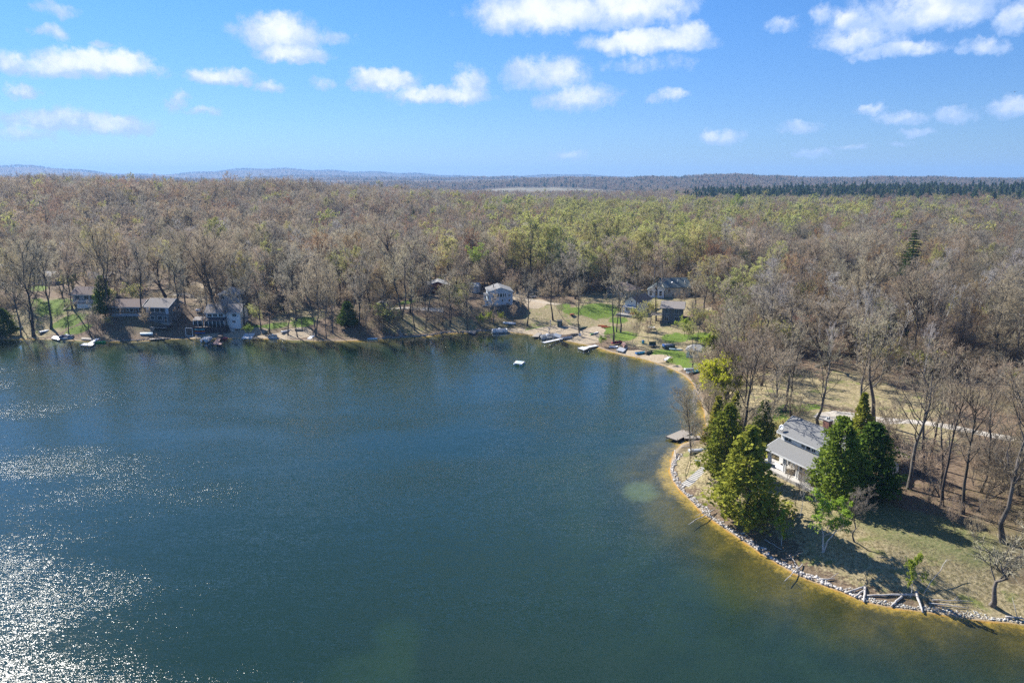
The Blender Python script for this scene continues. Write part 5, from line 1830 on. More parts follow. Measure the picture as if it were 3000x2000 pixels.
# two pale carved posts on the beach
for u_, v_, h_, lb in ((1608, 985, 3.4, 'tall pale driftwood post standing at the water edge of the beach'), (1613, 956, 2.6, 'pale driftwood post standing on the grass above the beach')):
    p = at(u_, v_)
    o = empty('driftwood_post', p)
    g_ = np.random.default_rng(int(u_))
    zz = np.linspace(0, h_, 9)
    tube('shaft', o, [(g_.normal() * .08, g_.normal() * .08, z_) for z_ in zz], [.22, .2, .17, .24, .2, .16, .24, .2, .08], MATS['wood_weathered'] if False else mat('driftwood_pale', (0.6, 0.54, 0.46), .9, .15, 3), 8)
    tube('knot', o, [(.1, 0, h_ * .8), (.45, .05, h_ * .95)], [.1, .05], MATS['driftwood_pale'], 6)
    tag(o, lb, 'post')
bx_ = empty('storage_hut', at(1640, 957))
box('wall', bx_, -.9, .9, 0, 1.2, 0, 2.1, GREEND)
shed_roof(bx_, -1.0, 1.0, -.1, 1.3, 2.1, 2.35, ROOFD, .08, 'roof')
box('door', bx_, -.4, .4, -.04, 0, .05, 1.8, SIDING_D)
tag(bx_, 'narrow dark storage hut behind the sandy beach', 'hut')
jetski(1804, 1009, R(15), REDP, 'dark red jet ski on the stand at the beach end', dz=.35, group='beach jet skis')
jetski(1814, 1006, R(35), REDP, 'second dark red jet ski parked behind the first on the beach', dz=.2, group='beach jet skis')
rowboat(1798, 1019, R(-10), 3.0, 1.6, .5, WHITEP, 'short white tender nosed onto the golden shallows', inner=ALUM)
slab_px('dock_section', [(1805, 1025), (1815, 1016), (1838, 1019), (1826, 1030)], .8, .22, ALUM, 'grey dock section stacked on the beach beside the white tender', 'dock', post=ALUM, frame=ALUM, drop=.8)
slab_px('tan_cover', [(1821, 1006), (1828, 1000), (1834, 1008), (1828, 1014)], 1.6, .5, WOODR, 'tan folded cover lying behind the grey dock section', 'cover')
# lattice of spare dock frames
lt = empty('dock_frame_stack', at(1850, 1020))
for i in range(6):
    beam('frame_bar', lt, (-2.0 + i * .6, -.7, .1), (-1.4 + i * .6, .6, 2.1), .1, .1, WOODG)
for zz in (.5, 1.3):
    beam('cross_bar', lt, (-2.2, -.5 + zz * .4, zz), (2.0, -.5 + zz * .4, zz), .08, .08, WOODG)
tag(lt, 'stack of spare grey dock frames leaning on the bank', 'frames')
rowboat(1876, 1036, R(18), 3.2, 1.6, .5, TEAL, 'teal pedal boat on the sand by the golden shallows', inner=TARPB)
rowboat(1901, 1035, R(42), 3.6, 1.2, .5, GREEND, 'dark green rowboat tipped beside the teal pedal boat', inner=WOODB)
tr_ = empty('boat_trailer', at(1913, 1016), R(8))
box('bed', tr_, -1.2, 1.2, -.7, .7, .45, .6, MATS['metal_grey'])
box('headboard', tr_, -1.2, 1.2, .55, .7, .6, 1.7, GREEND)
for s_ in (-1, 1):
    tube('wheel', tr_, [(0, s_ * .78, .3), (0, s_ * .95, .3)], [.3, .3], BLACKP, 12)
beam('tongue', tr_, (1.2, 0, .5), (2.4, 0, .3), .1, .1, MATS['metal_grey'])
tag(tr_, 'grey-green boat trailer standing on the lawn left of the blue tarpaulin', 'trailer')
bt_ = empty('tarp_boat', at(1960, 1019), R(14))
hull_mesh('hull', bt_, 4.4, 1.7, .8, GREEND, False)
V_, F_ = tubes(np.array([[(-2.1, 0, .75), (-1.2, 0, .85), (0, 0, .85), (1.2, 0, .8), (1.8, 0, .75)]]), np.array([[.5, .85, .8, .6, .1]]), 10)
poly('tarpaulin', bt_, V_ * np.array([1, 1, .75]) + np.array([0, 0, .15]), [tuple(int(i) for i in f) for f in F_] + [tuple(range(10))], CANVAS, True)
box('tarp_end', bt_, -2.15, -1.7, -.75, .75, .3, 1.3, TARPB)
tag(bt_, 'boat wrapped in grey and bright blue tarpaulins on the lawn', 'boat')
kayak(1980, 1025, R(-22), 4.4, 1.0, PALEB, 'pale blue kayak lying on the lawn left of the boathouse')
slab_px('white_bench', [(1944, 1053), (1957, 1044), (1965, 1046), (1952, 1055)], 1.0, .25, WHITEP, 'long white bench at the top of the small beach', 'bench', post=WOODG, drop=.6)
pb2 = empty('blue_barrel', at(1884, 1006))
tube('drum', pb2, [(0, 0, 0), (0, 0, .02), (0, 0, 1.0), (0, 0, 1.02)], [.3, .45, .45, .3], TEAL, 14)
tube('lid', pb2, [(0, 0, 1.02), (0, 0, 1.08)], [.42, .42], TARPB, 14)
tag(pb2, 'blue plastic barrel on the bank above the teal pedal boat', 'barrel')
pt_ = empty('picnic_table', at(1908, 963), R(-10))
box('table_top', pt_, -1.2, 1.2, -.4, .4, .7, .77, WHITEP)
for s_ in (-1, 1):
    box('bench', pt_, -1.2, 1.2, s_ * .8 - .14, s_ * .8 + .14, .42, .47, WHITEP)
    beam('leg', pt_, (s_ * .9, -.7, 0), (s_ * .9, -.1, .7), .08, .08, WHITEP)
    beam('leg', pt_, (s_ * .9, .7, 0), (s_ * .9, .1, .7), .08, .08, WHITEP)
tag(pt_, 'white picnic table on the slope below the dark house', 'table')
rowboat(1765, 955, R(-12), 3.4, .8, .35, ORANGE, 'orange canoe upside down, the farther of two on the lawn', 'canoe', flip=True, both=True, name='canoe')
rowboat(1775, 959, R(-5), 3.4, .8, .35, ORANGE, 'orange canoe upside down, the nearer of two on the lawn', 'canoe', flip=True, both=True, name='canoe')
rowboat(2032, 1092, R(25), 4.4, 1.6, .6, TEAL, 'blue and silver rowboat beached behind the yellow willow', inner=ALUM)
rowboat(2022, 1083, R(10), 3.6, 1.4, .5, ALUM, 'grey rowboat upside down behind the blue one near the willow', flip=True)
pp = empty('propane_tank', at(581, 914), R(30))
tube('tank', pp, [(-.95, 0, .75), (-.8, 0, .75), (.8, 0, .75), (.95, 0, .75)], [.15, .48, .48, .15], WHITEP, 14)
for s_ in (-.5, .5):
    box('cradle', pp, s_ - .1, s_ + .1, -.35, .35, 0, .35, CONC)
tag(pp, 'white propane tank on the slope left of the large white house', 'tank')
# small lawn things
gr_ = empty('garden_cart', at(1676, 925), R(20))
box('bed', gr_, -.8, .8, -.5, .5, .45, .85, mat('rusty_red', (0.35, .1, .05), .8, .2, 4))
for s_ in (-1, 1):
    tube('wheel', gr_, [(-.2, s_ * .56, .3), (-.2, s_ * .68, .3)], [.3, .3], BLACKP, 10)
beam('handle', gr_, (.8, 0, .6), (1.7, 0, .9), .06, .06, WOODB)
tag(gr_, 'rusty red cart left on the lawn behind the storage hut', 'cart')


# ------------------------------------------------------------------ parked cars at far left
def car(u, v, rz, m, label, suv=False):
    p = at(u, v)
    o = empty('parked_car', (p.x, p.y, p.z + .08), rz)
    prof = [(-2.2, .35), (-2.25, .75), (-2.1, .95), (-1.2, 1.0), (1.0, .98), (2.0, .85), (2.25, .6), (2.2, .32)]
    n = len(prof)
    V = [(x, -.88, z_) for x, z_ in prof] + [(x, .88, z_) for x, z_ in prof]
    poly('body', o, V, [tuple(range(n)), tuple(range(n, 2 * n))[::-1]] + [(i, (i + 1) % n, n + (i + 1) % n, n + i) for i in range(n)], m)
    cab = [(-2.0 if suv else -1.6, .96), (-1.7 if suv else -1.0, 1.5), (.35, 1.5), (1.05, .98)]
    V = [(x, -.8 + (.12 if z_ > 1.2 else 0), z_) for x, z_ in cab] + [(x, .8 - (.12 if z_ > 1.2 else 0), z_) for x, z_ in cab]
    poly('cabin_glass', o, V, BOXF, MATS['glass'])
    box('roof', o, cab[1][0], .38, -.69, .69, 1.5, 1.55, m)
    for x in (-1.4, 1.4):
        for s_ in (-1, 1):
            wl = tube('wheel', o, [(x, s_ * .74, .33), (x, s_ * .92, .33)], [.33, .33], BLACKP, 12)
            tube('rim', wl, [(x, s_ * .92, .33), (x, s_ * .935, .33)], [.2, .2], ALUM, 8)
    for s_ in (-.6, .6):
        box('headlight', o, 2.2, 2.26, s_ - .18, s_ + .18, .58, .74, WHITEP)
    tag(o, label, 'car', 'cars parked by the garage')
    return o


CARW = mat('car_white', (0.7, 0.7, 0.72), .25, .04, 1, coat=.6)
CARS = mat('car_silver', (0.38, 0.4, 0.43), .3, .05, 1, metal=.4, coat=.6)
CARR = mat('car_maroon', (0.3, 0.05, 0.06), .3, .08, 1, coat=.6)
car(44, 839, R(15), CARW, 'white car parked on the gravel nearest the pale garage', True)
car(12, 840, R(10), CARS, 'silver car parked at the left edge of the view')
car(14, 826, R(5), CARR, 'maroon car parked behind the silver one at the far left')
car(1556, 872, R(-30), CARS, 'grey car parked on the sandy track right of the blue house')

# ------------------------------------------------------------------ power line along the gravel road
PL = []
for u_, v_, vt, lb in ((1585, 735, 655, 'utility pole farthest up the gravel road'), (1745, 800, 690, 'utility pole halfway along the gravel road'), (1915, 862, 745, 'utility pole nearest the slate-roofed house')):
    p = at(u_, v_)
    h_ = min(top_z(p, u_, vt) - p.z, 13)
    o = empty('utility_pole', p)
    tube('pole', o, [(0, 0, -.3), (0, 0, h_)], [.17, .12], WOODG, 8)
    box('crossarm', o, -1.1, 1.1, -.06, .06, h_ - .75, h_ - .6, WOODG)
    for s_ in (-1, 0, 1):
        tube('insulator', o, [(s_ * .95, 0, h_ - .6), (s_ * .95, 0, h_ - .42)], [.05, .05], WHITEP, 6)
    tag(o, lb, 'pole', 'utility poles')
    PL.append((p, h_))
for (p, h1), (q, h2), lb in ((PL[0], PL[1], 'power lines sagging between the two farther utility poles'), (PL[1], PL[2], 'power lines sagging between the two nearer utility poles')):
    o = empty('power_line', (p.x, p.y, p.z))
    for s_ in (-1, 1):
        pts = []
        for k in range(9):
            f = k / 8
            pts.append((s_ * .95 + (q.x - p.x) * f, (q.y - p.y) * f, (p.z + h1 - .42) * (1 - f) + (q.z + h2 - .42) * f - p.z - 4 * f * (1 - f) * 1.1))
        tube('wire', o, pts, [.03] * 9, MATS['metal_grey'], 4)
    tag(o, lb, 'wires')

# gull in the upper right
d_ = Vector(ray(2972, 270)) * 140
bd = empty('gull', (d_.x, d_.y, CAMZ + d_.z), R(40))
tube('body', bd, [(-.25, 0, 0), (-.1, 0, 0), (.1, 0, .01), (.22, 0, .03), (.3, 0, .03)], [.02, .07, .075, .045, .012], SIDING_G, 8)
for s_ in (-1, 1):
    V_ = [(-.06, 0, .03), (.1, 0, .03), (.14, s_ * .32, .2), (.0, s_ * .3, .19), (-.06, s_ * .62, .16), (.02, s_ * .62, .17)]
    wg = poly('wing', bd, V_, [(0, 1, 2, 3), (3, 2, 5, 4)], SIDING_D)
    md = wg.modifiers.new('thickness', 'SOLIDIFY')
    md.thickness = .012
tag(bd, 'single gull gliding in the blue sky at the upper right', 'bird')


# ------------------------------------------------------------------ stones, driftwood and dry grass of the near point
def rock_mesh(g):
    bmx = bmesh.new()
    bmesh.ops.create_icosphere(bmx, subdivisions=1, radius=1)
    for v_ in bmx.verts:
        v_.co *= g.uniform(.72, 1.15)
    bmx.verts.ensure_lookup_table()
    V = np.array([v_.co[:] for v_ in bmx.verts])
    Fc = np.array([[v_.index for v_ in f.verts] for f in bmx.faces])
    bmx.free()
    return V, Fc


def rocks(name, label, px, n, wmin, wmax, smin, smax, seed, m):
    g = np.random.default_rng(seed)
    base = [rock_mesh(g) for _ in range(6)]
    P = np.array([flat(u, v) for u, v in px])
    seg = np.linalg.norm(np.diff(P, axis=0), axis=1)
    cum = np.concatenate([[0], np.cumsum(seg)])
    s = g.uniform(0, cum[-1], n)
    k = np.clip(np.searchsorted(cum, s) - 1, 0, len(P) - 2)
    f = ((s - cum[k]) / seg[k])[:, None]
    Q = P[k] * (1 - f) + P[k + 1] * f
    T = (P[k + 1] - P[k]) / seg[k][:, None]
    N = np.stack([-T[:, 1], T[:, 0]], 1)
    off = g.uniform(wmin, wmax, n) * (.75 + .5 * np.sin(s * .9) * np.sin(s * .37 + 1))
    Q = Q + N * off[:, None]
    sdq = signed_shore(Q[:, 0], Q[:, 1])
    Q2 = Q - 2 * N * off[:, None]
    sd2 = signed_shore(Q2[:, 0], Q2[:, 1])
    Q = np.where((sdq > sd2)[:, None], Q, Q2)
    z = terrain(Q[:, 0], Q[:, 1])
    size = smin + (smax - smin) * g.uniform(0, 1, n) ** 2.2
    Vs, Fs, o = [], [], 0
    for i in range(n):
        V, Fc = base[i % 6]
        a = g.uniform(0, 6.28)
        Rz = np.array([[math.cos(a), -math.sin(a), 0], [math.sin(a), math.cos(a), 0], [0, 0, 1]])
        Vs.append((V * np.array([1, g.uniform(.6, 1), g.uniform(.45, .8)]) * size[i]) @ Rz.T + np.array([Q[i, 0], Q[i, 1], z[i] + size[i] * .15]))
        Fs.append(Fc + o)
        o += len(V)
    ob = link(name, mesh_np(name, np.concatenate(Vs), np.concatenate(Fs), (m,)))
    return tag(ob, label, 'rocks', kind='stuff')


ROCKM = leafmat('rock_pale', (0.66, 0.63, 0.57), (0.24, 0.22, 0.19), 0.0, 0.0)
ROCKD = leafmat('rock_grey', (0.36, 0.33, 0.30), (0.16, 0.145, 0.13), 0.0, 0.0)
rocks('shoreline_rocks', 'pale cobbles heaped along the waterline of the near point', [(1985, 1330), (1968, 1360), (1966, 1380), (1974, 1408), (1990, 1430), (2012, 1452), (2038, 1478), (2064, 1506), (2128, 1549), (2178, 1583), (2234, 1621), (2289, 1655), (2340, 1685), (2404, 1710), (2468, 1732), (2531, 1761)], 1700, -.2, 1.15, .05, .32, 31, ROCKM)
rocks('shingle', 'small pale stones along the driftwood shore at lower right', [(2468, 1732), (2531, 1761), (2616, 1778), (2723, 1791), (2808, 1806), (2872, 1815), (2957, 1821), (3010, 1830)], 900, .0, 1.5, .04, .18, 32, ROCKM)
rocks('bank_stones', 'dark stones edging the shaded middle shore below the blue house', [(1120, 993), (1200, 988), (1250, 985), (1300, 976), (1369, 974), (1440, 969), (1470, 969)], 420, .0, 1.6, .15, .55, 33, ROCKD)
rocks('left_bank_stones', 'grey stones edging the shore below the triple-window house', [(320, 1000), (420, 998), (500, 993), (560, 991)], 260, .0, 1.4, .12, .45, 34, ROCKD)

DRIFT = mat('driftwood_grey', (0.52, 0.49, 0.45), .9, .2, 3, col2=(.33, .30, .27), stretch=(1, 1, 1))


def log(a, b, r, label, za=.18, zb=.18, bend=.12, stubs=0, name='driftwood_log', seed=0):
    p, q = at(*a), at(*b)
    p.z += za
    q.z += zb
    g = np.random.default_rng(seed + int(a[0]))
    o = empty(name, p)
    d = q - p
    n = 7
    pts = []
    for k in range(n):
        f = k / (n - 1)
        c_ = d * f
        s_ = math.sin(f * math.pi) * bend
        pts.append((c_.x + s_ * g.normal() * .6, c_.y + s_ * g.normal() * .6, c_.z + s_ * .3))
    tube('stem', o, pts, [r * (1 - .45 * k / (n - 1)) for k in range(n)], DRIFT, 9)
    for k in range(stubs):
        f = g.uniform(.35, .95)
        c_ = d * f
        e = c_ + Vector((g.normal() * .7, g.normal() * .7, abs(g.normal()) * .5 + .15))
        tube('branch', o, [tuple(c_), tuple((c_ + e) / 2 + Vector((0, 0, .06))), tuple(e)], [r * .4, r * .3, r * .12], DRIFT, 6)
    tag(o, label, 'log', 'driftwood on the near shore')
    return o


log((2535, 1720), (2480, 1738), .17, 'driftwood log, upper arm of the three-log fan', seed=1)
log((2533, 1731), (2504, 1751), .17, 'driftwood log, middle arm of the three-log fan', seed=2)
log((2533, 1723), (2531, 1766), .2, 'driftwood log pointing straight to the water in the three-log fan', seed=3)
log((2682, 1746), (2540, 1747), .19, 'longest driftwood log lying along the lower right shore', bend=.2, seed=4)
log((2642, 1750), (2610, 1779), .17, 'short driftwood log slanting left into the water', seed=5)
log((2684, 1736), (2703, 1797), .2, 'thick driftwood log reaching down into the shallows beside the sapling', seed=6)
log((2720, 1769), (2838, 1784), .09, 'thin bleached log half buried in the shore grass', stubs=3, seed=7)
log((2730, 1760), (2850, 1764), .07, 'thin broken branch lying above the half buried log', stubs=4, seed=8)
log((2945, 1809), (3005, 1816), .14, 'bleached log at the right edge of the shore', stubs=2, seed=9)
log((2351, 1655), (2298, 1708), .09, 'bleached branch slanting into the golden shallows', stubs=3, zb=.35, seed=10)
log((2340, 1668), (2312, 1628), .08, 'bleached forked branch lying on the cobbles', stubs=3, seed=11)
log((2240, 1583), (2290, 1612), .08, 'straight pale pole lying on the bank under the small birch', seed=12)
log((2400, 1700), (2446, 1698), .13, 'dark weathered log across the cobbles', stubs=1, seed=13)
log((2092, 1500), (2018, 1540), .1, 'fallen branch hanging out over the water below the steps', stubs=4, za=.5, zb=.25, seed=14)
log((2085, 1502), (2036, 1516), .07, 'thin stick beside the fallen branch over the water', za=.5, zb=.3, seed=15)
log((1977, 1325), (1980, 1345), .12, 'short curved white stump at the tip of the point', za=.5, zb=.3, seed=16)
log((1995, 1312), (2028, 1308), .1, 'bleached pole lying on the sand behind the white stump', seed=17)
log((2705, 1742), (2770, 1668), .06, 'dead white sapling leaning right above the driftwood', za=.1, zb=1.6, stubs=3, name='dead_sapling', seed=18)

# dry grass blades over the near bank
g_ = np.random.default_rng(55)
n = 52000
uu, vv_ = g_.uniform(0, 1, n), g_.uniform(0, 1, n)
bx, by = 30 + uu * 62, 76 + vv_ * 75
sdb = signed_shore(bx, by)
cdist = np.minimum.reduce([np.hypot(bx - a, by - b) - r_ for a, b, r_ in ((52, 117, 5.5), (56, 113, 5.5), (48, 121, 4))])
patch = wob(bx, by, 9.) + .6 * wob(bx + 5, by, 3.1)
k = (sdb > 1.6) & (cdist > 0) & (patch > -.55) & (sdb < 34)
bx, by = bx[k], by[k]
bz = terrain(bx, by)
S_ = np.column_stack([bx, by, bz - .02])
E_ = S_ + np.column_stack([g_.normal(size=(len(bx), 2)) * .14, g_.uniform(.12, .38, len(bx))])
V_, F_ = ribbons(S_, E_, g_.uniform(.03, .07, len(bx)), g_)
GRASSM = leafmat('dry_grass', (0.43, 0.36, 0.19), (0.22, 0.22, 0.08), 0.0, 0.3)
tag(link('dry_grass', mesh_np('dry_grass', V_, F_, (GRASSM,))), 'matted dry grass over the bank of the near point', 'grass', kind='stuff')
# brush and cut branches heaped right of the lake house
bw = []
for (u_, v_, r_, n_) in ((2640, 1325, 3.2, 700), (2672, 1372, 3.0, 600), (2620, 1300, 2.2, 300), (2700, 1340, 2.4, 300)):
    p = at(u_, v_)
    c_ = g_.normal(size=(n_, 2)) * r_ * .5
    z_ = terrain(p.x + c_[:, 0], p.y + c_[:, 1]) + np.abs(g_.normal(size=n_)) * .3 * np.exp(-(c_ ** 2).sum(1) / r_ ** 2)
    S_ = np.column_stack([p.x + c_[:, 0], p.y + c_[:, 1], z_])
    E_ = S_ + np.column_stack([g_.normal(size=(n_, 2)) * .8, g_.normal(size=n_) * .18 + .08])
    bw.append(ribbons(S_, E_, g_.uniform(.05, .12, n_), g_))
    clear(p, 3)
V_ = np.concatenate([b[0] for b in bw])
F_ = np.arange(len(V_)).reshape(-1, 4)
tag(link('brush_pile', mesh_np('brush_pile', V_, F_, (mat('brushwood', (0.33, .27, .21), .9, .25, 2),))), 'heaps of cut brushwood on the ground right of the lake house', 'brushwood', kind='stuff')


# ------------------------------------------------------------------ trees that can be told apart
proto('cedarA', cedar(301, 14., 3.0, n=9000, base=.1, size=.42, power=.8, lump=.36, clumps=300, gap=.15), (BARK, BARKD, CEDY))
proto('cedarB', cedar(302, 12., 2.9, n=10000, base=.03, size=.4, power=.58, lump=.3, clumps=300, gap=.08), (BARK, BARKD, CEDG))
proto('cedarC', cedar(303, 12., 3.0, n=10000, base=.08, size=.4, power=.55, lump=.34, clumps=280, gap=.08), (BARK, BARKD, CEDG))
proto('cedarD', cedar(304, 12., 3.0, n=10000, base=.1, size=.4, power=.58, lump=.3, clumps=290, gap=.05), (BARKD, BARKD, leafmat('needle_cedar_dark', (0.15, 0.20, 0.03), (0.065, 0.10, 0.02), .05, .3)))
proto('cedarE', cedar(305, 14., 2.0, n=5200, base=.12, size=.42, power=.9, lump=.25, clumps=240, gap=.12), (BARK, BARKD, CEDY))
proto('narrow', spruce(306, 14., 1.5, whorls=26, size=.42, power=.75, base=.04, per=12), (BARKD, BARKD, CEDG))
proto('willow', deciduous(310, 12., spread=1.35, crown0=.2, n1=15, n2=7, n3=6, n4=4, droop=.32, leaf=(15000, .32), twist=1.5), (BARK, TWIGB, WILL))
proto('greenbirch', deciduous(311, 9., fork=True, spread=1.0, crown0=.3, n1=14, n2=7, n3=5, n4=4, tw=.03, trunk_r=.15, leaf=(7000, .2)), (BARKW, TWIGW, BUDG))
proto('sapling', deciduous(312, 6., spread=1.05, crown0=.22, n1=14, n2=6, n3=4, n4=3, tw=.025, trunk_r=.09, leaf=(2400, .22)), (BARKW, TWIGB, BUDG))
proto('roundbare', deciduous(313, 7., spread=1.35, crown0=.3, n1=18, n2=7, n3=6, n4=4, tw=.028, trunk_r=.1), (BARK, TWIG))
proto('gnarled', deciduous(314, 8., spread=1.7, crown0=.42, n1=13, n2=5, n3=4, n4=3, tw=.04, trunk_r=.26, twist=2.5, droop=.12), (BARK, mat('twig_lichen', (.4, .36, .24), .9, .2, .5)))
proto('thin', deciduous(315, 10., fork=True, spread=.8, crown0=.4, n1=12, n2=5, n3=4, n4=3, tw=.03, trunk_r=.13, twist=1.6), (BARKD, TWIG))
proto('bigoak', deciduous(316, 17., spread=1.55, crown0=.22, n1=16, n2=9, n3=8, n4=4, trunk_r=.5, twist=2.6, l1=.46), (BARKD, TWIGB))


def hero(key, u, vb, vt, name, label, cat='tree', halfw=None, rz=None, tilt=(0, 0), group=None, sx=1.0, gap=2.0):
    p = at(u, vb)
    h = top_z(p, u, vt) - p.z
    h0 = PROTO[key][2]
    if halfw:
        CV = PROTO[key][3][2]
        r0 = np.percentile(np.hypot(CV[:, 0], CV[:, 1]), 96)
        dist = math.dist(p, (0, 0, CAMZ))
        sx = min((halfw / FPX * dist) / (r0 * h / h0), 1.7)
    clear(p, gap)
    return tree(key, (p.x, p.y, p.z - .08), h, rz, name, label, cat, group, sx, tilt)


# evergreens round the lake house
hero('cedarA', 2180, 1538, 1256, 'cedar_tree', 'tall yellow-green cedar standing in front of the lake house at the bank', halfw=88, gap=4)
hero('cedarB', 2122, 1392, 1188, 'cedar_tree', 'full green cedar right behind the yellow-green one by the steps', halfw=62, gap=4)
hero('cedarE', 2095, 1330, 1165, 'cedar_tree', 'yellowish cedar between the dock and the willow', halfw=36)
hero('cedarC', 2450, 1467, 1226, 'cedar_tree', 'bright green cedar with a bare grey trunk covering the house corner', halfw=68, gap=4)
hero('cedarD', 2542, 1448, 1242, 'cedar_tree', 'dark green cedar at the right of the lake house', halfw=72, gap=4)
hero('cedarE', 2512, 1345, 1155, 'cedar_tree', 'tall yellowish cedar spire rising behind the bright green one', halfw=36)
hero('cedarD', 2232, 1308, 1175, 'cedar_tree', 'dark slim cedar at the left end of the lake house', halfw=34)
hero('cedarE', 2150, 1272, 1150, 'cedar_tree', 'small yellow cedar behind the full green one', halfw=34)
hero('narrow', 2545, 1065, 955, 'spruce_tree', 'narrow dark conifer, the shorter of two beside the white birches', halfw=20)
hero('narrow', 2597, 1040, 882, 'spruce_tree', 'tall narrow conifer right of the white birches', halfw=24)
hero('spruce0', 2660, 850, 668, 'spruce_tree', 'large dark spruce standing above the right-hand woods', halfw=46)
hero('spruce1', 2170, 915, 822, 'spruce_tree', 'bright green leaning conifer behind the tiny green shed', halfw=24)
hero('spruce1', 2262, 890, 818, 'spruce_tree', 'small pointed spruce in the woods left of the rust-roofed cabin', halfw=14)
hero('spruce0', 1213, 690, 612, 'spruce_tree', 'dark spruce tip in the middle woods above the log cabin', halfw=22)
hero('spruce0', 1655, 715, 655, 'spruce_tree', 'small dark spruce beside the power line', halfw=14)
hero('spruce1', 1440, 822, 752, 'spruce_tree', 'dark conifer in the shade behind the grey shed', halfw=34)
hero('cedarD', 1020, 955, 885, 'cedar_tree', 'dark bushy cedar on the shaded bank left of the brown shed', halfw=34)
hero('cedarC', 1330, 880, 835, 'cedar_tree', 'low green cedar in front of the log cabin', halfw=24)
hero('cedarD', 308, 925, 812, 'cedar_tree', 'dark ragged conifer right of the deck-fronted house', halfw=26)
hero('cedarD', 15, 985, 905, 'cedar_tree', 'dark drooping conifer at the left edge of the shore', halfw=48)
hero('cedarB', 2085, 1065, 985, 'cedar_tree', 'bright green bushy cedar beside the boathouse', halfw=30)
# leafing trees
hero('willow', 2090, 1215, 1072, 'willow_tree', 'bright yellow weeping willow at the water by the near point', halfw=62, gap=5)
hero('greenbirch', 2412, 1616, 1478, 'birch_tree', 'fresh green birch clump with white forked trunks on the bank', halfw=64)
hero('sapling', 2290, 1596, 1508, 'birch_tree', 'thin small birch with few leaves left of the birch clump', halfw=26)
hero('sapling', 2667, 1748, 1632, 'young_tree', 'bright lime sapling above the driftwood logs', halfw=24)
hero('roundbare', 2503, 1586, 1466, 'bare_tree', 'small round leafless tree alone on the slope below the cedars', halfw=40, gap=4)
hero('gnarled', 2907, 1772, 1610, 'bare_tree', 'gnarled leafless tree with drooping limbs at the lower right shore', halfw=78, gap=5)
hero('birch0', 2343, 1514, 1398, 'birch_tree', 'slender white birch stem on the slope in front of the house', halfw=16)
hero('thin', 2330, 1482, 1390, 'bare_tree', 'thin dark leafless tree beside the slender white birch', halfw=24)
hero('bare1', 2024, 1334, 1160, 'bare_tree', 'dark bare tree leaning out over the dock', halfw=62, tilt=(0, R(-9)), rz=0.5)
hero('birch1', 2032, 1302, 1140, 'birch_tree', 'white birch trunk beside the dock gangway', halfw=26)
hero('thin', 2012, 1408, 1288, 'bare_tree', 'thin twin-stemmed bare tree at the foot of the stone steps', halfw=40, tilt=(0, R(-5)), rz=1.0)
hero('oak0', 2110, 1215, 1035, 'bare_tree', 'black-limbed bare tree behind the yellow willow', halfw=75)
hero('bigoak', 2395, 1075, 925, 'oak_tree', 'broad old oak with thick dark limbs in the clearing', halfw=100, gap=5)
# tall bare trees round the drive
for (u, vb, vt, hw, lb) in ((2317, 1234, 985, 75, 'bare tree with a straight dark trunk behind the lake house chimney'), (2298, 1205, 975, 62, 'bare tree just behind and left of the straight dark trunk'),
                            (2558, 1242, 965, 85, 'bare grey tree forking beside the drive'), (2527, 1248, 985, 60, 'bare tree close left of the grey forked one by the drive'),
                            (2662, 1432, 1085, 80, 'tall slim dark bare tree right of the dark cedar'), (2700, 1395, 1075, 70, 'bare tree leaning behind the tall slim dark one'),
                            (2937, 1588, 1130, 85, 'big bare tree with white broken limbs at the right edge'), (2820, 1505, 1130, 85, 'bare tree at the wood edge above the shaded slope'),
                            (2760, 1480, 1120, 80, 'bare tree with pale undergrowth at its foot right of the cedars'), (2985, 1450, 1080, 90, 'bare grey tree at the far right edge of the woods'),
                            (2180, 1185, 1010, 60, 'bare tree behind the small yellow cedar'), (2250, 1245, 1060, 62, 'crooked bare tree left of the house roof'), (2230, 1130, 985, 70, 'bare tree on the grass right of the willow')):
    hero(random.choice(['sparse0', 'sparse1', 'sparse2', 'sparse3']), u, vb, vt, 'bare_tree', lb, halfw=hw, gap=3)
for (u, vb, vt, hw, lb) in ((2510, 1068, 845, 30, 'tallest white dead birch in the right-hand woods'), (2527, 1065, 868, 26, 'white birch close right of the tallest dead one'), (2567, 1062, 890, 26, 'white birch next to the narrow conifers'),
                            (2425, 1120, 955, 30, 'white dead tree leaning in the clearing behind the oak'), (2705, 1110, 955, 34, 'pale twin birch in the woods above the drive'), (2040, 815, 720, 24, 'white birch among the yellow-green trees')):
    hero(random.choice(['birch0', 'birch1']), u, vb, vt, 'birch_tree', lb, halfw=hw)
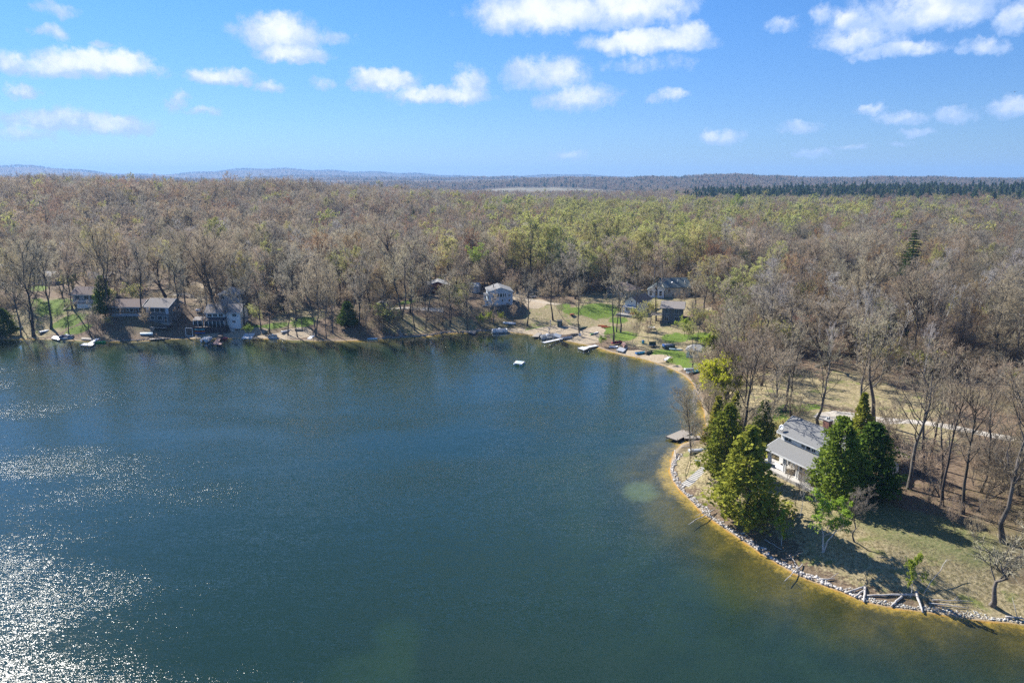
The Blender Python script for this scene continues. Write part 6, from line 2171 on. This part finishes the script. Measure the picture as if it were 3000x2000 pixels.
# far shore: trees standing clear along the water and between the houses
FAR = [(62, 985, 770, 50, 'bare1', 'leaning bare tree at the far left waterline'), (98, 985, 735, 60, 'bare0', 'dark bare tree second from the left along the shore'),
       (150, 962, 745, 52, 'bare2', 'bare tree behind the upturned silver rowboat'), (212, 905, 735, 55, 'bare1', 'bare tree left of the deck-fronted house'), (322, 935, 728, 55, 'oak1', 'bare tree between the deck-fronted house and the low cottage'),
       (418, 935, 745, 46, 'bare0', 'bare tree left of the triple-window house'), (520, 965, 760, 48, 'bare2', 'slim bare tree right of the triple-window house'), (545, 905, 735, 52, 'bare4', 'bare tree on the lane behind the kayak rack'),
       (605, 900, 738, 50, 'bare1', 'bare tree rising behind the large white house roof'), (715, 965, 790, 46, 'bare0', 'grey bare tree leaning against the right wall of the white house'),
       (780, 905, 752, 45, 'bare1', 'bare tree right of the grey upper house'), (815, 898, 742, 55, 'bare0', 'straight dark bare tree behind the green lawn'), (868, 940, 765, 48, 'bare2', 'bare tree on the lawn edge above the sandy mound'),
       (925, 985, 768, 62, 'bare3', 'big forked bare tree at the corner of the sandy mound'), (975, 975, 792, 46, 'bare1', 'bare tree right of the big forked one at the mound'), (1052, 968, 782, 50, 'bare0', 'bare tree on the shaded bank above the blue rowboat'),
       (1176, 932, 742, 85, 'bare3', 'great forked bare tree in front of the brown shed'), (1248, 966, 800, 34, 'sparse0', 'slim bare tree on the dry slope below the cabin'), (1370, 966, 792, 34, 'sparse0', 'bare tree at the water left of the blue house'),
       (1336, 868, 745, 48, 'bare4', 'round pale bare tree right of the log cabin'), (1544, 955, 795, 44, 'sparse0', 'bare tree with a pale trunk at the left end of the beach'), (1620, 938, 742, 50, 'sparse0', 'tall dark bare tree behind the beach posts'),
       (1698, 984, 790, 44, 'sparse0', 'bare tree standing on the beach behind the white board'), (1797, 1002, 800, 36, 'sparse1', 'slim tall bare tree by the red jet skis'), (1806, 972, 790, 36, 'sparse0', 'bare tree on the lawn behind the jet skis'),
       (1818, 974, 800, 34, 'sparse1', 'bare tree at the right of the lawn pair'), (1922, 940, 765, 48, 'sparse0', 'tall bare tree left of the dark house'), (1868, 935, 772, 38, 'sparse0', 'bare tree in front of the long dark roof'),
       (2028, 1078, 905, 40, 'thin', 'thin bare tree on the shore below the boathouse'), (2030, 935, 800, 45, 'sparse0', 'bushy bare tree right of the dark house'), (2080, 940, 800, 44, 'sparse0', 'bare tree left of the tiny green shed')]
for (u, vb, vt, hw, key, lb) in FAR:
    hero(key, u, vb, vt, 'bare_tree', lb, halfw=hw, gap=2.5)
for (u, vb, vt, hw, key, nm, lb) in ((720, 880, 772, 34, 'bud0', 'budding_tree', 'yellow-green budding tree behind the grey upper house'), (775, 885, 790, 32, 'bud1', 'budding_tree', 'yellow-green budding tree right of the grey upper house'),
                                     (945, 840, 722, 48, 'rust0', 'russet_tree', 'orange-budded tree crown in the middle of the left woods'), (1300, 790, 700, 40, 'rust1', 'russet_tree', 'tan-budded tree behind the log cabin'),
                                     (2085, 880, 772, 55, 'bud1', 'budding_tree', 'large rounded pale green willow right of the slate roof'), (1500, 815, 720, 36, 'fresh0', 'leafing_tree', 'fresh green tree behind the blue house'),
                                     (1640, 842, 742, 45, 'bud0', 'budding_tree', 'yellow-green tree right of the sandy track'), (1475, 650, 598, 22, 'fresh1', 'leafing_tree', 'bright green tree alone in the middle woods'),
                                     (2010, 790, 690, 34, 'fresh0', 'leafing_tree', 'fresh green tree above the slate roof'), (2165, 655, 590, 26, 'fresh1', 'leafing_tree', 'lime tree standing high in the right woods'), (2190, 1050, 940, 46, 'rust1', 'russet_tree', 'tan-budded tree right of the boathouse'),
                                     (2300, 905, 845, 30, 'rust1', 'russet_tree', 'orange-tan tree beside the rust-roofed cabin'), (1400, 830, 740, 36, 'fresh1', 'leafing_tree', 'green tree in the shade left of the blue house roof'), (1720, 860, 770, 40, 'bud1', 'budding_tree', 'pale green tree left of the hip-roofed house')):
    hero(key, u, vb, vt, nm, lb, halfw=hw)
# shrubs
SHR = [(2300, 1418, 26, 'shrub0', 'purple-grey leafless shrub left below the house porch'), (2340, 1440, 30, 'shrub0', 'wide leafless shrub in front of the house porch'), (2385, 1448, 22, 'shrub0', 'leafless shrub at the foot of the bright green cedar'),
       (2800, 1560, 40, 'shrub0', 'tangled leafless shrub at the right wood edge'), (2720, 1500, 38, 'shrub0', 'tangled leafless shrub right of the dark cedar'), (2860, 1605, 36, 'shrub0', 'leafless shrub over the shaded slope'),
       (1762, 1014, 14, 'shrub2', 'bright green shrub at the root of the white pier'), (1436, 945, 15, 'shrub2', 'green shrub on the bank under the blue house'), (1470, 944, 13, 'shrub2', 'second green shrub on the bank under the blue house'), (1408, 955, 15, 'shrub2', 'green shrub above the brown raft'),
       (730, 985, 16, 'shrub2', 'green shrub at the launch ramp'), (745, 950, 26, 'shrub1', 'yellowish shrub right of the large white house'), (1865, 965, 30, 'shrub1', 'yellow-green shrub below the stone terrace'), (1900, 935, 26, 'shrub1', 'yellow-green shrub left of the dark house deck'),
       (2005, 985, 24, 'shrub2', 'green shrub on the slope above the boathouse'), (2070, 1035, 26, 'shrub2', 'fresh green shrub against the boathouse wall'), (1540, 925, 34, 'shrub0', 'leafless shrub on the shaded bank right of the blue house'), (1510, 940, 20, 'shrub0', 'leafless shrub in the shade under the blue house'),
       (1080, 965, 34, 'shrub0', 'leafless shrub on the shaded bank by the blue rowboat'), (1120, 970, 30, 'shrub0', 'leafless shrub left of the bank stairs'), (300, 975, 26, 'shrub0', 'leafless shrub above the green rowboat'), (280, 975, 22, 'shrub0', 'brown shrub above the white T-shaped dock'),
       (1900, 1000, 26, 'shrub0', 'bare shrub behind the boat trailer'), (1850, 1005, 28, 'shrub0', 'bare shrub behind the stacked dock frames'), (1650, 935, 26, 'shrub0', 'bare shrub beside the storage hut'), (1966, 1070, 10, 'shrub2', 'small green bush above the small beach'), (1300, 900, 30, 'shrub1', 'green-tinged shrub below the log cabin'),
       (1345, 915, 30, 'shrub1', 'yellowish shrub on the slope left of the blue house'), (110, 935, 24, 'shrub0', 'leafless shrub on the left lawn'), (420, 965, 26, 'shrub0', 'leafless shrub left of the pale blue tarp box'), (2060, 1150, 24, 'shrub1', 'yellowish waterside shrub in front of the willow'), (2082, 1200, 26, 'shrub0', 'leafless waterside brush below the willow'), (2090, 1252, 24, 'shrub1', 'yellowish brush at the shore end of the gangway'), (2030, 1118, 16, 'shrub0', 'leafless brush at the shore between boats and willow'), (2010, 1000, 26, 'shrub1', 'yellow-green shrub behind the boathouse roof')]
for (u, vb, hw, key, lb) in SHR:
    p = at(u, vb)
    h = hw * 1.5 / FPX * math.dist(p, (0, 0, CAMZ))
    hero(key, u, vb, vb - hw * 1.45, 'shrub', lb, 'shrub', halfw=hw, gap=1.2)
# open ground the woods keep out of
for (u, v, r_) in ((2600, 1620, 16), (2700, 1650, 15), (2480, 1560, 12), (2800, 1700, 14), (2900, 1750, 10), (2380, 1560, 10), (2250, 1480, 10), (2100, 1400, 9), (2050, 1350, 8), (2960, 1760, 8), (2700, 1580, 9),
                   (2450, 1180, 8), (2330, 1180, 7), (2600, 1190, 7), (2660, 1260, 5), (2250, 1200, 7), (2420, 1110, 8),
                   (205, 940, 9), (150, 920, 8), (240, 960, 8), (100, 900, 6), (860, 965, 9), (800, 965, 7), (740, 965, 8), (900, 940, 6), (1600, 960, 12), (1660, 960, 10), (1730, 950, 12), (1780, 980, 9), (1850, 1000, 10), (1900, 1020, 9), (1960, 1030, 9), (2000, 1060, 7),
                   (1750, 905, 10), (1690, 905, 9), (1830, 945, 7), (1950, 980, 10), (2000, 985, 8), (2060, 990, 6), (2110, 915, 6), (1500, 950, 9),
                   (60, 975, 9), (640, 975, 8), (690, 975, 8), (980, 975, 7), (1560, 900, 6), (1600, 910, 7), (1830, 890, 8), (1800, 880, 8), (1860, 885, 8), (1900, 890, 8), (1960, 885, 8), (2000, 880, 7), (1770, 880, 7), (1980, 915, 6), (1930, 915, 6), (1470, 915, 9), (1440, 905, 8), (1500, 910, 7), (1280, 875, 7), (1270, 900, 7), (1310, 890, 6)):
    clear(at(u, v), r_)


# ------------------------------------------------------------------ the woods
def in_clear(x, y):
    ok = np.ones(len(x), bool)
    for cx, cy, r in CLEAR:
        ok &= (x - cx) ** 2 + (y - cy) ** 2 > r * r
    return ok


# parts of the view (as pixel boxes on the photograph) where the ground lies open, and the share of wild growth kept there
OPEN = [(1690, 2060, 852, 960, 0.2), (1690, 2060, 960, 1110, .06), (1400, 1690, 846, 1000, 0.32), (1230, 1400, 846, 1000, 0.5), (560, 960, 905, 1000, 0.35), (0, 560, 850, 1000, 0.35), (960, 1230, 905, 1000, 0.6), (0, 330, 800, 850, .45), (2060, 2200, 890, 1010, .35),
        (2180, 3000, 1105, 1340, .12), (2580, 3000, 1340, 1700, .5), (2590, 2730, 850, 985, .25), (2190, 2560, 1040, 1105, .5)]


def in_open(x, y, z):
    f = y * math.cos(PITCH) - (z - CAMZ) * math.sin(PITCH)
    u = 1500 + FPX * x / f
    v = 1000 - FPX * (y * math.sin(PITCH) + (z - CAMZ) * math.cos(PITCH)) / f
    q = rng.uniform(0, 1, len(x))
    ok = np.ones(len(x), bool)
    for a, b, c_, d_, keep in OPEN:
        ok &= ~((u > a) & (u < b) & (v > c_) & (v < d_) & (q > keep))
    return ok


def scatter(r0, r1, sp, amax=44.):
    """jittered points on land between two distances, inside a fan somewhat wider than the view"""
    n = int((2 * amax / 360) * math.pi * (r1 * r1 - r0 * r0) / (sp * sp))
    r_ = np.sqrt(rng.uniform(r0 * r0, r1 * r1, n))
    a = np.radians(rng.uniform(-amax, amax, n))
    return np.sin(a) * r_, np.cos(a) * r_


def thin(x, y, dmin):
    """drop points closer than dmin to an earlier one"""
    cell = {}
    keep = []
    for i in range(len(x)):
        c = (int(x[i] // dmin), int(y[i] // dmin))
        ok = True
        for a in (-1, 0, 1):
            for b in (-1, 0, 1):
                for j in cell.get((c[0] + a, c[1] + b), ()):
                    if (x[i] - x[j]) ** 2 + (y[i] - y[j]) ** 2 < dmin * dmin:
                        ok = False
                        break
                if not ok:
                    break
            if not ok:
                break
        if ok:
            cell.setdefault(c, []).append(i)
            keep.append(i)
    return np.array(keep)


xs, ys = [], []
for r0, r1, sp, dm in ((105, 330, 5.2, 5.4), (330, 700, 5.8, 6.2), (700, 1150, 6.6, 6.8), (1150, 1700, 7.6, 7.4)):
    x, y = scatter(r0, r1, sp)
    k = thin(x, y, dm)
    xs.append(x[k])
    ys.append(y[k])
# thin trees standing right down to the water along the left and middle shore
x, y = rng.uniform(-190, 2, 420), rng.uniform(235, 275, 420)
sds = signed_shore(x, y)
k = np.nonzero((sds > 1.5) & (sds < 9.5))[0]
k = k[thin(x[k], y[k], 4.6)]
ns = len(k)
X, Y = np.concatenate([x[k]] + xs), np.concatenate([y[k]] + ys)
sd = signed_shore(X, Y)
shore_tree = np.arange(len(X)) < ns
houses = np.ones(len(X), bool)
for cx, cy, r_ in CLEAR:
    houses &= (X - cx) ** 2 + (Y - cy) ** 2 > min(r_, 2.6) ** 2
ok = ((sd > 6) & in_clear(X, Y)) | (shore_tree & houses)
shore_tree = shore_tree[ok]
X, Y, sd = X[ok], Y[ok], sd[ok]
Z = terrain(X, Y, sd)
ok = in_open(X, Y, Z) | (shore_tree & (rng.uniform(0, 1, len(X)) < .6))
X, Y, Z, sd, shore_tree = X[ok], Y[ok], Z[ok], sd[ok], shore_tree[ok]
RR = np.hypot(X, Y)
AZ = np.degrees(np.arctan2(X, Y))
U = rng.uniform(0, 1, len(X))
# what grows where: grey woods on the left hill, budding yellow-green in the wet middle, brown with russet on the right
c1 = wob(X + 300, Y, 150.) + 0.6 * wob(X, Y + 100, 47.)
c2 = wob(X, Y + 500, 170.) + 0.6 * wob(X + 77, Y, 52.)
wet = np.exp(-((AZ - 8) / 9.0) ** 2) * smooth01((RR - 290) / 60) * (1 - smooth01((RR - 760) / 250))
wet2 = 0.38 * np.exp(-((AZ - 22) / 10.0) ** 2) * smooth01((RR - 420) / 100) * (1 - smooth01((RR - 900) / 300))
pb_ = np.clip(0.05 + 0.75 * wet + wet2 + 0.10 * (c1 > 0.55), 0, 0.85)
pr_ = (0.55 + 0.45 * smooth01((AZ + 6) / 8.)) * np.clip(0.09 + 0.22 * (c2 > 0.35) + 0.14 * smooth01((RR - 550) / 300), 0, 0.5)
kind = np.where(U < pb_, 1, np.where(U < pb_ + pr_ * (1 - pb_), 2, 0))
pineland = (AZ > 14.0 + 1.5 * wob(X, Y, 160.)) & (RR > 1150 + 120 * wob(X, Y, 260.)) & (RR < 1700) & (U < .85)
kind[pineland] = 3
kind[(RR < 230) & (AZ > 12)] = 0
hgt = rng.normal(1.0, 0.17, len(X)).clip(0.6, 1.35) * np.where(kind == 2, 15.5, np.where(kind == 3, 18., 17.0)) * (1 + .16 * wob(X + 31, Y, 70.))
kind[shore_tree] = 0
hgt[shore_tree] *= .78
order = np.argsort(np.where(shore_tree, 0, RR))
LBL = {0: ('bare_tree', 'bare grey-brown tree among many alike in the leafless woods', 'bare trees of the woods'),
       1: ('budding_tree', 'tree hazed with yellow-green buds among many alike in the woods', 'budding trees of the woods'),
       2: ('russet_tree', 'tree hazed with russet buds among many alike in the woods', 'russet trees of the woods')}
NEARKEY = {0: ['bare0', 'bare1', 'bare2', 'bare3', 'bare4', 'bare5', 'bare6', 'oak0'], 1: ['bud0', 'bud1'], 2: ['rust0', 'rust1']}
count = {0: 0, 1: 0, 2: 0}
LIMIT = {0: 290, 1: 90, 2: 90}
rest = {0: [], 1: [], 2: [], 3: []}
UU, VV = zip(*[proj(X[i], Y[i], Z[i] + 2) for i in range(len(X))])
MARKS = [(1467, 896, 'the blue house'), (1283, 859, 'the log cabin'), (1384, 858, 'the pale grey shed'), (1834, 873, 'the hip-roofed house'), (1985, 869, 'the slate-roofed house'), (1849, 917, 'the terrace cottage'),
         (1968, 945, 'the dark slate house'), (2038, 1048, 'the boathouse'), (2143, 926, 'the tiny green shed'), (2352, 962, 'the rust-roofed cabin'), (652, 963, 'the large white house'), (676, 897, 'the grey upper house'),
         (464, 945, 'the triple-window house'), (372, 926, 'the low cottage'), (250, 893, 'the deck-fronted house'), (112, 834, 'the pale garage'), (905, 738, 'the house by the upper road'), (1118, 908, 'the brown shed'),
         (2395, 1075, 'the broad old oak'), (2660, 850, 'the large dark spruce'), (2597, 1040, 'the tall narrow conifer'), (2705, 1110, 'the pale twin birch'), (2558, 1242, 'the grey forked tree by the drive'),
         (2662, 1432, 'the tall slim dark tree'), (2937, 1588, 'the big tree with broken limbs'), (2040, 815, 'the white birch in the green wood'), (945, 840, 'the orange-budded tree'), (1640, 760, 'the gravel road'),
         (2880, 1270, 'the drive at the right edge'), (2190, 1050, 'the tan-budded tree'), (2425, 1120, 'the leaning white dead tree'), (2820, 1000, 'the far right woods road'), (300, 770, 'the upper road at left'), (700, 745, 'the upper road in the middle')]
FORM = {'bare0': 'round-crowned', 'bare1': 'wide-crowned', 'bare2': 'narrow', 'bare3': 'fork-trunked', 'bare4': 'broad low-branched', 'oak0': 'gnarled', 'bare5': 'tan-twigged', 'bare6': 'pale-twigged', 'birch0': 'white-stemmed', 'birch1': 'white fork-stemmed', 'sparse0': 'thin-crowned', 'sparse1': 'thin tan', 'sparse2': 'open-crowned', 'sparse3': 'slender tan', 'bud0': '', 'bud1': 'loose', 'rust0': '', 'rust1': 'tan-tinged'}
KINDW = {0: 'bare tree', 1: 'yellow-green budding tree', 2: 'russet budding tree'}
made = {}
for i in order:
    kd = int(kind[i])
    inview = -40 < UU[i] < 3040 and 380 < VV[i] < 2050
    if kd < 3 and count[kd] < LIMIT[kd] and inview and RR[i] < 420:
        nm, lb, gp = LBL[kd]
        ks = NEARKEY[kd]
        key = ks[int(rng.integers(0, len(ks)))]
        if kd == 0 and RR[i] < 215:
            key = 'sparse%d' % int(rng.integers(0, 4))
        elif kd == 0 and AZ[i] > 14 and rng.uniform() < .12:
            key = 'birch%d' % int(rng.integers(0, 2))
        elif kd == 0 and shore_tree[i]:
            key = 'sparse%d' % int(rng.integers(0, 4))
        elif kd == 0 and RR[i] < 330 and VV[i] > 850 and rng.uniform() < .6:
            key = 'sparse%d' % int(rng.integers(0, 4))
        o = tree(key, (X[i], Y[i], Z[i] - 0.1), hgt[i], name=nm, group=gp, sx=float(rng.uniform(.95, 1.35)))
        count[kd] += 1
        dm = [(UU[i] - a) ** 2 + (VV[i] - b) ** 2 for a, b, _ in MARKS]
        j = int(np.argmin(dm))
        du, dv = UU[i] - MARKS[j][0], VV[i] - MARKS[j][1]
        if abs(du) > abs(dv) * 0.8:
            rel = 'left of' if du < 0 else 'right of'
        else:
            rel = 'behind' if dv < 0 else 'in front of'
        size = 'tall ' if hgt[i] > 18.5 else ('short ' if hgt[i] < 14.5 else '')
        base_l = (size + FORM[key] + ' ' + KINDW[kd]).replace('  ', ' ').strip()
        made.setdefault((base_l, rel, MARKS[j][2]), []).append((dm[j], o))
    else:
        rest[kd].append(i)
ORD = ['', 'second ', 'third ', 'fourth ', 'fifth ', 'sixth ', 'seventh ', 'eighth ', 'ninth ', 'tenth ', 'eleventh ', 'twelfth ']
for (bl, rel, mk), lst in made.items():
    lst.sort(key=lambda q: q[0])
    for n_, (_, o) in enumerate(lst):
        o['label'] = bl + ', ' + (ORD[min(n_, 11)] + 'nearest ' if len(lst) > 1 else 'standing ') + rel + ' ' + mk


def mass(name, label, cat, ids, near, far, split=430., kind_='stuff'):
    """a wood too large to count: one object whose points carry trees"""
    ids = np.array(ids)
    objs = [joined(k) for k in near + far]
    P = np.column_stack([X[ids], Y[ids], Z[ids] - 0.1])
    me = bpy.data.meshes.new(name)
    me.vertices.add(len(P))
    me.vertices.foreach_set('co', P.astype(np.float32).ravel())
    ni, nf = len(near), len(far)
    isnear = RR[ids] < split
    stand = wob(X[ids] + 210, Y[ids] - 90, 62.) * .8 + wob(X[ids], Y[ids], 23.) * .4      # like grows beside like
    rank = np.clip((stand + 1.0) / 2.0 + rng.normal(0, .16, len(ids)), 0, .999)
    pick = np.where(isnear & (ni > 0), (rank * max(ni, 1)).astype(int), ni + (rank * nf).astype(int))
    h0 = np.array([o.data.vertices and max(v.co.z for v in o.data.vertices) for o in objs])
    s = hgt[ids] / 18.0
    a = me.attributes.new('pick', 'INT', 'POINT')
    a.data.foreach_set('value', pick.astype(np.int32))
    a = me.attributes.new('rot', 'FLOAT_VECTOR', 'POINT')
    a.data.foreach_set('vector', np.column_stack([0 * s, 0 * s, rng.uniform(0, 6.28, len(s))]).astype(np.float32).ravel())
    a = me.attributes.new('size', 'FLOAT_VECTOR', 'POINT')
    wdt = rng.uniform(.9, 1.4, len(s))
    a.data.foreach_set('vector', np.column_stack([s * wdt, s * wdt, s]).astype(np.float32).ravel())
    o = tag(link(name, me), label, cat, kind=kind_)
    ng = bpy.data.node_groups.new(name, 'GeometryNodeTree')
    ng.interface.new_socket('Geometry', in_out='INPUT', socket_type='NodeSocketGeometry')
    ng.interface.new_socket('Geometry', in_out='OUTPUT', socket_type='NodeSocketGeometry')
    gi, go = ng.nodes.new('NodeGroupInput'), ng.nodes.new('NodeGroupOutput')
    prev = None
    iop = None
    out = None
    # one instancing branch per tree shape, chosen by the point's own number
    jn = ng.nodes.new('GeometryNodeJoinGeometry')
    for k, ob in enumerate(objs):
        inst = ng.nodes.new('GeometryNodeInstanceOnPoints')
        oi = ng.nodes.new('GeometryNodeObjectInfo')
        oi.inputs['Object'].default_value = ob
        oi.inputs['As Instance'].default_value = True
        ng.links.new(oi.outputs['Geometry'], inst.inputs['Instance'])
        ng.links.new(gi.outputs[0], inst.inputs['Points'])
        na = ng.nodes.new('GeometryNodeInputNamedAttribute')
        na.data_type = 'INT'
        na.inputs[0].default_value = 'pick'
        cmp_ = ng.nodes.new('FunctionNodeCompare')
        cmp_.data_type = 'INT'
        cmp_.operation = 'EQUAL'
        ints = [s_ for s_ in cmp_.inputs if s_.type == 'INT']
        ng.links.new(na.outputs[0], ints[0])
        ints[1].default_value = k
        ng.links.new(cmp_.outputs[0], inst.inputs['Selection'])
        for nm, sk in (('rot', 'Rotation'), ('size', 'Scale')):
            v = ng.nodes.new('GeometryNodeInputNamedAttribute')
            v.data_type = 'FLOAT_VECTOR'
            v.inputs[0].default_value = nm
            ng.links.new(v.outputs[0], inst.inputs[sk])
        ng.links.new(inst.outputs[0], jn.inputs[0])
    ng.links.new(jn.outputs[0], go.inputs[0])
    md = o.modifiers.new('trees', 'NODES')
    md.node_group = ng
    return o


mass('bare_woodland', 'leafless grey-brown woods covering the hill and land behind the lake', 'woods', rest[0], ['bare0', 'bare1', 'bare2', 'bare4', 'bare5', 'bare6'], ['farbare0', 'farbare1', 'farbare2', 'farbare3', 'farbare4'])
mass('budding_woodland', 'yellow-green budding trees massed through the woods behind the bay', 'woods', rest[1], ['bud0', 'bud1'], ['farbud0', 'farbud1'])
mass('russet_woodland', 'russet and tan budding trees massed through the distant woods', 'woods', rest[2], ['rust0', 'rust1'], ['farrust0', 'farrust1'])
mass('pine_plantation', 'dark green pine stand on the skyline at the right', 'woods', rest[3], [], ['farpine0', 'farpine1'])
# far woods on the ridges beyond, seen only as a rough brown-blue skin
x, y = scatter(1700, 3600, 11., 42.)
x2, y2 = scatter(3600, 10500, 30., 42.)
x, y = np.concatenate([x, x2]), np.concatenate([y, y2])
field_n = wob(x, y * 0.6, 1500.) + 0.5 * wob(x + 500, y, 600.)
open_land = ((x - 60) / 340) ** 2 + ((y - 2400) / 480) ** 2 < 1 + .3 * wob(x, y, 300.)
k = ~open_land & ((field_n > -0.75) | (np.hypot(x, y) > 3600))
X, Y = x[k], y[k]
Z = terrain(X, Y)
RR = np.hypot(X, Y)
hgt = rng.normal(16, 2.0, len(X))
mass('far_woodland', 'blue-hazed woods on the far ridges along the horizon', 'woods', np.arange(len(X)), [], ['farbare1', 'farbare3', 'farbare2', 'farpine0'])
# low growth under the trees
xa, ya = scatter(105, 330, 3.4)
xb, yb = scatter(330, 520, 5.2)
x, y = np.concatenate([xa, xb]), np.concatenate([ya, yb])
sdu = signed_shore(x, y)
azu = np.degrees(np.arctan2(x, y))
k = (sdu > 3) & in_clear(x, y) & in_open(x, y, terrain(x, y, sdu)) & ((azu > -4) | (rng.uniform(0, 1, len(x)) < .35))
X, Y = x[k], y[k]
Z = terrain(X, Y)
RR = np.hypot(X, Y)
hgt = rng.uniform(16, 50, len(X)) * rng.uniform(.5, 1, len(X))
mass('undergrowth', 'low leafless saplings and brush filling the woods under the trees', 'undergrowth', np.arange(len(X)), ['shrub0', 'shrub0', 'shrub0', 'shrub0', 'shrub1'], ['shrub0', 'shrub1'], split=420.)
print('trees', count, {k: len(v) for k, v in rest.items()}, len(X))
